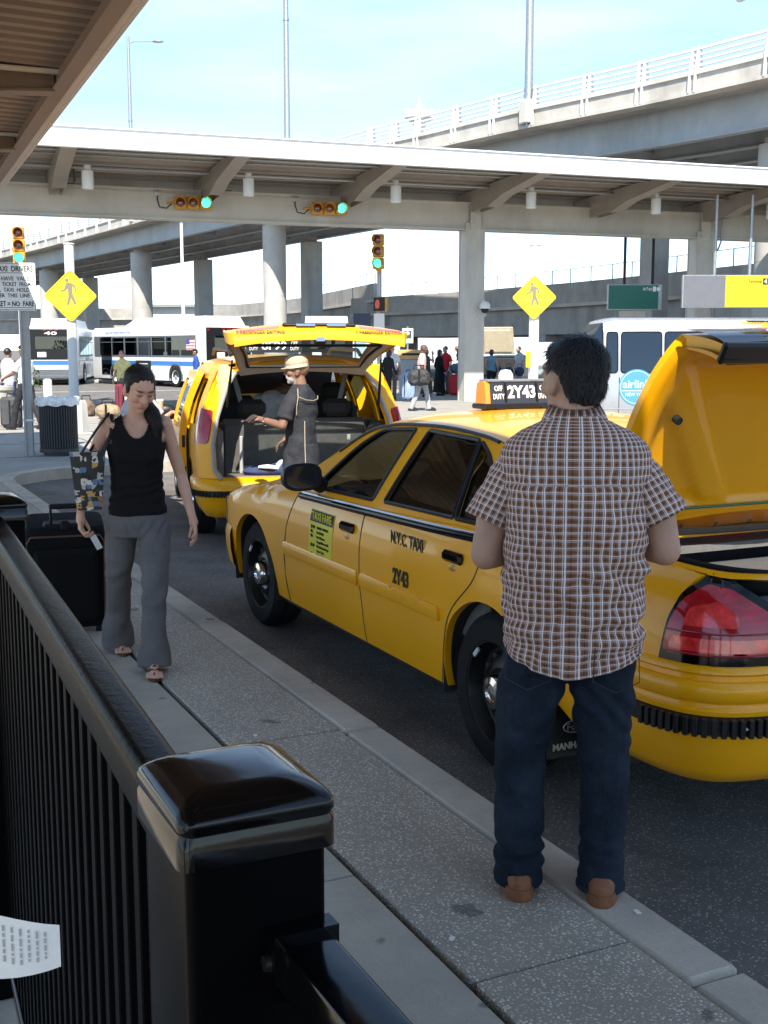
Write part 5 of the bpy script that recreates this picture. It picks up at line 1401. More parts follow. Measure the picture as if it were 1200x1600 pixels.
def hand(mb, wrist, dirv, palm_n, side, s=1., curl=.5):
    """palm with four unequal bent fingers and a thumb; palm_n = direction the palm faces"""
    w = Vector(wrist); d = Vector(dirv).normalized(); n = Vector(palm_n); n = (n-d*n.dot(d)).normalized(); t = d.cross(n)*side
    capsule(mb, w, .024*s, w+d*.03*s, .027*s)
    for k in range(4):
        o = (1.5-k)*.019*s
        b0 = w+d*.025*s+t*o*.7; k1 = w+d*(.085-.006*abs(k-1.2))*s+t*o
        capsule(mb, b0, .013*s, k1, .0115*s)
        L1 = (.042, .047, .044, .034)[k]*s
        a1 = curl*.6; p1 = k1+(d*math.cos(a1)+n*math.sin(a1))*L1
        a2 = curl*1.7; p2 = p1+(d*math.cos(a2)+n*math.sin(a2))*L1*.62
        a3 = curl*2.4; p3 = p2+(d*math.cos(a3)+n*math.sin(a3))*L1*.45
        capsule(mb, k1, .0105*s, p1, .0095*s, 8); capsule(mb, p1, .0095*s, p2, .0085*s, 8); capsule(mb, p2, .0085*s, p3, .007*s, 8)
    b0 = w+d*.02*s+t*.018*s; p1 = b0+(d*.55+t*.75+n*.35).normalized()*.042*s; p2 = p1+(d*.85+t*.25+n*.45).normalized()*.032*s; p3 = p2+(d*.9+n*.45).normalized()*.022*s
    capsule(mb, b0, .016*s, p1, .0125*s, 8); capsule(mb, p1, .0125*s, p2, .0105*s, 8); capsule(mb, p2, .0105*s, p3, .008*s, 8)
def head_mb(mb, M, s=1., female=False):
    """head in head space: x right, y forward, z up, origin at head centre"""
    def P(x, y, z): return M @ Vector((x*s, y*s, z*s))
    Q = M.to_3x3()
    def E(c, r, n=16, m=10): mb.sphere(P(*c), Vector(r)*s, n, m, Q)
    E((0, -.012, .028), (.076, .094, .088)); E((0, .012, -.012), (.066, .078, .092)); E((0, .032, -.062), (.050 if female else .056, .052, .046))
    E((0, .060, -.092), (.024, .024, .020)); E((0, .078, .035), (.050, .018, .022)); E((0, .074, .012), (.056, .016, .010))
    for sx in (-1, 1):
        E((sx*.038, .058, -.022), (.026, .026, .024)); E((sx*.077, -.004, -.008), (.010, .020, .032), 10, 8); E((sx*.072, .004, -.03), (.012, .014, .014), 8, 6)
        E((sx*.030, .080, .008), (.015, .010, .010), 10, 8)
    capsule(mb, P(0, .082, .012), .009*s, P(0, .104, -.024), .0125*s, 10)
    for sx in (-1, 1): E((sx*.011, .094, -.028), (.010, .011, .008), 8, 6)
    E((0, .087, -.052), (.022, .009, .006), 10, 6); E((0, .085, -.063), (.019, .009, .007), 10, 6)
def face_spots(base, s=1., female=False, hair=(.02, .015, .012), beard=None):
    b = Vector(base); lip = Vector((b.x*.95, b.y*.55, b.z*.55)) if female else Vector((b.x*.85, b.y*.65, b.z*.65))
    sp = [((0, .09*s, -.057*s), (.024*s, .03*s, .0105*s), lip, .9)]
    for sx in (-1, 1):
        sp.append(((sx*.031*s, .085*s, .031*s), (.023*s, .03*s, .0055*s), hair, .85))
        sp.append(((sx*.030*s, .09*s, .004*s), (.0165*s, .02*s, .0042*s), (.015, .012, .010), .95))
        sp.append(((sx*.030*s, .09*s, .014*s), (.018*s, .02*s, .007*s), b*.72, .5))
        sp.append(((sx*.042*s, .07*s, -.025*s), (.022*s, .03*s, .018*s), Vector((b.x*1.06, b.y*.86, b.z*.84)), .5))
    if beard: sp.append(((0, .06*s, -.085*s), (.06*s, .06*s, .045*s), beard, .9))
    return sp
def wrink(amp, fx=6., fz=14., seed=0.):
    def f(co, n):
        p = Vector((co.x*fx+seed, co.y*fx, co.z*fz))
        return amp*(noise.noise(p)+.5*noise.noise(p*2.1))
    return f
def rot3(rx=0, ry=0, rz=0): return (Matrix.Rotation(rz, 4, 'Z') @ Matrix.Rotation(rx, 4, 'X') @ Matrix.Rotation(ry, 4, 'Y'))

def simple_person(name, label, loc, rz, h=1.75, skin='tan', top=(.5, .5, .5), bottom=(.05, .05, .06), hair=(.02, .015, .012), sleeves='short', stride=0., armL=None, armR=None, hairlen=0, dress=False, shoes=(.02, .02, .02), hat=None, head_yaw=0., lean=0., group='people in the background', vox=.014, wide=1., belt=None, beard=None, neck_drop=0.):
    t = thing('person', label, 'person', loc, rz, group)
    k = h/1.75; base = SKIN[skin]
    V = lambda x, y, z: Vector((x*k*wide, (y+lean*max(0, z-.9))*k, z*k))
    # joints
    fl, fr_ = stride, -stride
    hipL, hipR = V(-.09, 0, .93), V(.09, 0, .93)
    kl, kr = V(-.095, fl*.55+.03, .50), V(.095, fr_*.45+.03, .50)
    al, ar_ = V(-.10, fl, .10), V(.10, fr_-.03*(stride != 0), .10+.05*abs(stride))
    shL, shR = V(-.175, 0, 1.415), V(.175, 0, 1.415)
    aL = armL or ((-.235, -.03-stride*.3, 1.13), (-.24, .08-stride*.6, .90)); aR = armR or ((.235, -.03+stride*.3, 1.13), (.24, .08+stride*.6, .90))
    eL, wL, eR, wR = V(*aL[0]), V(*aL[1]), V(*aR[0]), V(*aR[1])
    hc = V(0, .03+neck_drop, 1.605-neck_drop*.3)
    HM = Matrix.Translation(hc) @ rot3(-neck_drop*1.5, 0, head_yaw)
    b = MB(); s = k
    head_mb(b, HM, s)
    capsule(b, V(0, -.015, 1.40), .062*k, hc+Vector((0, -.02, -.07))*k, .052*k)
    for (sh, e, w_) in ((shL, eL, wL), (shR, eR, wR)):
        limb(b, [(sh+Vector((-sh.x*.2, 0, -.045*k)), .036*k), (sh.lerp(e, .6), .040*k), (e, .038*k), (w_, .027*k)]); hand(b, w_, (w_-e), Vector((0, 0, -1)) if abs((w_-e).normalized().z) < .7 else Vector((-sh.x, .2, 0)), 1 if sh.x < 0 else -1, k, .5)
    b.loft([ellring(z*k, rx*k*wide, ry*k, 0, lean*max(0, z-.9)*k) for z, rx, ry in ((.95, .11, .07), (1.1, .105, .065), (1.3, .13, .075), (1.40, .10, .055))])
    if dress or True:
        for kk, aa in ((kl, al), (kr, ar_)): limb(b, [(kk, .052*k), (aa, .036*k)])
    body_ = blob(b, vox*.75, 2); paint(body_, base, face_spots(base, s, hairlen > 0, hair or (.1, .1, .1), beard), HM)
    body_.materials.append(skinmat(skin, base)); ob('body', body_, None, t)
    # upper garment
    u = MB()
    u.loft([ellring(z*k, rx*k*wide, ry*k, 0, lean*max(0, z-.9)*k) for z, rx, ry in ((.86, .165, .115), (.95, .17, .12), (1.08, .158, .11), (1.25, .172, .118), (1.36, .178, .105), (1.435, .14, .085), (1.47, .078, .068), (1.495, .066, .062))])
    if sleeves != 'none':
        for sh, e, w_ in ((shL, eL, wL), (shR, eR, wR)):
            if sleeves == 'short': limbflat(u, [(sh+Vector((-sh.x*.12, 0, -.03*k)), .060*k), (sh.lerp(e, .3), .064*k), (sh.lerp(e, .80), .066*k)])
            else: limb(u, [(sh+Vector((-sh.x*.12, 0, -.03*k)), .060*k), (e, .054*k), (e.lerp(w_, .92), .043*k)])
    if dress: u.loft([ellring(z*k, rx*k, ry*k) for z, rx, ry in ((.12, .26, .22), (.5, .22, .18), (.9, .17, .13), (1.0, .15, .11))])
    me = blob(u, vox, 3, wrink(.008*k, 7, 12, random.random()*50)); me.materials.append(top if not isinstance(top, tuple) else cloth('%.2f_%.2f_%.2f' % top, top)); ob('dress' if dress else 'shirt', me, None, t)
    if not dress:
        l = MB()
        l.loft([ellring(z*k, rx*k*wide, ry*k) for z, rx, ry in ((.80, .165, .115), (.90, .17, .12), (1.0, .16, .11))])
        for hp, kk, aa in ((hipL, kl, al), (hipR, kr, ar_)): limbflat(l, [(hp, .092*k), (kk, .068*k), (aa+Vector((0, 0, -.06*k)), .068*k)])
        me = blob(l, vox, 3, wrink(.008*k, 7, 10, random.random()*50)); me.materials.append(bottom if not isinstance(bottom, tuple) else cloth('%.2f_%.2f_%.2f' % bottom, bottom)); ob('trousers', me, None, t)
    sm = MB()
    for aa in (al, ar_):
        f = MB(); z0 = aa.z-.10*k
        f.loft([ellring(z0+zz*k, rx*k, ry*k, aa.x, aa.y+.055*k, 16) for zz, rx, ry in ((.0, .045, .13), (.03, .047, .132), (.06, .042, .11), (.09, .035, .06))])
        o = ob('shoe', f, cloth('shoe_%.2f' % shoes[0], shoes, rough=.6), t)
    hm = MB()
    if hair is not None:
        hm.sphere(HM @ Vector((0, -.022*s, .036*s)), Vector((.083, .094, .088))*s, 18, 12, HM.to_3x3())
        if hairlen > 0:
            hm.sphere(HM @ Vector((0, -.05*s, -.02*s)), Vector((.085, .06, .10))*s, 16, 10, HM.to_3x3())
        if hairlen > 1: hm.sphere(HM @ Vector((0, -.07*s, -.14*s)), Vector((.07, .04, .14))*s, 16, 10, HM.to_3x3())
        me = blob(hm, vox*.7, 1, wrink(.004, 60, 20)); me.materials.append(mat('hair_%.2f' % hair[0], hair, .45, var=.4, vs=60)); ob('hair', me, None, t)
    if hat:
        h_ = MB().lathe([(0, .135), (.07, .13), (.105, .10), (.10, .06), (.088, .05), (.086, .03)], 20); h_.prism([(.075*math.cos(g), .07+.075*math.sin(g)*1.0) for g in [lerp(-.1, PI+.1, i/10) for i in range(11)]], .03, .038)
        o = ob('cap', h_, cloth('hat_%.2f' % hat[0], hat), t, HM.translation, (0, 0, head_yaw)); o.scale = (s, s, s)
        ob('cap_band', MB().lathe([(.089, .03), (.091, .055)], 20), SIGNY if hat[0] < .1 else cloth('hat_%.2f' % hat[0], hat), o)
    return t

# ------------------------------------------------------------------ the man with his back to us
def plaid():
    m = bpy.data.materials.new('plaid_shirt'); m.use_nodes = True
    nt = m.node_tree; b = nt.nodes['Principled BSDF']; L = nt.links
    b.inputs['Roughness'].default_value = .85; b.inputs['Specular IOR Level'].default_value = .2
    uv = nt.nodes.new('ShaderNodeUVMap'); sp = nt.nodes.new('ShaderNodeSeparateXYZ'); L.new(uv.outputs[0], sp.inputs[0])
    def math_(op, a, bb=None, c=None):
        n = nt.nodes.new('ShaderNodeMath'); n.operation = op
        for i, q in enumerate((a, bb, c)):
            if q is None: continue
            if isinstance(q, (int, float)): n.inputs[i].default_value = q
            else: L.new(q, n.inputs[i])
        return n.outputs[0]
    def bands(o):
        p = math_('FRACT', math_('DIVIDE', o, .0222))
        near = lambda c, w: math_('LESS_THAN', math_('ABSOLUTE', math_('SUBTRACT', p, c)), w)
        white = math_('MAXIMUM', near(.10, .065), math_('MULTIPLY', near(.90, .035), .7))
        brown = near(.50, .24)
        dark = near(.5, .045)
        return white, brown, dark
    wu, bu, du = bands(sp.outputs[0]); wv, bv, dv = bands(sp.outputs[1])
    def mixc(f, a, c):
        n = nt.nodes.new('ShaderNodeMix'); n.data_type = 'RGBA'
        if isinstance(f, float): n.inputs[0].default_value = f
        else: L.new(f, n.inputs[0])
        for i, q in ((6, a), (7, c)):
            if isinstance(q, tuple): n.inputs[i].default_value = (*q, 1)
            else: L.new(q, n.inputs[i])
        return n.outputs[2]
    c = (.30, .155, .13)
    c = mixc(math_('MULTIPLY', bu, .55), c, (.24, .11, .055)); c = mixc(math_('MULTIPLY', bv, .55), c, (.24, .11, .055))
    c = mixc(math_('MULTIPLY', math_('MULTIPLY', bu, bv), .8), c, (.24, .10, .036))
    c = mixc(math_('MULTIPLY', du, .6), c, (.04, .018, .015)); c = mixc(math_('MULTIPLY', dv, .6), c, (.04, .018, .015))
    c = mixc(math_('MULTIPLY', wv, .66), c, (.80, .70, .66)); c = mixc(math_('MULTIPLY', wu, .80), c, (.86, .82, .80))
    L.new(c, b.inputs['Base Color'])
    n = N(nt, 'ShaderNodeTexNoise', Scale=9, Detail=6, Roughness=.6); t = nt.nodes.new('ShaderNodeTexCoord')
    mp_ = nt.nodes.new('ShaderNodeMapping'); mp_.inputs['Scale'].default_value = (1, 1, 2.2); L.new(t.outputs['Object'], mp_.inputs[0]); L.new(mp_.outputs[0], n.inputs['Vector'])
    bp = nt.nodes.new('ShaderNodeBump'); bp.inputs['Strength'].default_value = .8; bp.inputs['Distance'].default_value = .03
    L.new(n.outputs['Fac'], bp.inputs['Height']); L.new(bp.outputs[0], b.inputs['Normal'])
    return m
PLAID = plaid()
def loft_uv(name, rings, uvf, m, parent, thick=0.):
    """open lofted sheet with UVs in metres; uvf(i, k) -> (u, v)"""
    n = len(rings[0]); vs = [tuple(p) for r in rings for p in r]
    fs = [(i*n+k, i*n+(k+1) % n, (i+1)*n+(k+1) % n, (i+1)*n+k) for i in range(len(rings)-1) for k in range(n)]
    me = bpy.data.meshes.new(name); me.from_pydata(vs, [], fs)
    ul = me.uv_layers.new(name='UVMap'); li = 0
    for i in range(len(rings)-1):
        for k in range(n):
            for (a, q) in ((i, k), (i, k+1), (i+1, k+1), (i+1, k)):
                ul.data[li].uv = uvf(a, q); li += 1
    me.shade_smooth(); me.materials.append(m)
    o = bpy.data.objects.new(name, me); COL.objects.link(o); o.parent = parent
    return o
def denim(name, col, hi):
    m = bpy.data.materials.new(name); m.use_nodes = True
    nt = m.node_tree; b = nt.nodes['Principled BSDF']; L = nt.links
    b.inputs['Roughness'].default_value = .9; b.inputs['Specular IOR Level'].default_value = .2
    t = nt.nodes.new('ShaderNodeTexCoord')
    n = N(nt, 'ShaderNodeTexNoise', Scale=5.5, Detail=6, Roughness=.65); L.new(t.outputs['Object'], n.inputs['Vector'])
    mp_ = nt.nodes.new('ShaderNodeMapping'); mp_.inputs['Scale'].default_value = (260, 260, 22); L.new(t.outputs['Object'], mp_.inputs[0])
    n2 = N(nt, 'ShaderNodeTexNoise', Scale=1, Detail=2); L.new(mp_.outputs[0], n2.inputs['Vector'])
    ad = nt.nodes.new('ShaderNodeMath'); ad.operation = 'MULTIPLY_ADD'; ad.inputs[1].default_value = .55; L.new(n2.outputs['Fac'], ad.inputs[0])
    s2 = nt.nodes.new('ShaderNodeMapRange'); s2.inputs[1].default_value = .45; s2.inputs[2].default_value = .75; s2.inputs[3].default_value = -.15; s2.inputs[4].default_value = .55; L.new(n.outputs['Fac'], s2.inputs[0]); L.new(s2.outputs[0], ad.inputs[2])
    mm = nt.nodes.new('ShaderNodeMix'); mm.data_type = 'RGBA'; mm.inputs[6].default_value = (*col, 1); mm.inputs[7].default_value = (*hi, 1)
    L.new(ad.outputs[0], mm.inputs[0]); L.new(mm.outputs[2], b.inputs['Base Color'])
    bp = nt.nodes.new('ShaderNodeBump'); bp.inputs['Strength'].default_value = .35; bp.inputs['Distance'].default_value = .02; L.new(n.outputs['Fac'], bp.inputs['Height']); L.new(bp.outputs[0], b.inputs['Normal'])
    return m
JEAN = denim('dark_denim', (.006, .010, .018), (.028, .042, .064))
MAN = thing('person', 'man in brown plaid shirt and jeans standing with his back to us', 'person', (1.985, 2.85, .15), -R(33))
HM = Matrix.Translation((-.004, .075, 1.560)) @ rot3(-R(2), 0, R(36))
b = MB(); head_mb(b, HM, 1.10)
capsule(b, (0, .06, 1.36), .058, (0, .06, 1.50), .056, 18)
EL, WL_, ER, WR_ = Vector((-.258, .02, 1.035)), Vector((-.12, .25, 1.03)), Vector((.272, .02, 1.06)), Vector((.14, .25, 1.06))
limb(b, [((-.185, .05, 1.31), .045), ((-.236, .035, 1.14), .052), (EL, .046), (EL.lerp(WL_, .3), .046), (WL_, .030)])
limb(b, [((.19, .05, 1.31), .045), ((.250, .035, 1.155), .052), (ER, .046), (ER.lerp(WR_, .3), .046), (WR_, .030)])
hand(b, WL_, (WL_-EL), (.6, 0, -.2), 1, 1.05, .6); hand(b, WR_, (WR_-ER), (-.6, 0, -.2), -1, 1.05, .6)
b.loft([ellring(z, rx, ry) for z, rx, ry in ((.95, .12, .08), (1.1, .12, .08), (1.28, .13, .07), (1.36, .10, .05))])
b.v = [v+Vector((0, .05, 0)) if (abs(v.x) < .14 and v.z < 1.365 and v.z > .94) else v for v in b.v]
for sx, kx, ax in ((-1, -.14, -.145), (1, .105, .105)): limb(b, [((sx*.06, .02, 1.0), .05), ((sx*.09, .01, .75), .05), ((kx, .01, .45), .045), ((ax, -.01, .09), .04)])
me = blob(b, .007, 3); paint(me, SKIN['tan'], face_spots(SKIN['tan'], 1.1), HM); me.materials.append(skinmat('tan', SKIN['tan']))
ob('body', me, None, MAN)
# hair with a thinning crown
hm = MB(); Q3 = HM.to_3x3()
for c, r in (((0, -.018, .034), (.0805, .097, .090)), ((0, -.048, -.018), (.064, .056, .058)), ((0, -.050, -.036), (.052, .044, .040)), ((0, .022, .072), (.062, .066, .038))):
    hm.sphere(HM @ (Vector(c)*1.08), Vector(r)*1.07, 20, 14, Q3)
def hairw(co, n): 
    p = HM.inverted() @ co
    a = math.atan2(p.x-.012, p.y+.055)
    return .0018*noise.noise(Vector((a*9, p.z*34, (p.x**2+(p.y+.05)**2)**.5*60)))+.0015*noise.noise(co*120)
HAIRB = mat('hair_black', (.009, .008, .008), .38, spec=.45, var=.6, vs=70, bump=.6, bs=170)
MI = HM.inverted()
me = blob(hm, .005, 1, hairw); me.materials.append(HAIRB); hr = ob('hair', me, None, MAN)
crown = HM @ Vector((.012, -.06, .125))
strands(me, 9000, .024, lambda p, n: (p-crown)+Vector((0, 0, -.02)), HAIRB, hr, 3, .0012, .30, lambda p: (lambda q: not (abs(q.x) > .05 and q.z < .03 and q.y > -.045) and q.z > -.058 and q.y < .06)(MI @ p))
# shirt body
RS_ = [(.705, .216, .150), (.78, .212, .148), (.86, .211, .143), (.94, .209, .142), (1.02, .208, .141), (1.10, .209, .138), (1.18, .212, .134), (1.25, .216, .128), (1.31, .222, .120), (1.350, .220, .112), (1.380, .203, .102), (1.41, .162, .090), (1.43, .118, .080), (1.445, .088, .074), (1.455, .078, .070)]
zz = []
for (z0, a0, c0), (z1, a1, c1) in zip(RS_[:-1], RS_[1:]):
    q = max(1, int((z1-z0)/.012)); zz += [(lerp(z0, z1, i/q), lerp(a0, a1, i/q), lerp(c0, c1, i/q)) for i in range(q)]
zz.append(RS_[-1]); NR = 144
def shirt_pt(z, rx, ry, k, j):
    g = 2*PI*k/NR; e = 2.5
    x = rx*math.copysign(abs(math.cos(g))**(2/e), math.cos(g)); y = ry*math.copysign(abs(math.sin(g))**(2/e), math.sin(g))
    if z < .80:                                   # curved shirt tails
        tail = .075*abs(math.cos(g))**1.5
        z = .80-(.80-z)*(1-tail/.095)
    w = 1-sst(z, 1.26, 1.38)
    cx, cy, cz = x*3.2, y*3.2, z
    d_ = .010*noise.noise(Vector((cx*2.2, cy*2.2, cz*9+cx*3.5)))+.0075*noise.noise(Vector((cx*3+7, cy*3, cz*20-cx*9)))+.004*noise.noise(Vector((cx*8, cy*8, cz*34+cx*11)))
    # diagonal drag lines from the right side and horizontal folds in the small of the back
    d_ += .006*math.sin((z*62+x*38)+2.2*noise.noise(Vector((x*7, y*7, z*8))))*math.exp(-((z-.98)/.13)**2)*(.35+.65*sst(x, -.1, .16))
    d_ += .005*math.sin((z*75-x*14)+2.5*noise.noise(Vector((x*5+3, y*5, z*6))))*math.exp(-((z-.83)/.09)**2)
    n = Vector((x/rx**2, y/ry**2, 0)).normalized()
    p = Vector((x, y, z))+n*d_*w*1.7
    p.y += .055*sst(z, 1.15, 1.45)-.02*sst(1.0-z, 0, .3)*0
    p.x += .004
    return p
rings = [[shirt_pt(z, rx, ry, k, j) for k in range(NR)] for j, (z, rx, ry) in enumerate(zz)]
per = 2*PI*.175
def suv(i, k):
    z, rx, ry = zz[i]
    sl = 0 if z < 1.31 else (1-rx/.216)*.16
    kk = k/NR
    uu = per*(kk-.75)
    sc = rx/.205 if z > 1.25 else 1
    return (uu*(sc if z > 1.25 else 1)+5.0115, z+sl+3)
SH = loft_uv('shirt', rings, suv, PLAID, MAN)
def sleeve(sx, p0, p1, r0, r1, name='sleeve'):
    p0, p1 = Vector(p0), Vector(p1); t = (p1-p0).normalized(); a = t.cross(Vector((0, 1, 0))).normalized(); bb = a.cross(t)
    n, m_ = 48, 22; L = (p1-p0).length; rg = []
    for i in range(m_+1):
        q = i/m_; r = lerp(r0, r1, q**.8); row = []
        for k in range(n):
            g = 2*PI*k/n
            ax, by = math.cos(g)*r*(1.0 if q > .3 else lerp(.85, 1, q/.3)), math.sin(g)*r*1.08
            dd = .006*noise.noise(Vector((math.cos(g)*2+sx*9, math.sin(g)*2, q*5)))+.004*noise.noise(Vector((math.cos(g)*4, math.sin(g)*4+3, q*9+sx)))
            row.append(p0+t*L*q+(a*ax+bb*by)*(1+dd/r)+Vector((0, .02*q, 0)))
        rg.append(row)
    rg.append([p0+t*(L-.004)+(v-(p0+t*L))*.93 for v in rg[-1]])
    rg.append([p0+t*(L-.05)+(v-(p0+t*L))*.9 for v in rg[-2]])
    return loft_uv(name, rg, lambda i, k: (2*PI*.085*k/n, .0+L*min(i, m_)/m_), PLAID, SH)
sleeve(-1, (-.150, .050, 1.328), (-.242, .02, 1.128), .064, .086); sleeve(1, (.156, .050, 1.328), (.258, .02, 1.145), .064, .086)
# collar, yoke seam, hem
col = [[Vector((rr*math.cos(g)*1.02, .062+rr*.86*math.sin(g)+yo, z+.012*math.sin(g))) for g in [2*PI*i/40 for i in range(40)]] for rr, z, yo in ((.082, 1.435, 0), (.075, 1.462, 0), (.070, 1.482, .004), (.073, 1.486, .002), (.088, 1.462, -.002), (.099, 1.434, -.004))]
loft_uv('collar', col, lambda i, k: (k*.0125, i*.016), PLAID, SH)
ys_ = []
for k in range(NR//2+4, NR-3):
    z = 1.262+.004*math.sin(k*.9); i = min(range(len(zz)), key=lambda j: abs(zz[j][0]-z)); p = rings[i][k]; ys_.append(p+Vector((p.x, p.y-.05, 0)).normalized()*.0015)
ob('yoke_seam', MB().tube(ys_, .0018, 5), cloth('seam_pale', (.42, .33, .29)), SH)
# jeans
j = MB()
j.loft([ellring(z, rx, ry, cx, -.005, 28) for z, rx, ry, cx in ((.70, .190, .122, -.01), (.76, .198, .126, -.002), (.86, .185, .118, .0), (.93, .165, .10, 0))])
limbflat(j, [((-.098, -.006, .72), .100), ((-.128, -.008, .58), .096), ((-.143, .005, .44), .080), ((-.145, .0, .28), .078), ((-.143, -.02, .15), .074), ((-.143, -.015, .018), .074)])
limbflat(j, [((.098, -.006, .72), .100), ((.100, -.005, .58), .094), ((.108, .008, .44), .078), ((.112, .0, .28), .072), ((.108, -.03, .15), .071), ((.106, -.025, .018), .071)])
def jw(co, n):
    x, y, z = co
    a = .006*noise.noise(Vector((x*9, y*9, z*11)))+.004*noise.noise(Vector((x*18, y*18, z*24)))
    g = math.atan2(y, x-(.107 if x > 0 else -.143))
    a += .006*math.exp(-((z-.42)/.09)**2)*math.sin(z*85+g*2.3+5*noise.noise(co*7))*(.5+noise.noise(co*5+Vector((3, 1, 2))))        # knee folds
    a += .009*math.exp(-((z-.12)/.07)**2)*math.sin(z*95+g*1.5+5*noise.noise(co*6))*(.6+noise.noise(co*6))        # folds over the shoe
    a += .006*math.exp(-((z-.62)/.09)**2)*math.sin((z*60+abs(x)*70)+4*noise.noise(co*7))
    return a
me = blob(j, .0075, 3, jw); me.materials.append(JEAN); JN = ob('jeans', me, None, MAN)
STITCH = cloth('stitch', (.035, .045, .055))
for sx, cx in ((-1, -.125), (1, .128)):
    pk = [(-.062, .80), (-.066, .70), (0, .668), (.066, .70), (.062, .80)]
    ob('pocket_seam', MB().tube([(cx+q[0]*1.0, -.142+.10*abs(cx+q[0])**2*4-.010, q[1]) for q in pk], .0016, 5), STITCH, JN)
for cx, cy in ((-.143, -.015), (.106, -.025)):
    ob('hem', MB().tube([(cx+.069*math.cos(g), cy+.069*math.sin(g), .032+.0) for g in [2*PI*i/28 for i in range(29)]], .007, 6, flat=1.6), JEAN, JN)
TAN_ = mat('shoe_tan', (.22, .085, .035), .6, var=.25, vs=30, bump=.2, bs=90); SOLE = mat('shoe_sole', (.20, .075, .03), .7, var=.2, vs=40)
for cx, cy, yaw in ((-.143, -.045, R(10)), (.108, -.055, R(-4))):
    f = MB().loft([ellring(z, rx, ry, 0, .075, 24, 2.8) for z, rx, ry in ((.034, .046, .145), (.055, .047, .145), (.08, .043, .12), (.10, .038, .08))])
    o = ob('shoe', f, TAN_, MAN, (cx, cy, 0), (0, 0, yaw))
    ob('sole', MB().loft([ellring(z, rx, ry, 0, .075, 24, 2.8) for z, rx, ry in ((0, .049, .150), (.004, .051, .152), (.034, .050, .150), (.036, .046, .146))]), SOLE, o)

# ------------------------------------------------------------------ the woman with the suitcase
WOM = thing('person', 'woman in black tank top and grey trousers pulling a suitcase', 'person', (1.465, 6.05, .15), R(170))
sk_ = SKIN['light']
HM = Matrix.Translation((-.02, .075, 1.445)) @ rot3(-R(26), R(-3), R(16))
b = MB(); head_mb(b, HM, .97, True)
capsule(b, (-.005, -.015, 1.25), .052, (-.01, .03, 1.38), .045, 16)
SL, SR = Vector((-.150, -.01, 1.262)), Vector((.143, -.01, 1.262))
EL, WL_ = Vector((-.232, -.03, .985)), Vector((-.272, .10, .775))
ER, WR_ = Vector((.262, -.05, .985)), Vector((.292, .02, .80))
limb(b, [(SL, .043), (SL.lerp(EL, .45), .037), (EL, .031), (EL.lerp(WL_, .25), .032), (WL_, .021)])
limb(b, [(SR, .043), (SR.lerp(ER, .45), .037), (ER, .031), (ER.lerp(WR_, .25), .032), (WR_, .021)])
hand(b, WL_, (WL_-EL), (.9, -.1, 0), 1, .92, .45); hand(b, WR_, Vector((.02, .05, -1)), (-.9, .2, -.2), -1, .92, 1.0)
b.loft([ellring(z, rx, ry, 0, cy) for z, rx, ry, cy in ((.86, .09, .06, 0), (.98, .095, .06, 0), (1.12, .120, .078, .006), (1.20, .147, .086, .006), (1.262, .142, .062, -.008), (1.293, .083, .052, -.008), (1.31, .05, .05, -.006))])
capsule(b, (-.13, .035, 1.262), .014, (-.02, .05, 1.252), .012); capsule(b, (.13, .035, 1.262), .014, (.02, .05, 1.252), .012)
FR_, FB_ = Vector((.105, -.30, .06)), Vector((-.045, .245, .06))
limb(b, [((.05, 0, .86), .05), ((.09, -.03, .66), .045), ((.105, -.10, .44), .040), (FR_, .032)]); limb(b, [((-.05, 0, .86), .05), ((-.075, .06, .66), .045), ((-.063, .165, .44), .040), (FB_, .032)])
for ft, yw in ((FR_, R(6)), (FB_, R(-4))):
    dv = Vector((-math.sin(yw), math.cos(yw), 0)); sd_ = Vector((math.cos(yw), math.sin(yw), 0))
    capsule(b, ft+Vector((0, 0, -.01)), .030, ft+dv*.07+Vector((0, 0, -.026)), .024); capsule(b, ft-dv*.03+Vector((0, 0, -.025)), .026, ft+dv*.12+Vector((0, 0, -.036)), .020)
    for k in range(5):
        o = (k-2)*.0155; capsule(b, ft+dv*.11+sd_*o*1.0+Vector((0, 0, -.038)), .0115, ft+dv*(.165-.008*abs(k-1.5))+sd_*o*1.15+Vector((0, 0, -.045)), .0095 if k not in (0, 4) else .010, 8)
me = blob(b, .0058, 2); paint(me, sk_, face_spots(sk_, .97, True, (.03, .018, .012)), HM); me.materials.append(skinmat('light', sk_)); ob('body', me, None, WOM)
DARKHAIR = mat('hair_dark_brown', (.012, .0065, .005), .5, spec=.25, var=.5, vs=50, bump=.5, bs=140)
hm = MB(); Q3 = HM.to_3x3()
for c, r in (((0, -.022, .0445), (.081, .0955, .0835)), ((0, -.055, -.01), (.068, .050, .07)), ((.066, .004, .02), (.014, .030, .045)), ((-.066, .004, .02), (.014, .030, .045))):
    hm.sphere(HM @ (Vector(c)*.97), Vector(r)*.97, 18, 12, Q3)
limb(hm, [((.0-.045, -.005, 1.37), .040), ((-.085, .025, 1.315), .044), ((-.105, .06, 1.25), .036), ((-.095, .075, 1.19), .018)])
def hw2(co, n):
    p = HM.inverted() @ co
    return .003*noise.noise(Vector((p.x*90, p.y*14, p.z*14)))*(1-sst(p.y, -.02, .03))-.0012*sst(p.y, .0, .05)
MI = HM.inverted()
me = blob(hm, .0045, 3, hw2); me.materials.append(DARKHAIR); hr = ob('hair', me, None, WOM)
strands(me, 1800, .05, lambda p, n: (Vector((-.05, -.01, 1.37))-p) if p.z > 1.36 else Vector((-.2, .3, -1)), DARKHAIR, hr, 5, .0012, .05, lambda p: (MI @ p).y < .0 or p.z < 1.36)
BT = cloth('black_knit', (.007, .0055, .006), .3, 20, .85, .3, 300)
u = MB()
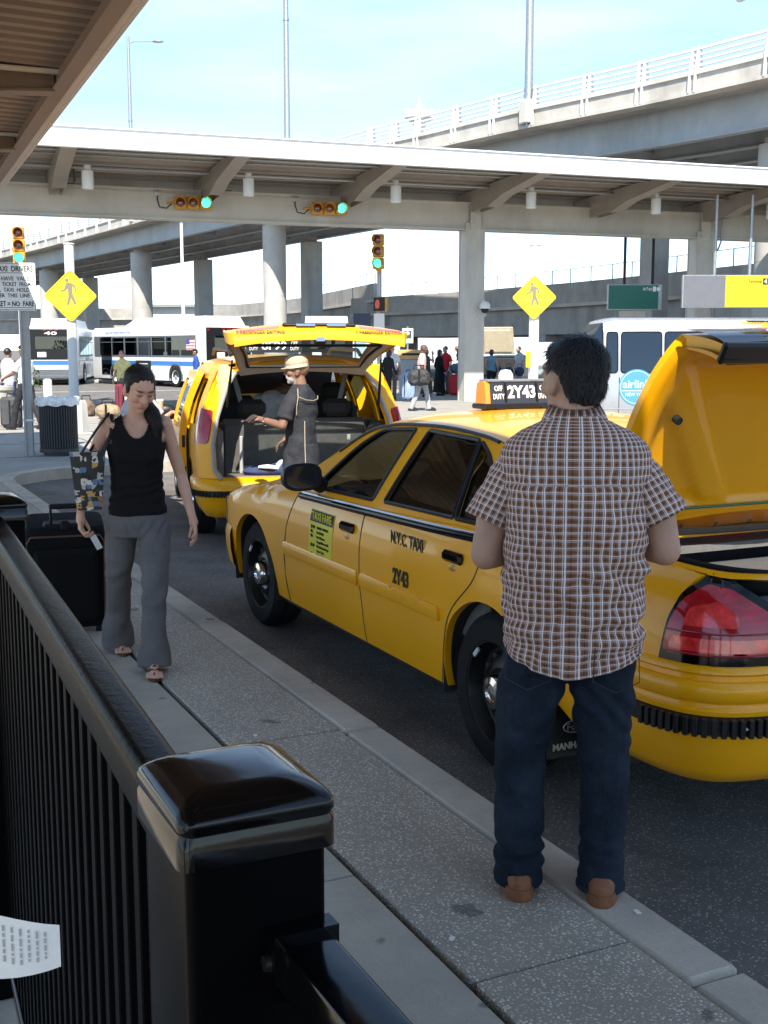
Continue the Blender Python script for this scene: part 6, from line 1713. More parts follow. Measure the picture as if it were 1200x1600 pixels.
u.loft([ellring(z, rx, ry, 0, cy, 28) for z, rx, ry, cy in ((.795, .152, .112, 0), (.84, .148, .108, 0), (.92, .136, .098, 0), (1.0, .134, .096, .004), (1.08, .142, .108, .014), (1.14, .151, .112, .016), (1.20, .158, .098, .008), (1.262, .153, .074, -.006), (1.297, .095, .066, -.006), (1.325, .06, .06, -.006))])
for sx in (-1, 1): u.sphere((sx*.062, .078, 1.105), (.058, .048, .056), 14, 10)
def scoop(c):
    if c.z < 1.17: return False
    ax = abs(c.x)
    if ax > .128-.022*sst(c.z, 1.20, 1.28): return True
    if c.y > -.02: return ((c.x/.070)**2+((1.33-c.z)/.135)**2) < 1
    return ((c.x/.068)**2+((1.33-c.z)/.11)**2) < 1
def tw(co, n):
    z = co.z
    return .003*noise.noise(co*16)+.004*math.exp(-((z-.90)/.10)**2)*math.sin(z*120+co.x*26+5*noise.noise(co*7))
me = blob(u, .0055, 2, tw, scoop); me.materials.append(BT); ob('tank_top', me, None, WOM)
GREYT = cloth('grey_trousers', (.125, .115, .115), .14, 10, .85, .3, 240)
l = MB()
l.loft([ellring(z, rx, ry, 0, cy, 28) for z, rx, ry, cy in ((.68, .150, .11, .0), (.74, .160, .118, -.005), (.80, .152, .110, -.004), (.89, .130, .09, 0))])
limbflat(l, [((.085, -.02, .73), .088), ((.098, -.045, .58), .080), ((.105, -.09, .45), .070), ((.110, -.20, .25), .066), ((.112, -.275, .035), .092)])
limbflat(l, [((-.08, .02, .73), .088), ((-.075, .09, .58), .080), ((-.065, .155, .45), .068), ((-.052, .195, .25), .062), ((-.046, .228, .028), .090)])
def pw(co, n):
    x, y, z = co
    a = .004*noise.noise(Vector((x*10, y*10, z*9)))
    a += .0045*math.exp(-((z-.42)/.13)**2)*math.sin(z*45+x*40+5*noise.noise(co*5))+.005*math.exp(-((z-.72)/.05)**2)*math.sin(z*60-abs(x)*120+4*noise.noise(co*7))
    a += .006*math.exp(-((z-.15)/.08)**2)*math.sin(math.atan2(y+.0, x)*9+z*25)
    return a
me = blob(l, .0075, 3, pw); me.materials.append(GREYT); TR = ob('trousers', me, None, WOM)
SAND = mat('sandal_brown', (.06, .022, .012), .55, var=.2, vs=20)
for ft, yw in ((FR_, R(6)), (FB_, R(-4))):
    s_ = MB(); s_.prism([(.036*math.cos(g)*(1.1 if math.sin(g) > 0 else .85), .07+.125*math.sin(g)) for g in [2*PI*i/20 for i in range(20)]], 0, .012)
    o = ob('sandal', s_, SAND, WOM, (ft.x, ft.y, ft.z-.062+.002), (0, 0, yw))
    ob('strap', MB().tube([(-.034, .085, .008), (-.02, .10, .045), (.0, .12, .040), (.004, .15, .025)], .004, 6).tube([(.034, .085, .008), (.02, .10, .045), (.0, .12, .040)], .004, 6).tube([(-.034, .06, .01), (0, .085, .062), (.034, .06, .01)], .005, 6).tube([(-.034, -.01, .03), (-.03, .04, .065), (0, .055, .075), (.03, .04, .065), (.034, -.01, .03)], .004, 6), SAND, o)
# her shoulder bag
def patch_mat():
    m = bpy.data.materials.new('collage_print'); m.use_nodes = True
    nt = m.node_tree; b = nt.nodes['Principled BSDF']; L = nt.links; b.inputs['Roughness'].default_value = .45
    t = nt.nodes.new('ShaderNodeTexCoord'); v = N(nt, 'ShaderNodeTexVoronoi', Scale=34, Randomness=.5); v.distance = 'CHEBYCHEV'; L.new(t.outputs['Object'], v.inputs['Vector'])
    v2 = N(nt, 'ShaderNodeTexVoronoi', Scale=70, Randomness=.9); L.new(t.outputs['Object'], v2.inputs['Vector'])
    h = nt.nodes.new('ShaderNodeSeparateColor'); L.new(v.outputs['Color'], h.inputs[0])
    cr = nt.nodes.new('ShaderNodeValToRGB'); e = cr.color_ramp; e.interpolation = 'CONSTANT'
    for i, (p, c) in enumerate(((0, (.01, .01, .012)), (.20, (.34, .12, .05)), (.28, (.02, .02, .02)), (.42, (.60, .54, .48)), (.56, (.10, .16, .26)), (.66, (.48, .28, .08)), (.73, (.02, .02, .02)), (.90, (.42, .38, .34)))):
        el = e.elements[i] if i < 2 else e.elements.new(p)
        el.position = p; el.color = (*c, 1)
    L.new(h.outputs[0], cr.inputs[0])
    h2 = nt.nodes.new('ShaderNodeSeparateColor'); L.new(v2.outputs['Color'], h2.inputs[0])
    mm = nt.nodes.new('ShaderNodeMix'); mm.data_type = 'RGBA'; g = nt.nodes.new('ShaderNodeMath'); g.operation = 'GREATER_THAN'; g.inputs[1].default_value = .86
    L.new(h2.outputs[1], g.inputs[0]); L.new(g.outputs[0], mm.inputs[0]); L.new(cr.outputs[0], mm.inputs[6]); mm.inputs[7].default_value = (.02, .018, .02, 1)
    L.new(mm.outputs[2], b.inputs['Base Color']); return m
BAG = thing('shoulder_bag', 'small tote bag with colourful collage print under the woman\'s arm', 'bag', (1.465, 6.05, .15), R(170))
bg_ = MB().loft([[Vector((.222+dx, y, z)) for dx, y in ((-.03, -.12), (.03, -.12), (.038, 0), (.03, .13), (-.03, .13), (-.038, 0))] for z, w in ((.83, 1), (.86, 1), (1.10, 1), (1.13, 1))])
for i, v in enumerate(bg_.v): v.x += (v.z-.95)*.10; v.y = v.y*(.8+.35*(v.z-.83)/.3)
for v in bg_.v: v.x, v.y = .225+(v.y)*.62+.02, .055+(v.x-.225)*.9
ob('bag_body', bg_, patch_mat(), BAG, smooth=25)
ob('handle', MB().tube([(.17, .055, 1.12), (.125, .05, 1.22), (.118, .0, 1.312), (.12, -.06, 1.24), (.17, .02, 1.12)], .011, 8, flat=.6).tube([(.28, .06, 1.12), (.20, .06, 1.24), (.135, .0, 1.318), (.15, -.06, 1.24), (.24, .02, 1.12)], .011, 8, flat=.6), BLK, BAG)
# the suitcase she pulls
CASEM = cloth('black_nylon', (.004, .004, .005), .2, 40, .8, .4, 260)
SU = thing('suitcase', 'large black wheeled suitcase behind the woman', 'suitcase', (1.245, 6.99, .15), R(172), rot=(R(-12), 0, R(172)))
cs = MB().loft([[Vector((x, y, z)) for x, y in rnd_poly([(-.225*k, -.15*k2), (.225*k, -.15*k2), (.225*k, .15*k2), (-.225*k, .15*k2)], .05, 4)] for z, k, k2 in ((.055, .90, .85), (.075, .98, .97), (.10, 1, 1), (.62, 1, 1), (.665, .98, .95), (.685, .92, .85))])
ob('shell', cs, CASEM, SU, smooth=50)
ob('front_pocket', MB().box((0, .165, .34), (.36, .06, .46), b=.025), CASEM, SU)
ob('piping', MB().tube([(x, .152, z) for x, z in [(-.2, .09), (-.215, .12), (-.215, .60), (-.19, .64), (.19, .64), (.215, .60), (.215, .12), (.2, .09)]], .006, 6), mat('piping_brown', (.10, .055, .035), .5), SU)
ob('piping', MB().tube([(x, -.148, z) for x, z in [(-.2, .09), (-.215, .12), (-.215, .60), (-.19, .655), (.19, .655), (.215, .60), (.215, .12), (.2, .09)]], .006, 6), mat('piping_brown', (.10, .055, .035), .5), SU)
ob('pull_handle', MB().tube([(-.075, .10, .66), (-.075, .10, .80), (.075, .10, .80), (.075, .10, .66)], .011, 8).box((0, .10, .805), (.17, .035, .03), b=.01), BLK, SU)
ob('handle_base', MB().box((0, .09, .69), (.24, .08, .03), b=.012).box((0, .13, .70), (.05, .03, .06), b=.008), BLK, SU)
ob('name_tag', MB().box((-.17, .165, .60), (.035, .006, .09), Matrix.Rotation(R(25), 3, 'Y')), PAPER, SU)
for x in (-.18, .18): ob('wheel', MB().lathe([(0, -.015), (.04, -.015), (.042, 0), (.04, .015), (0, .015)], 16, (x, -.13, .042), 'x'), RUB, SU)
for x in (-.18, .18): ob('foot', MB().box((x, .12, .03), (.04, .04, .06), b=.01), BLK, SU)

# ------------------------------------------------------------------ the driver loading the minivan
DEN = denim('grey_denim', (.022, .023, .027), (.06, .063, .07))
DR = simple_person('person', 'bearded man in grey denim shirt and beige cap beside the minivan boot', (3.68, 9.33, 0), R(44), 1.76, 'brown', DEN, (.03, .03, .035), None, 'short',
                   armL=((-.265, .04, 1.16), (-.19, .27, 1.20)), armR=((.25, .02, 1.15), (.20, .22, 1.02)), head_yaw=R(26), group='people in the foreground', vox=.010, wide=1.05, beard=(.55, .55, .55))
# long shirt tail and pale seams
tl2 = MB().loft([ellring(z, rx, ry, 0, 0, 28) for z, rx, ry in ((.60, .205, .15), (.75, .20, .145), (.90, .19, .135), (1.0, .175, .12))])
me = blob(tl2, .010, 2, wrink(.01, 6, 5)); me.materials.append(DEN); ob('shirt_tail', me, None, DR)
SEAMC = cloth('seam_beige', (.40, .33, .25))
ob('seam', MB().tube([(-.19, -.075, 1.40), (-.12, -.108, 1.375), (0, -.122, 1.365), (.12, -.108, 1.375), (.19, -.075, 1.40)], .004, 6), SEAMC, DR); ob('seam', MB().tube([(-.165, -.05, 1.47), (-.20, -.07, 1.40), (-.21, -.06, 1.32), (-.19, -.05, 1.25)], .004, 6), SEAMC, DR); ob('seam', MB().tube([(-.14, -.10, 1.20), (-.16, -.11, 1.0), (-.17, -.12, .8), (-.17, -.12, .62)], .004, 6), SEAMC, DR)
cp_ = MB().lathe([(0, .135), (.05, .13), (.085, .11), (.102, .075), (.101, .045), (.094, .03), (.092, .02)], 24)
cp_.prism([(.068*math.cos(g), .07+.070*math.sin(g)) for g in [lerp(.05, PI-.05, i/12) for i in range(13)]], .022, .032)
cpo = ob('flat_cap', cp_, cloth('cap_beige', (.46, .38, .27), .2, 60), DR, (0, .025, 1.625), (R(-8), 0, R(26)))
ob('cap_band', MB().lathe([(.099, .018), (.101, .05)], 24), cloth('cap_pale', (.60, .54, .42)), cpo)
ob('wrist_watch', MB().tube([(-.205+.033*math.cos(g), .235, 1.195+.033*math.sin(g)) for g in [2*PI*i/16 for i in range(17)]], .008, 6), CHROME, DR)
pp = thing('paper_slip', 'white paper slip held by the driver at the minivan boot', 'paper', (3.68, 9.33, 0), R(44))
ob('sheet', MB().grid(lambda a, b_: Vector((-.36+.17*a, .30+.06*b_, 1.245+.02*math.sin(a*3)-.05*b_-.02*a)), 6, 3), PAPER, pp)
# passenger bending inside the minivan
ps_ = thing('person', 'passenger in pale top bending over inside the minivan', 'person', (4.10, 11.25, .55), R(-60), 'people in the foreground')
b = MB(); HMp = Matrix.Translation((.0, .30, .86)) @ rot3(-R(55), 0, 0)
head_mb(b, HMp, .95); capsule(b, (0, .10, .80), .055, (0, .26, .84), .048)
limb(b, [((-.17, .06, .74), .05), ((-.22, .22, .50), .042), ((-.16, .40, .38), .03)]); limb(b, [((.17, .06, .74), .05), ((.22, .22, .50), .042), ((.16, .40, .38), .03)])
hand(b, (-.16, .40, .38), (0, .6, -.6), (.6, 0, -.3), 1, .95); hand(b, (.16, .40, .38), (0, .6, -.6), (-.6, 0, -.3), -1, .95)
me = blob(b, .010, 2); paint(me, SKIN['brown'], face_spots(SKIN['brown'], .95), HMp); me.materials.append(skinmat('brown', SKIN['brown'])); ob('body', me, None, ps_)
u = MB(); limb(u, [((0, -.10, .22), .15), ((0, -.04, .50), .145), ((0, .04, .70), .14)]); limb(u, [((-.16, .05, .73), .075), ((-.20, .14, .60), .068)]); limb(u, [((.16, .05, .73), .075), ((.20, .14, .60), .068)])
me = blob(u, .014, 3); me.materials.append(cloth('pale_top', (.50, .50, .52))); ob('shirt', me, None, ps_)
l = MB(); limb(l, [((-.09, -.08, .16), .10), ((-.12, .34, .16), .075), ((-.12, .36, -.10), .06)]); limb(l, [((.09, -.08, .16), .10), ((.12, .34, .16), .075), ((.12, .36, -.10), .06)])
me = blob(l, .014, 3); me.materials.append(cloth('pale_jeans', (.16, .26, .38))); ob('trousers', me, None, ps_)
hm = MB().sphere(HMp @ Vector((0, -.02, .04)), (.085, .096, .09), 16, 10, HMp.to_3x3()); ob('hair', hm, DARKHAIR, ps_)
# ================================================================== PEOPLE FURTHER OFF
def rzf(x, y): return math.atan2(-x, y)           # turn so that local +y points along (x, y)
RT, FW = Vector((.902, -.432)), Vector((.432, .902))
def face_dir(r, f): v = RT*r+FW*f; return rzf(v.x, v.y)
CHECK = cloth('pink_check', (.62, .44, .40), .35, 40)
LCHECK = cloth('pale_check', (.36, .38, .42), .3, 50)
sp = simple_person
sp('person', 'bald man in pink checked shirt walking with a dark shoulder bag', (14.55, 28.1, .145), face_dir(1, -.1), 1.80, 'dark', CHECK, (.36, .36, .37), None, 'short', .22, armL=((-.25, -.06, 1.15), (-.22, .10, .92)), lean=.08)
sp('person', 'woman in black suit wheeling a pale golf bag', (16.15, 33.45, .145), face_dir(.7, .7), 1.66, 'brown', (.018, .018, .022), (.018, .018, .022), (.015, .012, .012), 'long', .16, hairlen=1, lean=.06)
sp('person', 'bald man in white t-shirt seen from behind, left of the kiosk', (17.0, 34.9, .145), face_dir(.2, 1), 1.80, 'light', (.74, .74, .74), (.12, .11, .10), None, 'short', .1)
sp('person', 'person in grey shirt half hidden behind the minivan gate strut', (15.6, 33.9, .145), face_dir(-.3, 1), 1.62, 'tan', (.30, .29, .28), (.06, .06, .06), (.05, .03, .02), 'short', .1)
sp('person', 'woman in dark grey dress next to the black robed woman', (18.95, 36.2, .145), face_dir(.6, .8), 1.68, 'tan', (.055, .055, .06), (.03, .03, .03), (.16, .08, .04), 'none', 0, hairlen=1, dress=True, armR=((.24, .10, 1.25), (.16, .18, 1.52)))
sp('person', 'person in long black robe standing in front of the red suitcase', (19.9, 37.0, .145), face_dir(.8, .5), 1.66, 'tan', (.008, .008, .010), (.01, .01, .01), (.008, .008, .010), 'long', 0, hairlen=2, dress=True)
sp('person', 'man in red t-shirt beside the stacked luggage', (20.7, 38.0, .145), face_dir(-.6, -.6), 1.78, 'tan', (.46, .02, .03), (.08, .08, .09), (.012, .01, .01), 'short', 0)
sp('person', 'pale person looking away behind the luggage stack', (21.9, 39.3, .145), face_dir(-.2, 1), 1.80, 'light', (.66, .64, .62), (.2, .2, .22), (.22, .12, .06), 'short', 0)
sp('person', 'woman in blue sleeveless top with beige shoulder bag', (21.75, 36.5, .145), face_dir(.3, 1), 1.66, 'tan', (.13, .24, .32), (.02, .02, .025), (.02, .014, .012), 'none', 0, hairlen=1)
sp('person', 'man in pale checked shirt looking down at the luggage carts', (23.85, 37.95, .145), face_dir(-.8, -.5), 1.78, 'light', LCHECK, (.36, .30, .22), (.03, .02, .015), 'short', 0, neck_drop=.04)
sp('person', 'officer in white shirt and peaked cap striding behind the sign pole', (3.80, 24.9, .15), face_dir(-.8, .35), 1.74, 'brown', (.76, .77, .78), (.03, .03, .035), (.02, .02, .02), 'short', .30, hat=(.02, .02, .025), armL=((-.24, .12, 1.16), (-.20, .34, 1.08)))
sp('person', 'man in grey sleeveless shirt at the left edge', (3.78, 27.2, .15), face_dir(.25, .95), 1.70, 'brown', (.42, .41, .44), (.03, .04, .09), (.012, .01, .01), 'none', .12, armR=((.26, .10, 1.20), (.42, .28, 1.10)))
sp('person', 'man with moustache in yellow polo shirt by the roadside', (7.95, 34.2, .0), face_dir(-.2, -1), 1.78, 'light', (.72, .62, .26), (.20, .17, .13), (.12, .09, .06), 'short', 0, beard=None)
sp('person', 'guard in blue jacket and dark cap beside the bus rear', (13.1, 44.1, 0), face_dir(-.9, -.2), 1.80, 'brown', (.03, .08, .30), (.03, .03, .04), (.02, .02, .02), 'long', 0, hat=(.015, .015, .018))
sp('person', 'person in blue jeans behind the woman, beside the minivan door', (3.16, 12.85, 0), face_dir(.5, .6), 1.56, 'light', (.45, .46, .48), JEAN if False else (.05, .11, .20), (.03, .02, .015), 'short', .12, hairlen=1, armR=((.26, .16, 1.16), (.16, .36, 1.22)))
cup = thing('mirrored_cup', 'solid paper cup standing in for a cup reflected in the minivan mirror', 'cup', (3.42, 12.95, 1.12))  # solid cup added in place of a cup's reflection in the mirror
ob('cup_body', MB().lathe([(0, 0), (.03, 0), (.04, .10)], 16), mat('cup_tan', (.62, .45, .28), .6), cup)
ob('lid', MB().lathe([(.042, .10), (.043, .112), (.034, .122), (0, .122)], 16), WHITEP, cup)

# luggage and small things
def case(name, label, loc, rz, d_, col, group=None, cat='suitcase', handle=True, soft=False):
    t = thing(name, label, cat, loc, rz, group)
    m = mat('case_%.2f_%.2f_%.2f' % col, col, .7, var=.2, vs=12, bump=.2, bs=90)
    x, y, z = d_
    if soft:
        me = blob(MB().box((0, 0, z*.48), (x*.92, y*.9, z*.9), b=min(d_)*.3).sphere((0, 0, z*.5), (x*.5, y*.48, z*.5), 20, 12), min(d_)*.06, 3, wrink(.02, 9, 9)); me.materials.append(m); ob('shell', me, None, t)
    else:
        ob('shell', MB().box((0, 0, z/2+.03), (x, y, z), b=min(d_)*.18), m, t, smooth=40)
        for sx in (-1, 1): ob('wheel', MB().lathe([(0, -.012), (.03, -.012), (.03, .012), (0, .012)], 12, (sx*x*.38, 0, .03), 'x'), RUB, t)
    if handle: ob('handle', MB().tube([(-x*.22, 0, z*.97), (-x*.2, 0, z+.09), (x*.2, 0, z+.09), (x*.22, 0, z*.97)], .014, 8), BLK, t)
    ob('strap', MB().box((0, -y/2-.004, z/2+.02), (x*.08, .012, z*.8)), BLK, t)
    return t
case('shoulder_bag', 'dark grey messenger bag hanging from the walking bald man', (14.33, 27.78, .82), face_dir(0, 1), (.62, .26, .46), (.03, .03, .032), cat='bag', soft=True)
case('golf_bag', 'pale blue golf bag trailing from the woman in black', (16.75, 33.2, .2), face_dir(.6, .6), (.34, .34, .85), (.28, .38, .60), cat='bag')
case('suitcase', 'red suitcase at the bottom of the luggage stack', (20.55, 36.6, .145), face_dir(0, 1), (.85, .4, .72), (.42, .012, .02))
case('duffel_bag', 'blue grey holdall lying on the red suitcase', (20.5, 36.5, .92), face_dir(0, 1), (.85, .4, .40), (.05, .08, .12), cat='bag', soft=True)
case('duffel_bag', 'black bag topping the luggage stack by the column', (20.75, 36.7, 1.30), face_dir(0, 1), (.60, .38, .62), (.012, .012, .014), cat='bag', soft=True)
case('duffel_bag', 'tan canvas duffel bag on the pavement right of the litter bin', (6.15, 28.1, .15), face_dir(0, 1), (.62, .36, .36), (.30, .22, .13), cat='bag', soft=True)
case('duffel_bag', 'camouflage brown bag behind the litter bin, nearer the sign pole', (5.55, 30.4, 0), face_dir(0, 1), (.60, .36, .48), (.16, .11, .07), cat='bag', soft=True)
case('duffel_bag', 'brown bag behind the litter bin, touching the white sign post', (6.15, 30.6, 0), face_dir(0, 1), (.50, .36, .52), (.13, .09, .06), cat='bag', soft=True)
case('suitcase', 'dark grey suitcase standing behind the officer', (3.62, 25.75, .15), face_dir(0, 1), (.44, .3, .62), (.05, .052, .055))
case('suitcase', 'maroon suitcase in front of the man in yellow', (7.68, 33.4, 0), face_dir(0, 1), (.22, .4, .78), (.16, .015, .03))
case('suitcase', 'white suitcase in front of the man in yellow', (7.93, 33.3, 0), face_dir(0, 1), (.24, .4, .82), (.68, .68, .66))
case('suitcase', 'brown suitcase with straps in front of the man in yellow', (8.35, 33.1, 0), face_dir(0, 1), (.50, .36, .80), (.09, .07, .05))
case('shoulder_bag', 'beige sling bag at the hip of the woman in blue', (21.95, 36.15, .62), face_dir(0, 1), (.34, .2, .42), (.42, .34, .22), cat='bag', soft=True)
case('suitcase', 'grey suitcase tilted beside the canopy column base', (19.35, 32.1, .145), face_dir(.5, .5), (.46, .34, .60), (.25, .25, .26))
# luggage cart with bags, and the estate car with beige hatch
lc = thing('luggage_cart', 'chrome luggage cart loaded with dark blue bags', 'cart', (22.75, 36.9, .145), face_dir(1, 0))
fr_m = MB()
for x in (-.32, .32): fr_m.tube([(x, .55, .12), (x, -.5, .12), (x, -.55, 1.0)], .02, 8)
ob('frame', fr_m.tube([(-.32, -.55, 1.0), (.32, -.55, 1.0)], .022, 8), CHROME, lc)
for k in range(7): ob('bar', MB().tube([(-.32+k*.107, -.55, .95), (-.32+k*.107, -.52, .2), (-.32+k*.107, .55, .12)], .012, 6), CHROME, lc)
for x, y in ((-.3, .5), (.3, .5), (0, -.4)): ob('wheel', MB().lathe([(0, -.02), (.07, -.02), (.07, .02), (0, .02)], 14, (x, y, .07), 'x'), RUB, lc)
for k in range(3): case('duffel_bag', ('left', 'middle', 'right')[k]+' of three dark blue bags on the luggage cart', (22.35+k*.36, 37.05-k*.17, .80), face_dir(0, 1), (.36, .36, .36), (.02, .035, .10), 'bags on the luggage cart', 'bag', soft=True)
hc = thing('hatchback', 'dark car with raised beige hatch behind the luggage cart', 'car', (24.2, 40.0, .0), -R(48))
ob('body', MB().loft([[Vector((x, y, z)) for x, z in ((.85, .3), (.9, .6), (.88, .95), (.72, t_), (-.72, t_), (-.88, .95), (-.9, .6), (-.85, .3))] for y, t_ in ((0, 1.0), (.1, 1.5), (2.2, 1.55), (2.9, 1.0), (4.0, .85), (4.1, .7))]), mat('car_dark', (.03, .035, .045), .3, coat=.8), hc, smooth=25)
ob('hatch', MB().box((0, -.25, 2.12), (1.30, .06, 1.10), Matrix.Rotation(R(18), 3, 'X'), b=.03), mat('beige_trim', (.52, .44, .30), .7, var=.1, vs=4), hc)
ob('hatch_ribs', MB().box((0, -.28, 2.1), (1.1, .06, .9), Matrix.Rotation(R(18), 3, 'X'), b=.025), mat('beige_trim', (.52, .44, .30), .7, var=.1, vs=4), hc)
for y in (.7, 3.2):
    for sx in (-1, 1): wheel(hc, sx*.78, y, .33, .2, sx, True, STEEL)
for sx in (-1, 1): ob('tail_lamp', MB().box((sx*.78, -.01, .85), (.16, .05, .22), b=.02), RED, hc)
ob('boot_opening', MB().box((0, .0, 1.1), (1.3, .2, .7), b=.05), DARKIN, hc)

# ================================================================== SIGNS AND STREET FURNITURE
GREYSYM = mat('symbol_grey', (.22, .19, .13), .6)
def ped_sign(label, loc, rz, half, zc, ztop, r):
    t = thing('pedestrian_sign', label, 'sign', loc, rz, 'yellow crossing signs')
    h = half
    yp = r+.03
    ob('pole', MB().cyl((0, yp, 0), (0, yp, ztop), r, 16).lathe([(r*1.15, ztop), (r*1.15, ztop+.04), (0, ztop+.05)], 16, (0, yp, 0)), WHITEP, t)
    dia = rnd_poly([(0, -h), (h, 0), (0, h), (-h, 0)], h*.14, 5)
    p = ob('plate', MB().prism([(x, zc+z) for x, z in dia], -.02, .0, 'y'), SIGNY, t, smooth=0)
    ob('border', MB().tube([(x*.93, -.022, zc+z*.93) for x, z in dia+[dia[0]]], h*.010, 4), PRINT, p)
    k = h/.85
    def pl(pts, nm='walking_figure'): ob(nm, MB().prism([(x*k, zc+z*k) for x, z in pts], -.026, -.021, 'y'), GREYSYM, p, smooth=0)
    pl([(-.10+.06*math.cos(g), .50+.06*math.sin(g)) for g in [2*PI*i/16 for i in range(16)]], 'figure_head')
    pl([(-.13, .42), (-.04, .43), (.06, .40), (.16, .33), (.19, .14), (.14, .13), (.12, .28), (.07, .32), (.06, .10), (.10, -.02), (.19, -.26), (.11, -.28), (.01, -.05), (-.05, -.28), (-.13, -.28), (-.07, -.02), (-.08, .24), (-.17, .16), (-.30, .12), (-.31, .17), (-.19, .22)])
    for (a, b_, z) in ((-.56, -.16, -.10), (-.02, .02, -.10), (.18, .58, -.09), (-.32, .34, -.36)): ob('road_line', MB().box(((a+b_)/2*k, -.023, zc+z*k), ((b_-a)*k, .004, .016*k)), GREYSYM, p)
    for z in (.35, -.35): ob('bracket', MB().box((0, .02, zc+z*h), (.3*h, .05, .06)), STEEL, t)
    return t
ped_sign('yellow diamond crossing sign on white pole at left, before the bus', (7.5, 39.2, .0), -R(11), .85, 3.50, 5.15, .16)
ped_sign('yellow diamond crossing sign on white pole right of the canopy column', (18.33, 28.45, .145), -R(34), .633, 3.09, 4.54, .145)
ob('parking_box', MB().box((-.14, -.02, 1.35), (.14, .1, .46), b=.02), SIGNY, bpy.data.objects['pedestrian_sign.001'])
# drivers' notice
ds_ = thing('drivers_sign', 'white notice board for taxi drivers on grey post', 'sign', (2.88, 18.82, .08), -R(17))
ob('post', MB().box((.0, .06, 1.30), (.14, .07, 2.9), b=.01).box((-.05, .03, 1.3), (.03, .05, 2.88)), mat('post_grey', (.33, .335, .33), .5, .3, var=.1, vs=8), ds_)
bd = ob('board', MB().prism(rnd_poly([(-.70, 2.30), (.20, 2.30), (.20, 3.02), (-.70, 3.02)], .03), -.01, .0, 'y'), WHITEP, ds_, smooth=0)
ob('border', MB().tube([(x, -.011, z) for x, z in [(-.685, 2.315), (.185, 2.315), (.185, 3.005), (-.685, 3.005), (-.685, 2.315)]], .004, 4), PRINT, bd)
for s_, sz, z, w_ in (('TAXI  DRIVERS', .115, 2.925, .56), ('MUST  HAVE  VALID', .085, 2.78, .66), ('TICKET  FROM', .085, 2.695, .42), ('CENTRAL  TAXI  HOLD', .085, 2.61, .72), ('TO  ENTER  THIS  LINE', .085, 2.525, .72), ('NO  TICKET = NO  FARE', .105, 2.40, .82)):
    text(s_, sz, PRINT, bd, (.165-w_/2+(-.04 if 'FROM' in s_ or 'VALID' in s_ else -.06 if 'HOLD' in s_ or 'LINE' in s_ else 0), -.013, z), fr, width=w_, weight=.002 if sz > .1 else .0005)
for z in (2.868, 2.345): ob('rule', MB().box((-.25, -.0115, z), (.80, .002, .007)), PRINT, bd)
ob('band', MB().box((0, .06, .62), (.17, .10, .03)), WHITEP, ds_)
# litter bin with bag liner
bn = thing('litter_bin', 'round dark slatted litter bin with clear liner', 'litter bin', (3.33, 18.75, .15))
slat = MB().box((0, 0, .46), (.022, .012, .76), b=.003).mesh('slat', 30); slat.materials.append(BLK)
BINM = mat('bin_metal', (.045, .047, .05), .55, .4, var=.2, vs=12); slat.materials.clear(); slat.materials.append(BINM)
for k in range(44):
    g = 2*PI*k/44; o = ob('slat', slat, None, bn, (.285*math.cos(g), .285*math.sin(g), 0), (0, 0, g+PI/2))
ob('inner_can', MB().lathe([(0, .06), (.25, .06), (.25, .86)], 28), DARKIN, bn)
for z in (.08, .84): ob('hoop', MB().lathe([(.296, z-.03), (.300, z), (.296, z+.03), (.270, z+.03), (.270, z-.03), (.296, z-.03)], 36), BINM, bn)
ob('base', MB().lathe([(0, 0), (.24, 0), (.24, .06), (0, .06)], 28), BINM, bn)
lf = MB(); nn = 64
lf.loft([[Vector(((r+.012*math.sin(k*1.7+z*30)+.008*math.sin(k*.9))*math.cos(2*PI*k/nn), (r+.012*math.sin(k*1.7+z*30)+.008*math.sin(k*.9))*math.sin(2*PI*k/nn), z+.012*math.sin(k*.8))) for k in range(nn)] for r, z in ((.24, .80), (.26, .90), (.32, .905), (.335, .86), (.325, .78))], False)
m_ = mat('plastic_liner', (.75, .77, .78), .25, var=.2, vs=20); ob('liner', lf, m_, bn)
# planter, bollard, bushes at the left edge
plr = thing('planter', 'pale concrete planter at the left edge', 'planter', (3.42, 26.3, .15))
ob('pot', MB().lathe([(0, 0), (.30, 0), (.33, .06), (.31, .12), (.30, .74), (.34, .78), (.34, .86), (.28, .86), (.27, .8), (0, .8)], 28), CONC2, plr)
bo_ = thing('bollard', 'short white post behind the officer', 'bollard', (5.25, 30.9, 0))
ob('post', MB().box((0, 0, .52), (.2, .2, 1.04), b=.04), WHITEP, bo_); ob('foot', MB().box((0, 0, .03), (.34, .34, .06), b=.01), CONC2, bo_)
bo_ = thing('bollard', 'pale pedestal base right of the litter bin', 'bollard', (4.55, 23.2, .15))
ob('post', MB().loft([ellring(z, r, r, 0, 0, 4, 6) for z, r in ((0, .16), (.6, .13), (.66, .10))]), CONC2, bo_); ob('foot', MB().box((0, 0, .015), (.4, .4, .03), b=.006), CONC2, bo_)
LEAF = mat('leaf_green', (.055, .085, .03), .6, var=.5, vs=5)
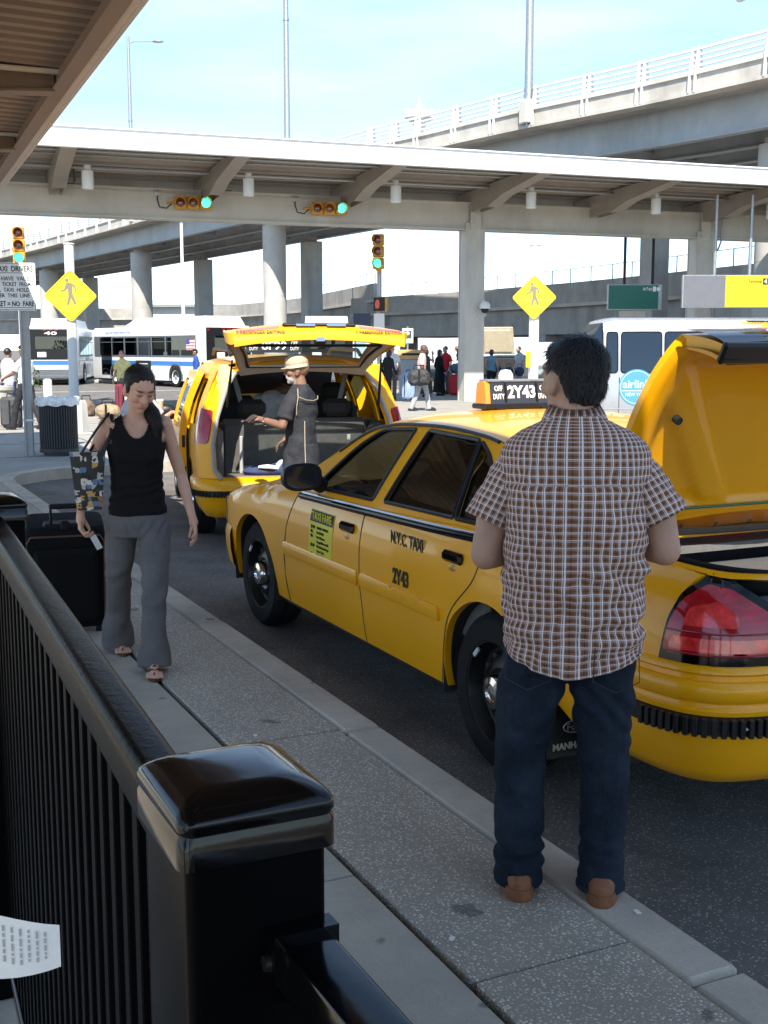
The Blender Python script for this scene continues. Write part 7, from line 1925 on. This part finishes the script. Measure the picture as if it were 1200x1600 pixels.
def bush(label, loc, h, w, n):
    t = thing('bush', label, 'bush', loc)
    m = MB(); rr = random.Random(int(loc[0]*10))
    for k in range(n):
        a, q = rr.uniform(0, 2*PI), rr.random()**.5; z = rr.random()
        p = Vector((w*q*math.cos(a)*(1-.4*z), w*q*math.sin(a)*(1-.4*z), h*(.12+.88*z)))
        M_ = Matrix.Rotation(rr.uniform(0, 6), 3, 'Z') @ Matrix.Rotation(rr.uniform(-.9, .9), 3, 'X')
        s = rr.uniform(.05, .11); m.add([p+M_ @ Vector(v) for v in ((-s*.4, 0, 0), (0, -.01, -s), (s*.4, 0, 0), (0, .01, s))], [(0, 1, 2, 3)])
    ob('foliage', m, LEAF, t, smooth=0, kind='stuff')
    for k in range(5):
        a = k*1.26; ob('stem', MB().tube([(0, 0, 0), (w*.3*math.cos(a), w*.3*math.sin(a), h*.4), (w*.6*math.cos(a), w*.6*math.sin(a), h*.8)], [.02, .015, .006], 6), mat('bark', (.06, .045, .03), .9), t)
bush('pale green bush behind the man in sleeveless shirt', (4.9, 46, 0), 2.3, 1.3, 900)
bush('low green bush beside the bus lane at left', (7.6, 52, 0), 1.2, 1.2, 500)
# hanging direction signs
GRN = mat('sign_green', (.012, .14, .10), .45, var=.05); SGREY = mat('sign_grey', (.13, .135, .155), .45, var=.05); TYEL = mat('sign_amber', (.74, .46, .01), .45, var=.03)
ags = thing('direction_sign', 'dark green airtrain sign hanging below the canopy', 'sign', (25.3, 33.0, 3.12), -R(24.8), 'hanging direction signs')
pn = ob('panel', MB().box((0, 0, .43), (1.86, .14, .86), b=.01), STEEL, ags); ob('face', MB().box((-.05, -.075, .43), (1.70, .012, .80)), GRN, pn)
text('AirTrain', .15, WHITEP, pn, (.42, -.085, .70), fr, width=.32, weight=.002)
ob('train_icon', MB().box((.66, -.083, .70), (.11, .006, .17)), WHITEP, pn); ob('arrow_icon', MB().lathe([(0, 0), (.07, 0)], 20, (.80, -.085, .70), 'y').box((.80, -.086, .70), (.02, .002, .09)), WHITEP, pn)
ob('hanger', MB().cyl((-.36, 0, .86), (-.36, 0, 3.1), .05, 10), BLK, ags)
bpy.data.objects['hanger'].name = 'hanger_rod'
ob('hanger_rod', MB().cyl((.6, 0, .86), (.6, 0, 3.1), .05, 10), BLK, ags)
ob('conduit_box', MB().box((-.05, .05, -.13), (.9, .2, .24), b=.02), CONC2, ags)
tys = thing('direction_sign', 'grey and yellow Terminal 4 sign hanging at right', 'sign', (25.75, 28.35, 3.05), -R(25.2), 'hanging direction signs')
pn = ob('panel', MB().box((0, 0, .50), (3.62, .14, 1.0), b=.01), STEEL, tys)
ob('grey_face', MB().box((-1.13, -.075, .5), (1.28, .012, .94)), SGREY, pn); ob('yellow_face', MB().box((.62, -.075, .5), (2.20, .012, .94)), TYEL, pn)
text('Terminal', .15, PRINT, pn, (.42, -.085, .80), fr, width=.42, weight=.001)
ob('number_box', MB().box((.74, -.084, .80), (.15, .008, .19)), PRINT, pn); text('4', .17, WHITEP, pn, (.74, -.091, .80), fr, weight=.003)
ob('plane_icon', MB().box((.93, -.083, .80), (.03, .006, .17)).prism([(.85, .78), (.93, .84), (1.01, .78), (.93, .81)], -.087, -.081, 'y'), PRINT, pn)
ob('arrow_icon', MB().lathe([(0, 0), (.085, 0)], 20, (1.13, -.083, .80), 'y'), WHITEP, pn); ob('arrow_shaft', MB().box((1.13, -.086, .79), (.025, .004, .10)).prism([(1.07, .81), (1.13, .87), (1.19, .81)], -.088, -.084, 'y'), PRINT, pn)
for x in (-.82, .26): ob('hanger_rod', MB().cyl((x, 0, 1.0), (x, 0, 3.4), .055, 12), STEEL, tys)
# info post, kiosk
ip_ = thing('info_sign', 'small green and white sign on thin post by the kiosk', 'sign', (20.4, 40.5, .145), -R(27))
ob('post', MB().cyl((0, .04, 0), (0, .04, 2.5), .04, 8), STEEL, ip_); ob('plate', MB().box((0, 0, 2.15), (.42, .03, .56), b=.005), WHITEP, ip_); ob('symbol', MB().box((0, -.02, 2.2), (.3, .01, .3)), mat('sym_green', (.03, .08, .06), .5), ip_); ob('symbol_dot', MB().sphere((0, -.03, 2.24), (.07, .01, .07), 12, 8), WHITEP, ip_)
kk = thing('kiosk', 'grey kiosk with orange header behind the walking man', 'kiosk', (19.6, 38.6, .145), -R(27))
ob('cabinet', MB().box((0, 0, .65), (.9, .5, 1.3), b=.02), mat('kiosk_grey', (.40, .41, .42), .5), kk); ob('header', MB().box((0, -.02, 1.45), (1.0, .55, .34), b=.01), mat('kiosk_orange', (.68, .38, .16), .5), kk)
ob('header_print', MB().box((0, -.30, 1.46), (.7, .006, .08)), PRINT, kk); ob('water_bottle', MB().lathe([(0, .5), (.10, .5), (.10, .8), (.04, .86)], 14, (.1, -.35, 0)), mat('bottle_blue', (.08, .25, .55), .2), kk)
# flood lamps just inside the top right corner, on their mast
fl_ = thing('flood_lamp', 'two pale flood lamp heads cut off by the top right corner', 'flood lamp', (15.6, 15.7, 0), 0)
ob('mast', MB().cyl((0, 0, 0), (0, 0, 9.4), .10, 12), STEEL, fl_); ob('crossbar', MB().cyl((-1.1, .5, 8.6), (.5, -.2, 8.6), .04, 8), STEEL, fl_)
ob('lamp_head', MB().box((-.93, .55, 7.80), (.42, .22, .16), Matrix.Rotation(-R(25), 3, 'Y') @ Matrix.Rotation(-R(25), 3, 'Z'), b=.04), WHITEP, fl_); ob('lamp_head', MB().box((-.48, .30, 7.45), (.22, .22, .24), b=.04), WHITEP, fl_)
ob('stem', MB().cyl((-.9, .45, 7.85), (-.9, .45, 8.6), .025, 8), STEEL, fl_); ob('stem', MB().cyl((-.48, .25, 7.5), (-.48, .25, 8.6), .025, 8), STEEL, fl_)

# ================================================================== FOREGROUND RAILING
PICK = mat('picket_black', (.003, .003, .0035), .30, spec=.014)
RL_ = thing('railing', 'glossy black steel railing with square capped posts in front', 'railing', (0, 0, .15))
def rail_post(x, y, z):
    w, d_ = .123, .135
    def sq(hx, hy, r, zz): return [Vector((x+q[0], y+q[1], zz)) for q in rnd_poly([(-hx, -hy), (hx, -hy), (hx, hy), (-hx, hy)], r, 5)]
    h, k = w/2, d_/2
    p = ob('post', MB().loft([sq(h, k, .011, 0), sq(h, k, .011, z-.051)]), mat('post_black', (.003, .003, .0035), .25, spec=.03), RL_, smooth=40)
    ob('cap', MB().loft([sq(h+e, k+e, r, z-q) for e, r, q in ((.0035, .012, .060), (.007, .013, .0575), (.007, .013, .033), (.0055, .013, .030), (.0055, .013, .0275), (.007, .013, .025), (.007, .013, .019), (.005, .014, .014), (0, .016, .010), (-.008, .018, .005), (-.018, .018, .0015), (-.028, .018, 0))]), GLOSSBLK, p, smooth=50)
    return p
p1_ = rail_post(.303, .939, 1.293); p2_ = rail_post(.373, 3.01, 1.293)
A, B = Vector((.277, 1.008, 1.239)), Vector((.360, 2.943, 1.239))
dv = (B-A).normalized(); nv = Vector((dv.y, -dv.x, 0))
sec = rnd_poly([(-.026, -.039), (.026, -.039), (.026, .007), (.018, .018), (-.018, .018), (-.026, .007)], .008, 4)
ob('top_rail', MB().loft([[P_+nv*q[0]+Vector((0, 0, q[1]-.009)) for q in sec] for P_ in (A, A.lerp(B, .5), B)]), mat('rail_black_worn', (.003, .003, .0035), .26, spec=.025, bump=.10, bs=70), RL_, smooth=35)
ob('bottom_rail', MB().loft([[P_+nv*q[0]*.7+Vector((0, 0, q[1]*.6-1.14)) for q in sec] for P_ in (A, B)]), GLOSSBLK, RL_, smooth=35)
pk = MB().box((0, 0, .655), (.016, .030, 1.10), b=.002).mesh('picket', 30); pk.materials.append(PICK)
L_ = (B-A).length; n_ = 26
for i in range(n_):
    q = A+dv*(L_*(i+.6)/n_); ob('picket', pk, None, RL_, (q.x, q.y, 0), (0, 0, math.atan2(dv.y, dv.x)-PI/2))
A2, B2 = Vector((.336, .873, 1.167)), Vector((.360, -1.6, 1.167))
ob('near_rail', MB().loft([[P_+Vector((q[0], 0, q[1])) for q in rnd_poly([(-.023, -.045), (.023, -.045), (.023, 0), (-.023, 0)], .004, 3)] for P_ in (A2, B2)]), GLOSSBLK, RL_, smooth=35)
br = ob('bracket', MB().loft([[P_+Vector((q[0], 0, q[1])) for q in ((-.029, -.052), (.029, -.052), (.029, .006), (-.029, .006))] for P_ in (Vector((.336, .872, 1.167)), Vector((.3365, .85, 1.167)))]), GLOSSBLK, RL_, smooth=0)
ob('bolt', MB().lathe([(0, 0), (.008, 0), (.007, -.005), (0, -.006)], 12, (.307, .861, 1.147), 'x'), BLK, br)
pk2 = MB().box((0, 0, .55), (.016, .030, 1.08), b=.002).mesh('picket', 30); pk2.materials.append(PICK)
for i in range(10): ob('picket', pk2, None, RL_, (.338, .79-.075*i, 0))
# notice sheet and torn liner caught on the rail at the lower left
PRN = mat('receipt_print', (.38, .38, .40), .8)
pr_ = thing('paper_sheet', 'crumpled printed sheet of paper at the lower left edge', 'paper', (.045, .72, 1.44))
shf = lambda a, b_: Vector((-.05+.118*a, -.016*a+.006*math.sin(a*5), .036*(1-b_)+.008*math.sin(a*4+b_*2)-.006*a+.005*b_-.015))
ob('sheet', MB().grid(shf, 14, 8), PAPER, pr_)
rr = random.Random(4); pl_ = MB()
for k in range(17):
    a0 = .28+.04*k; b0 = .12; 
    while b0 < .82-.25*rr.random():
        w = rr.uniform(.04, .12); pl_.add([shf(a0+q, b0+e)+Vector((0, -.0007, 0)) for q, e in ((0, 0), (.011, 0), (.011, w), (0, w))], [(0, 1, 2, 3)]); b0 += w+.03
ob('print_lines', pl_, PRN, pr_, smooth=0, kind='stuff')
ln_ = thing('plastic_bag', 'torn pale plastic bag hanging at the lower left edge', 'bag', (.06, .72, 1.32))
ob('bag_film', MB().grid(lambda a, b_: Vector((-.07+.072*a+(.004*math.sin(b_*43)+.003*math.sin(b_*91))*a+.012*b_*a, .006*math.sin(a*6+b_*5), .20*(1-b_)-.06)), 10, 50), mat('film_grey', (.42, .42, .43), .5, var=.25, vs=20), ln_)
# litter on the pavement
for x, y, lab in ((1.60, 4.62, 'tiny white scrap of paper on the aggregate strip near the post cap'), (1.515, 2.72, 'small white cigarette end in the slab joint'), (2.085, 2.62, 'white scrap stuck on the kerb beside the man\'s heel')):
    o = ob('litter_scrap', MB().prism([(-.012, -.004), (.010, -.007), (.014, .004), (-.006, .008)], 0, .004), PAPER, None, (x, y, .151), (0, 0, x*40), smooth=0, label=lab, cat='litter', group='litter on the pavement')

bpy.data.scenes.remove(TS)
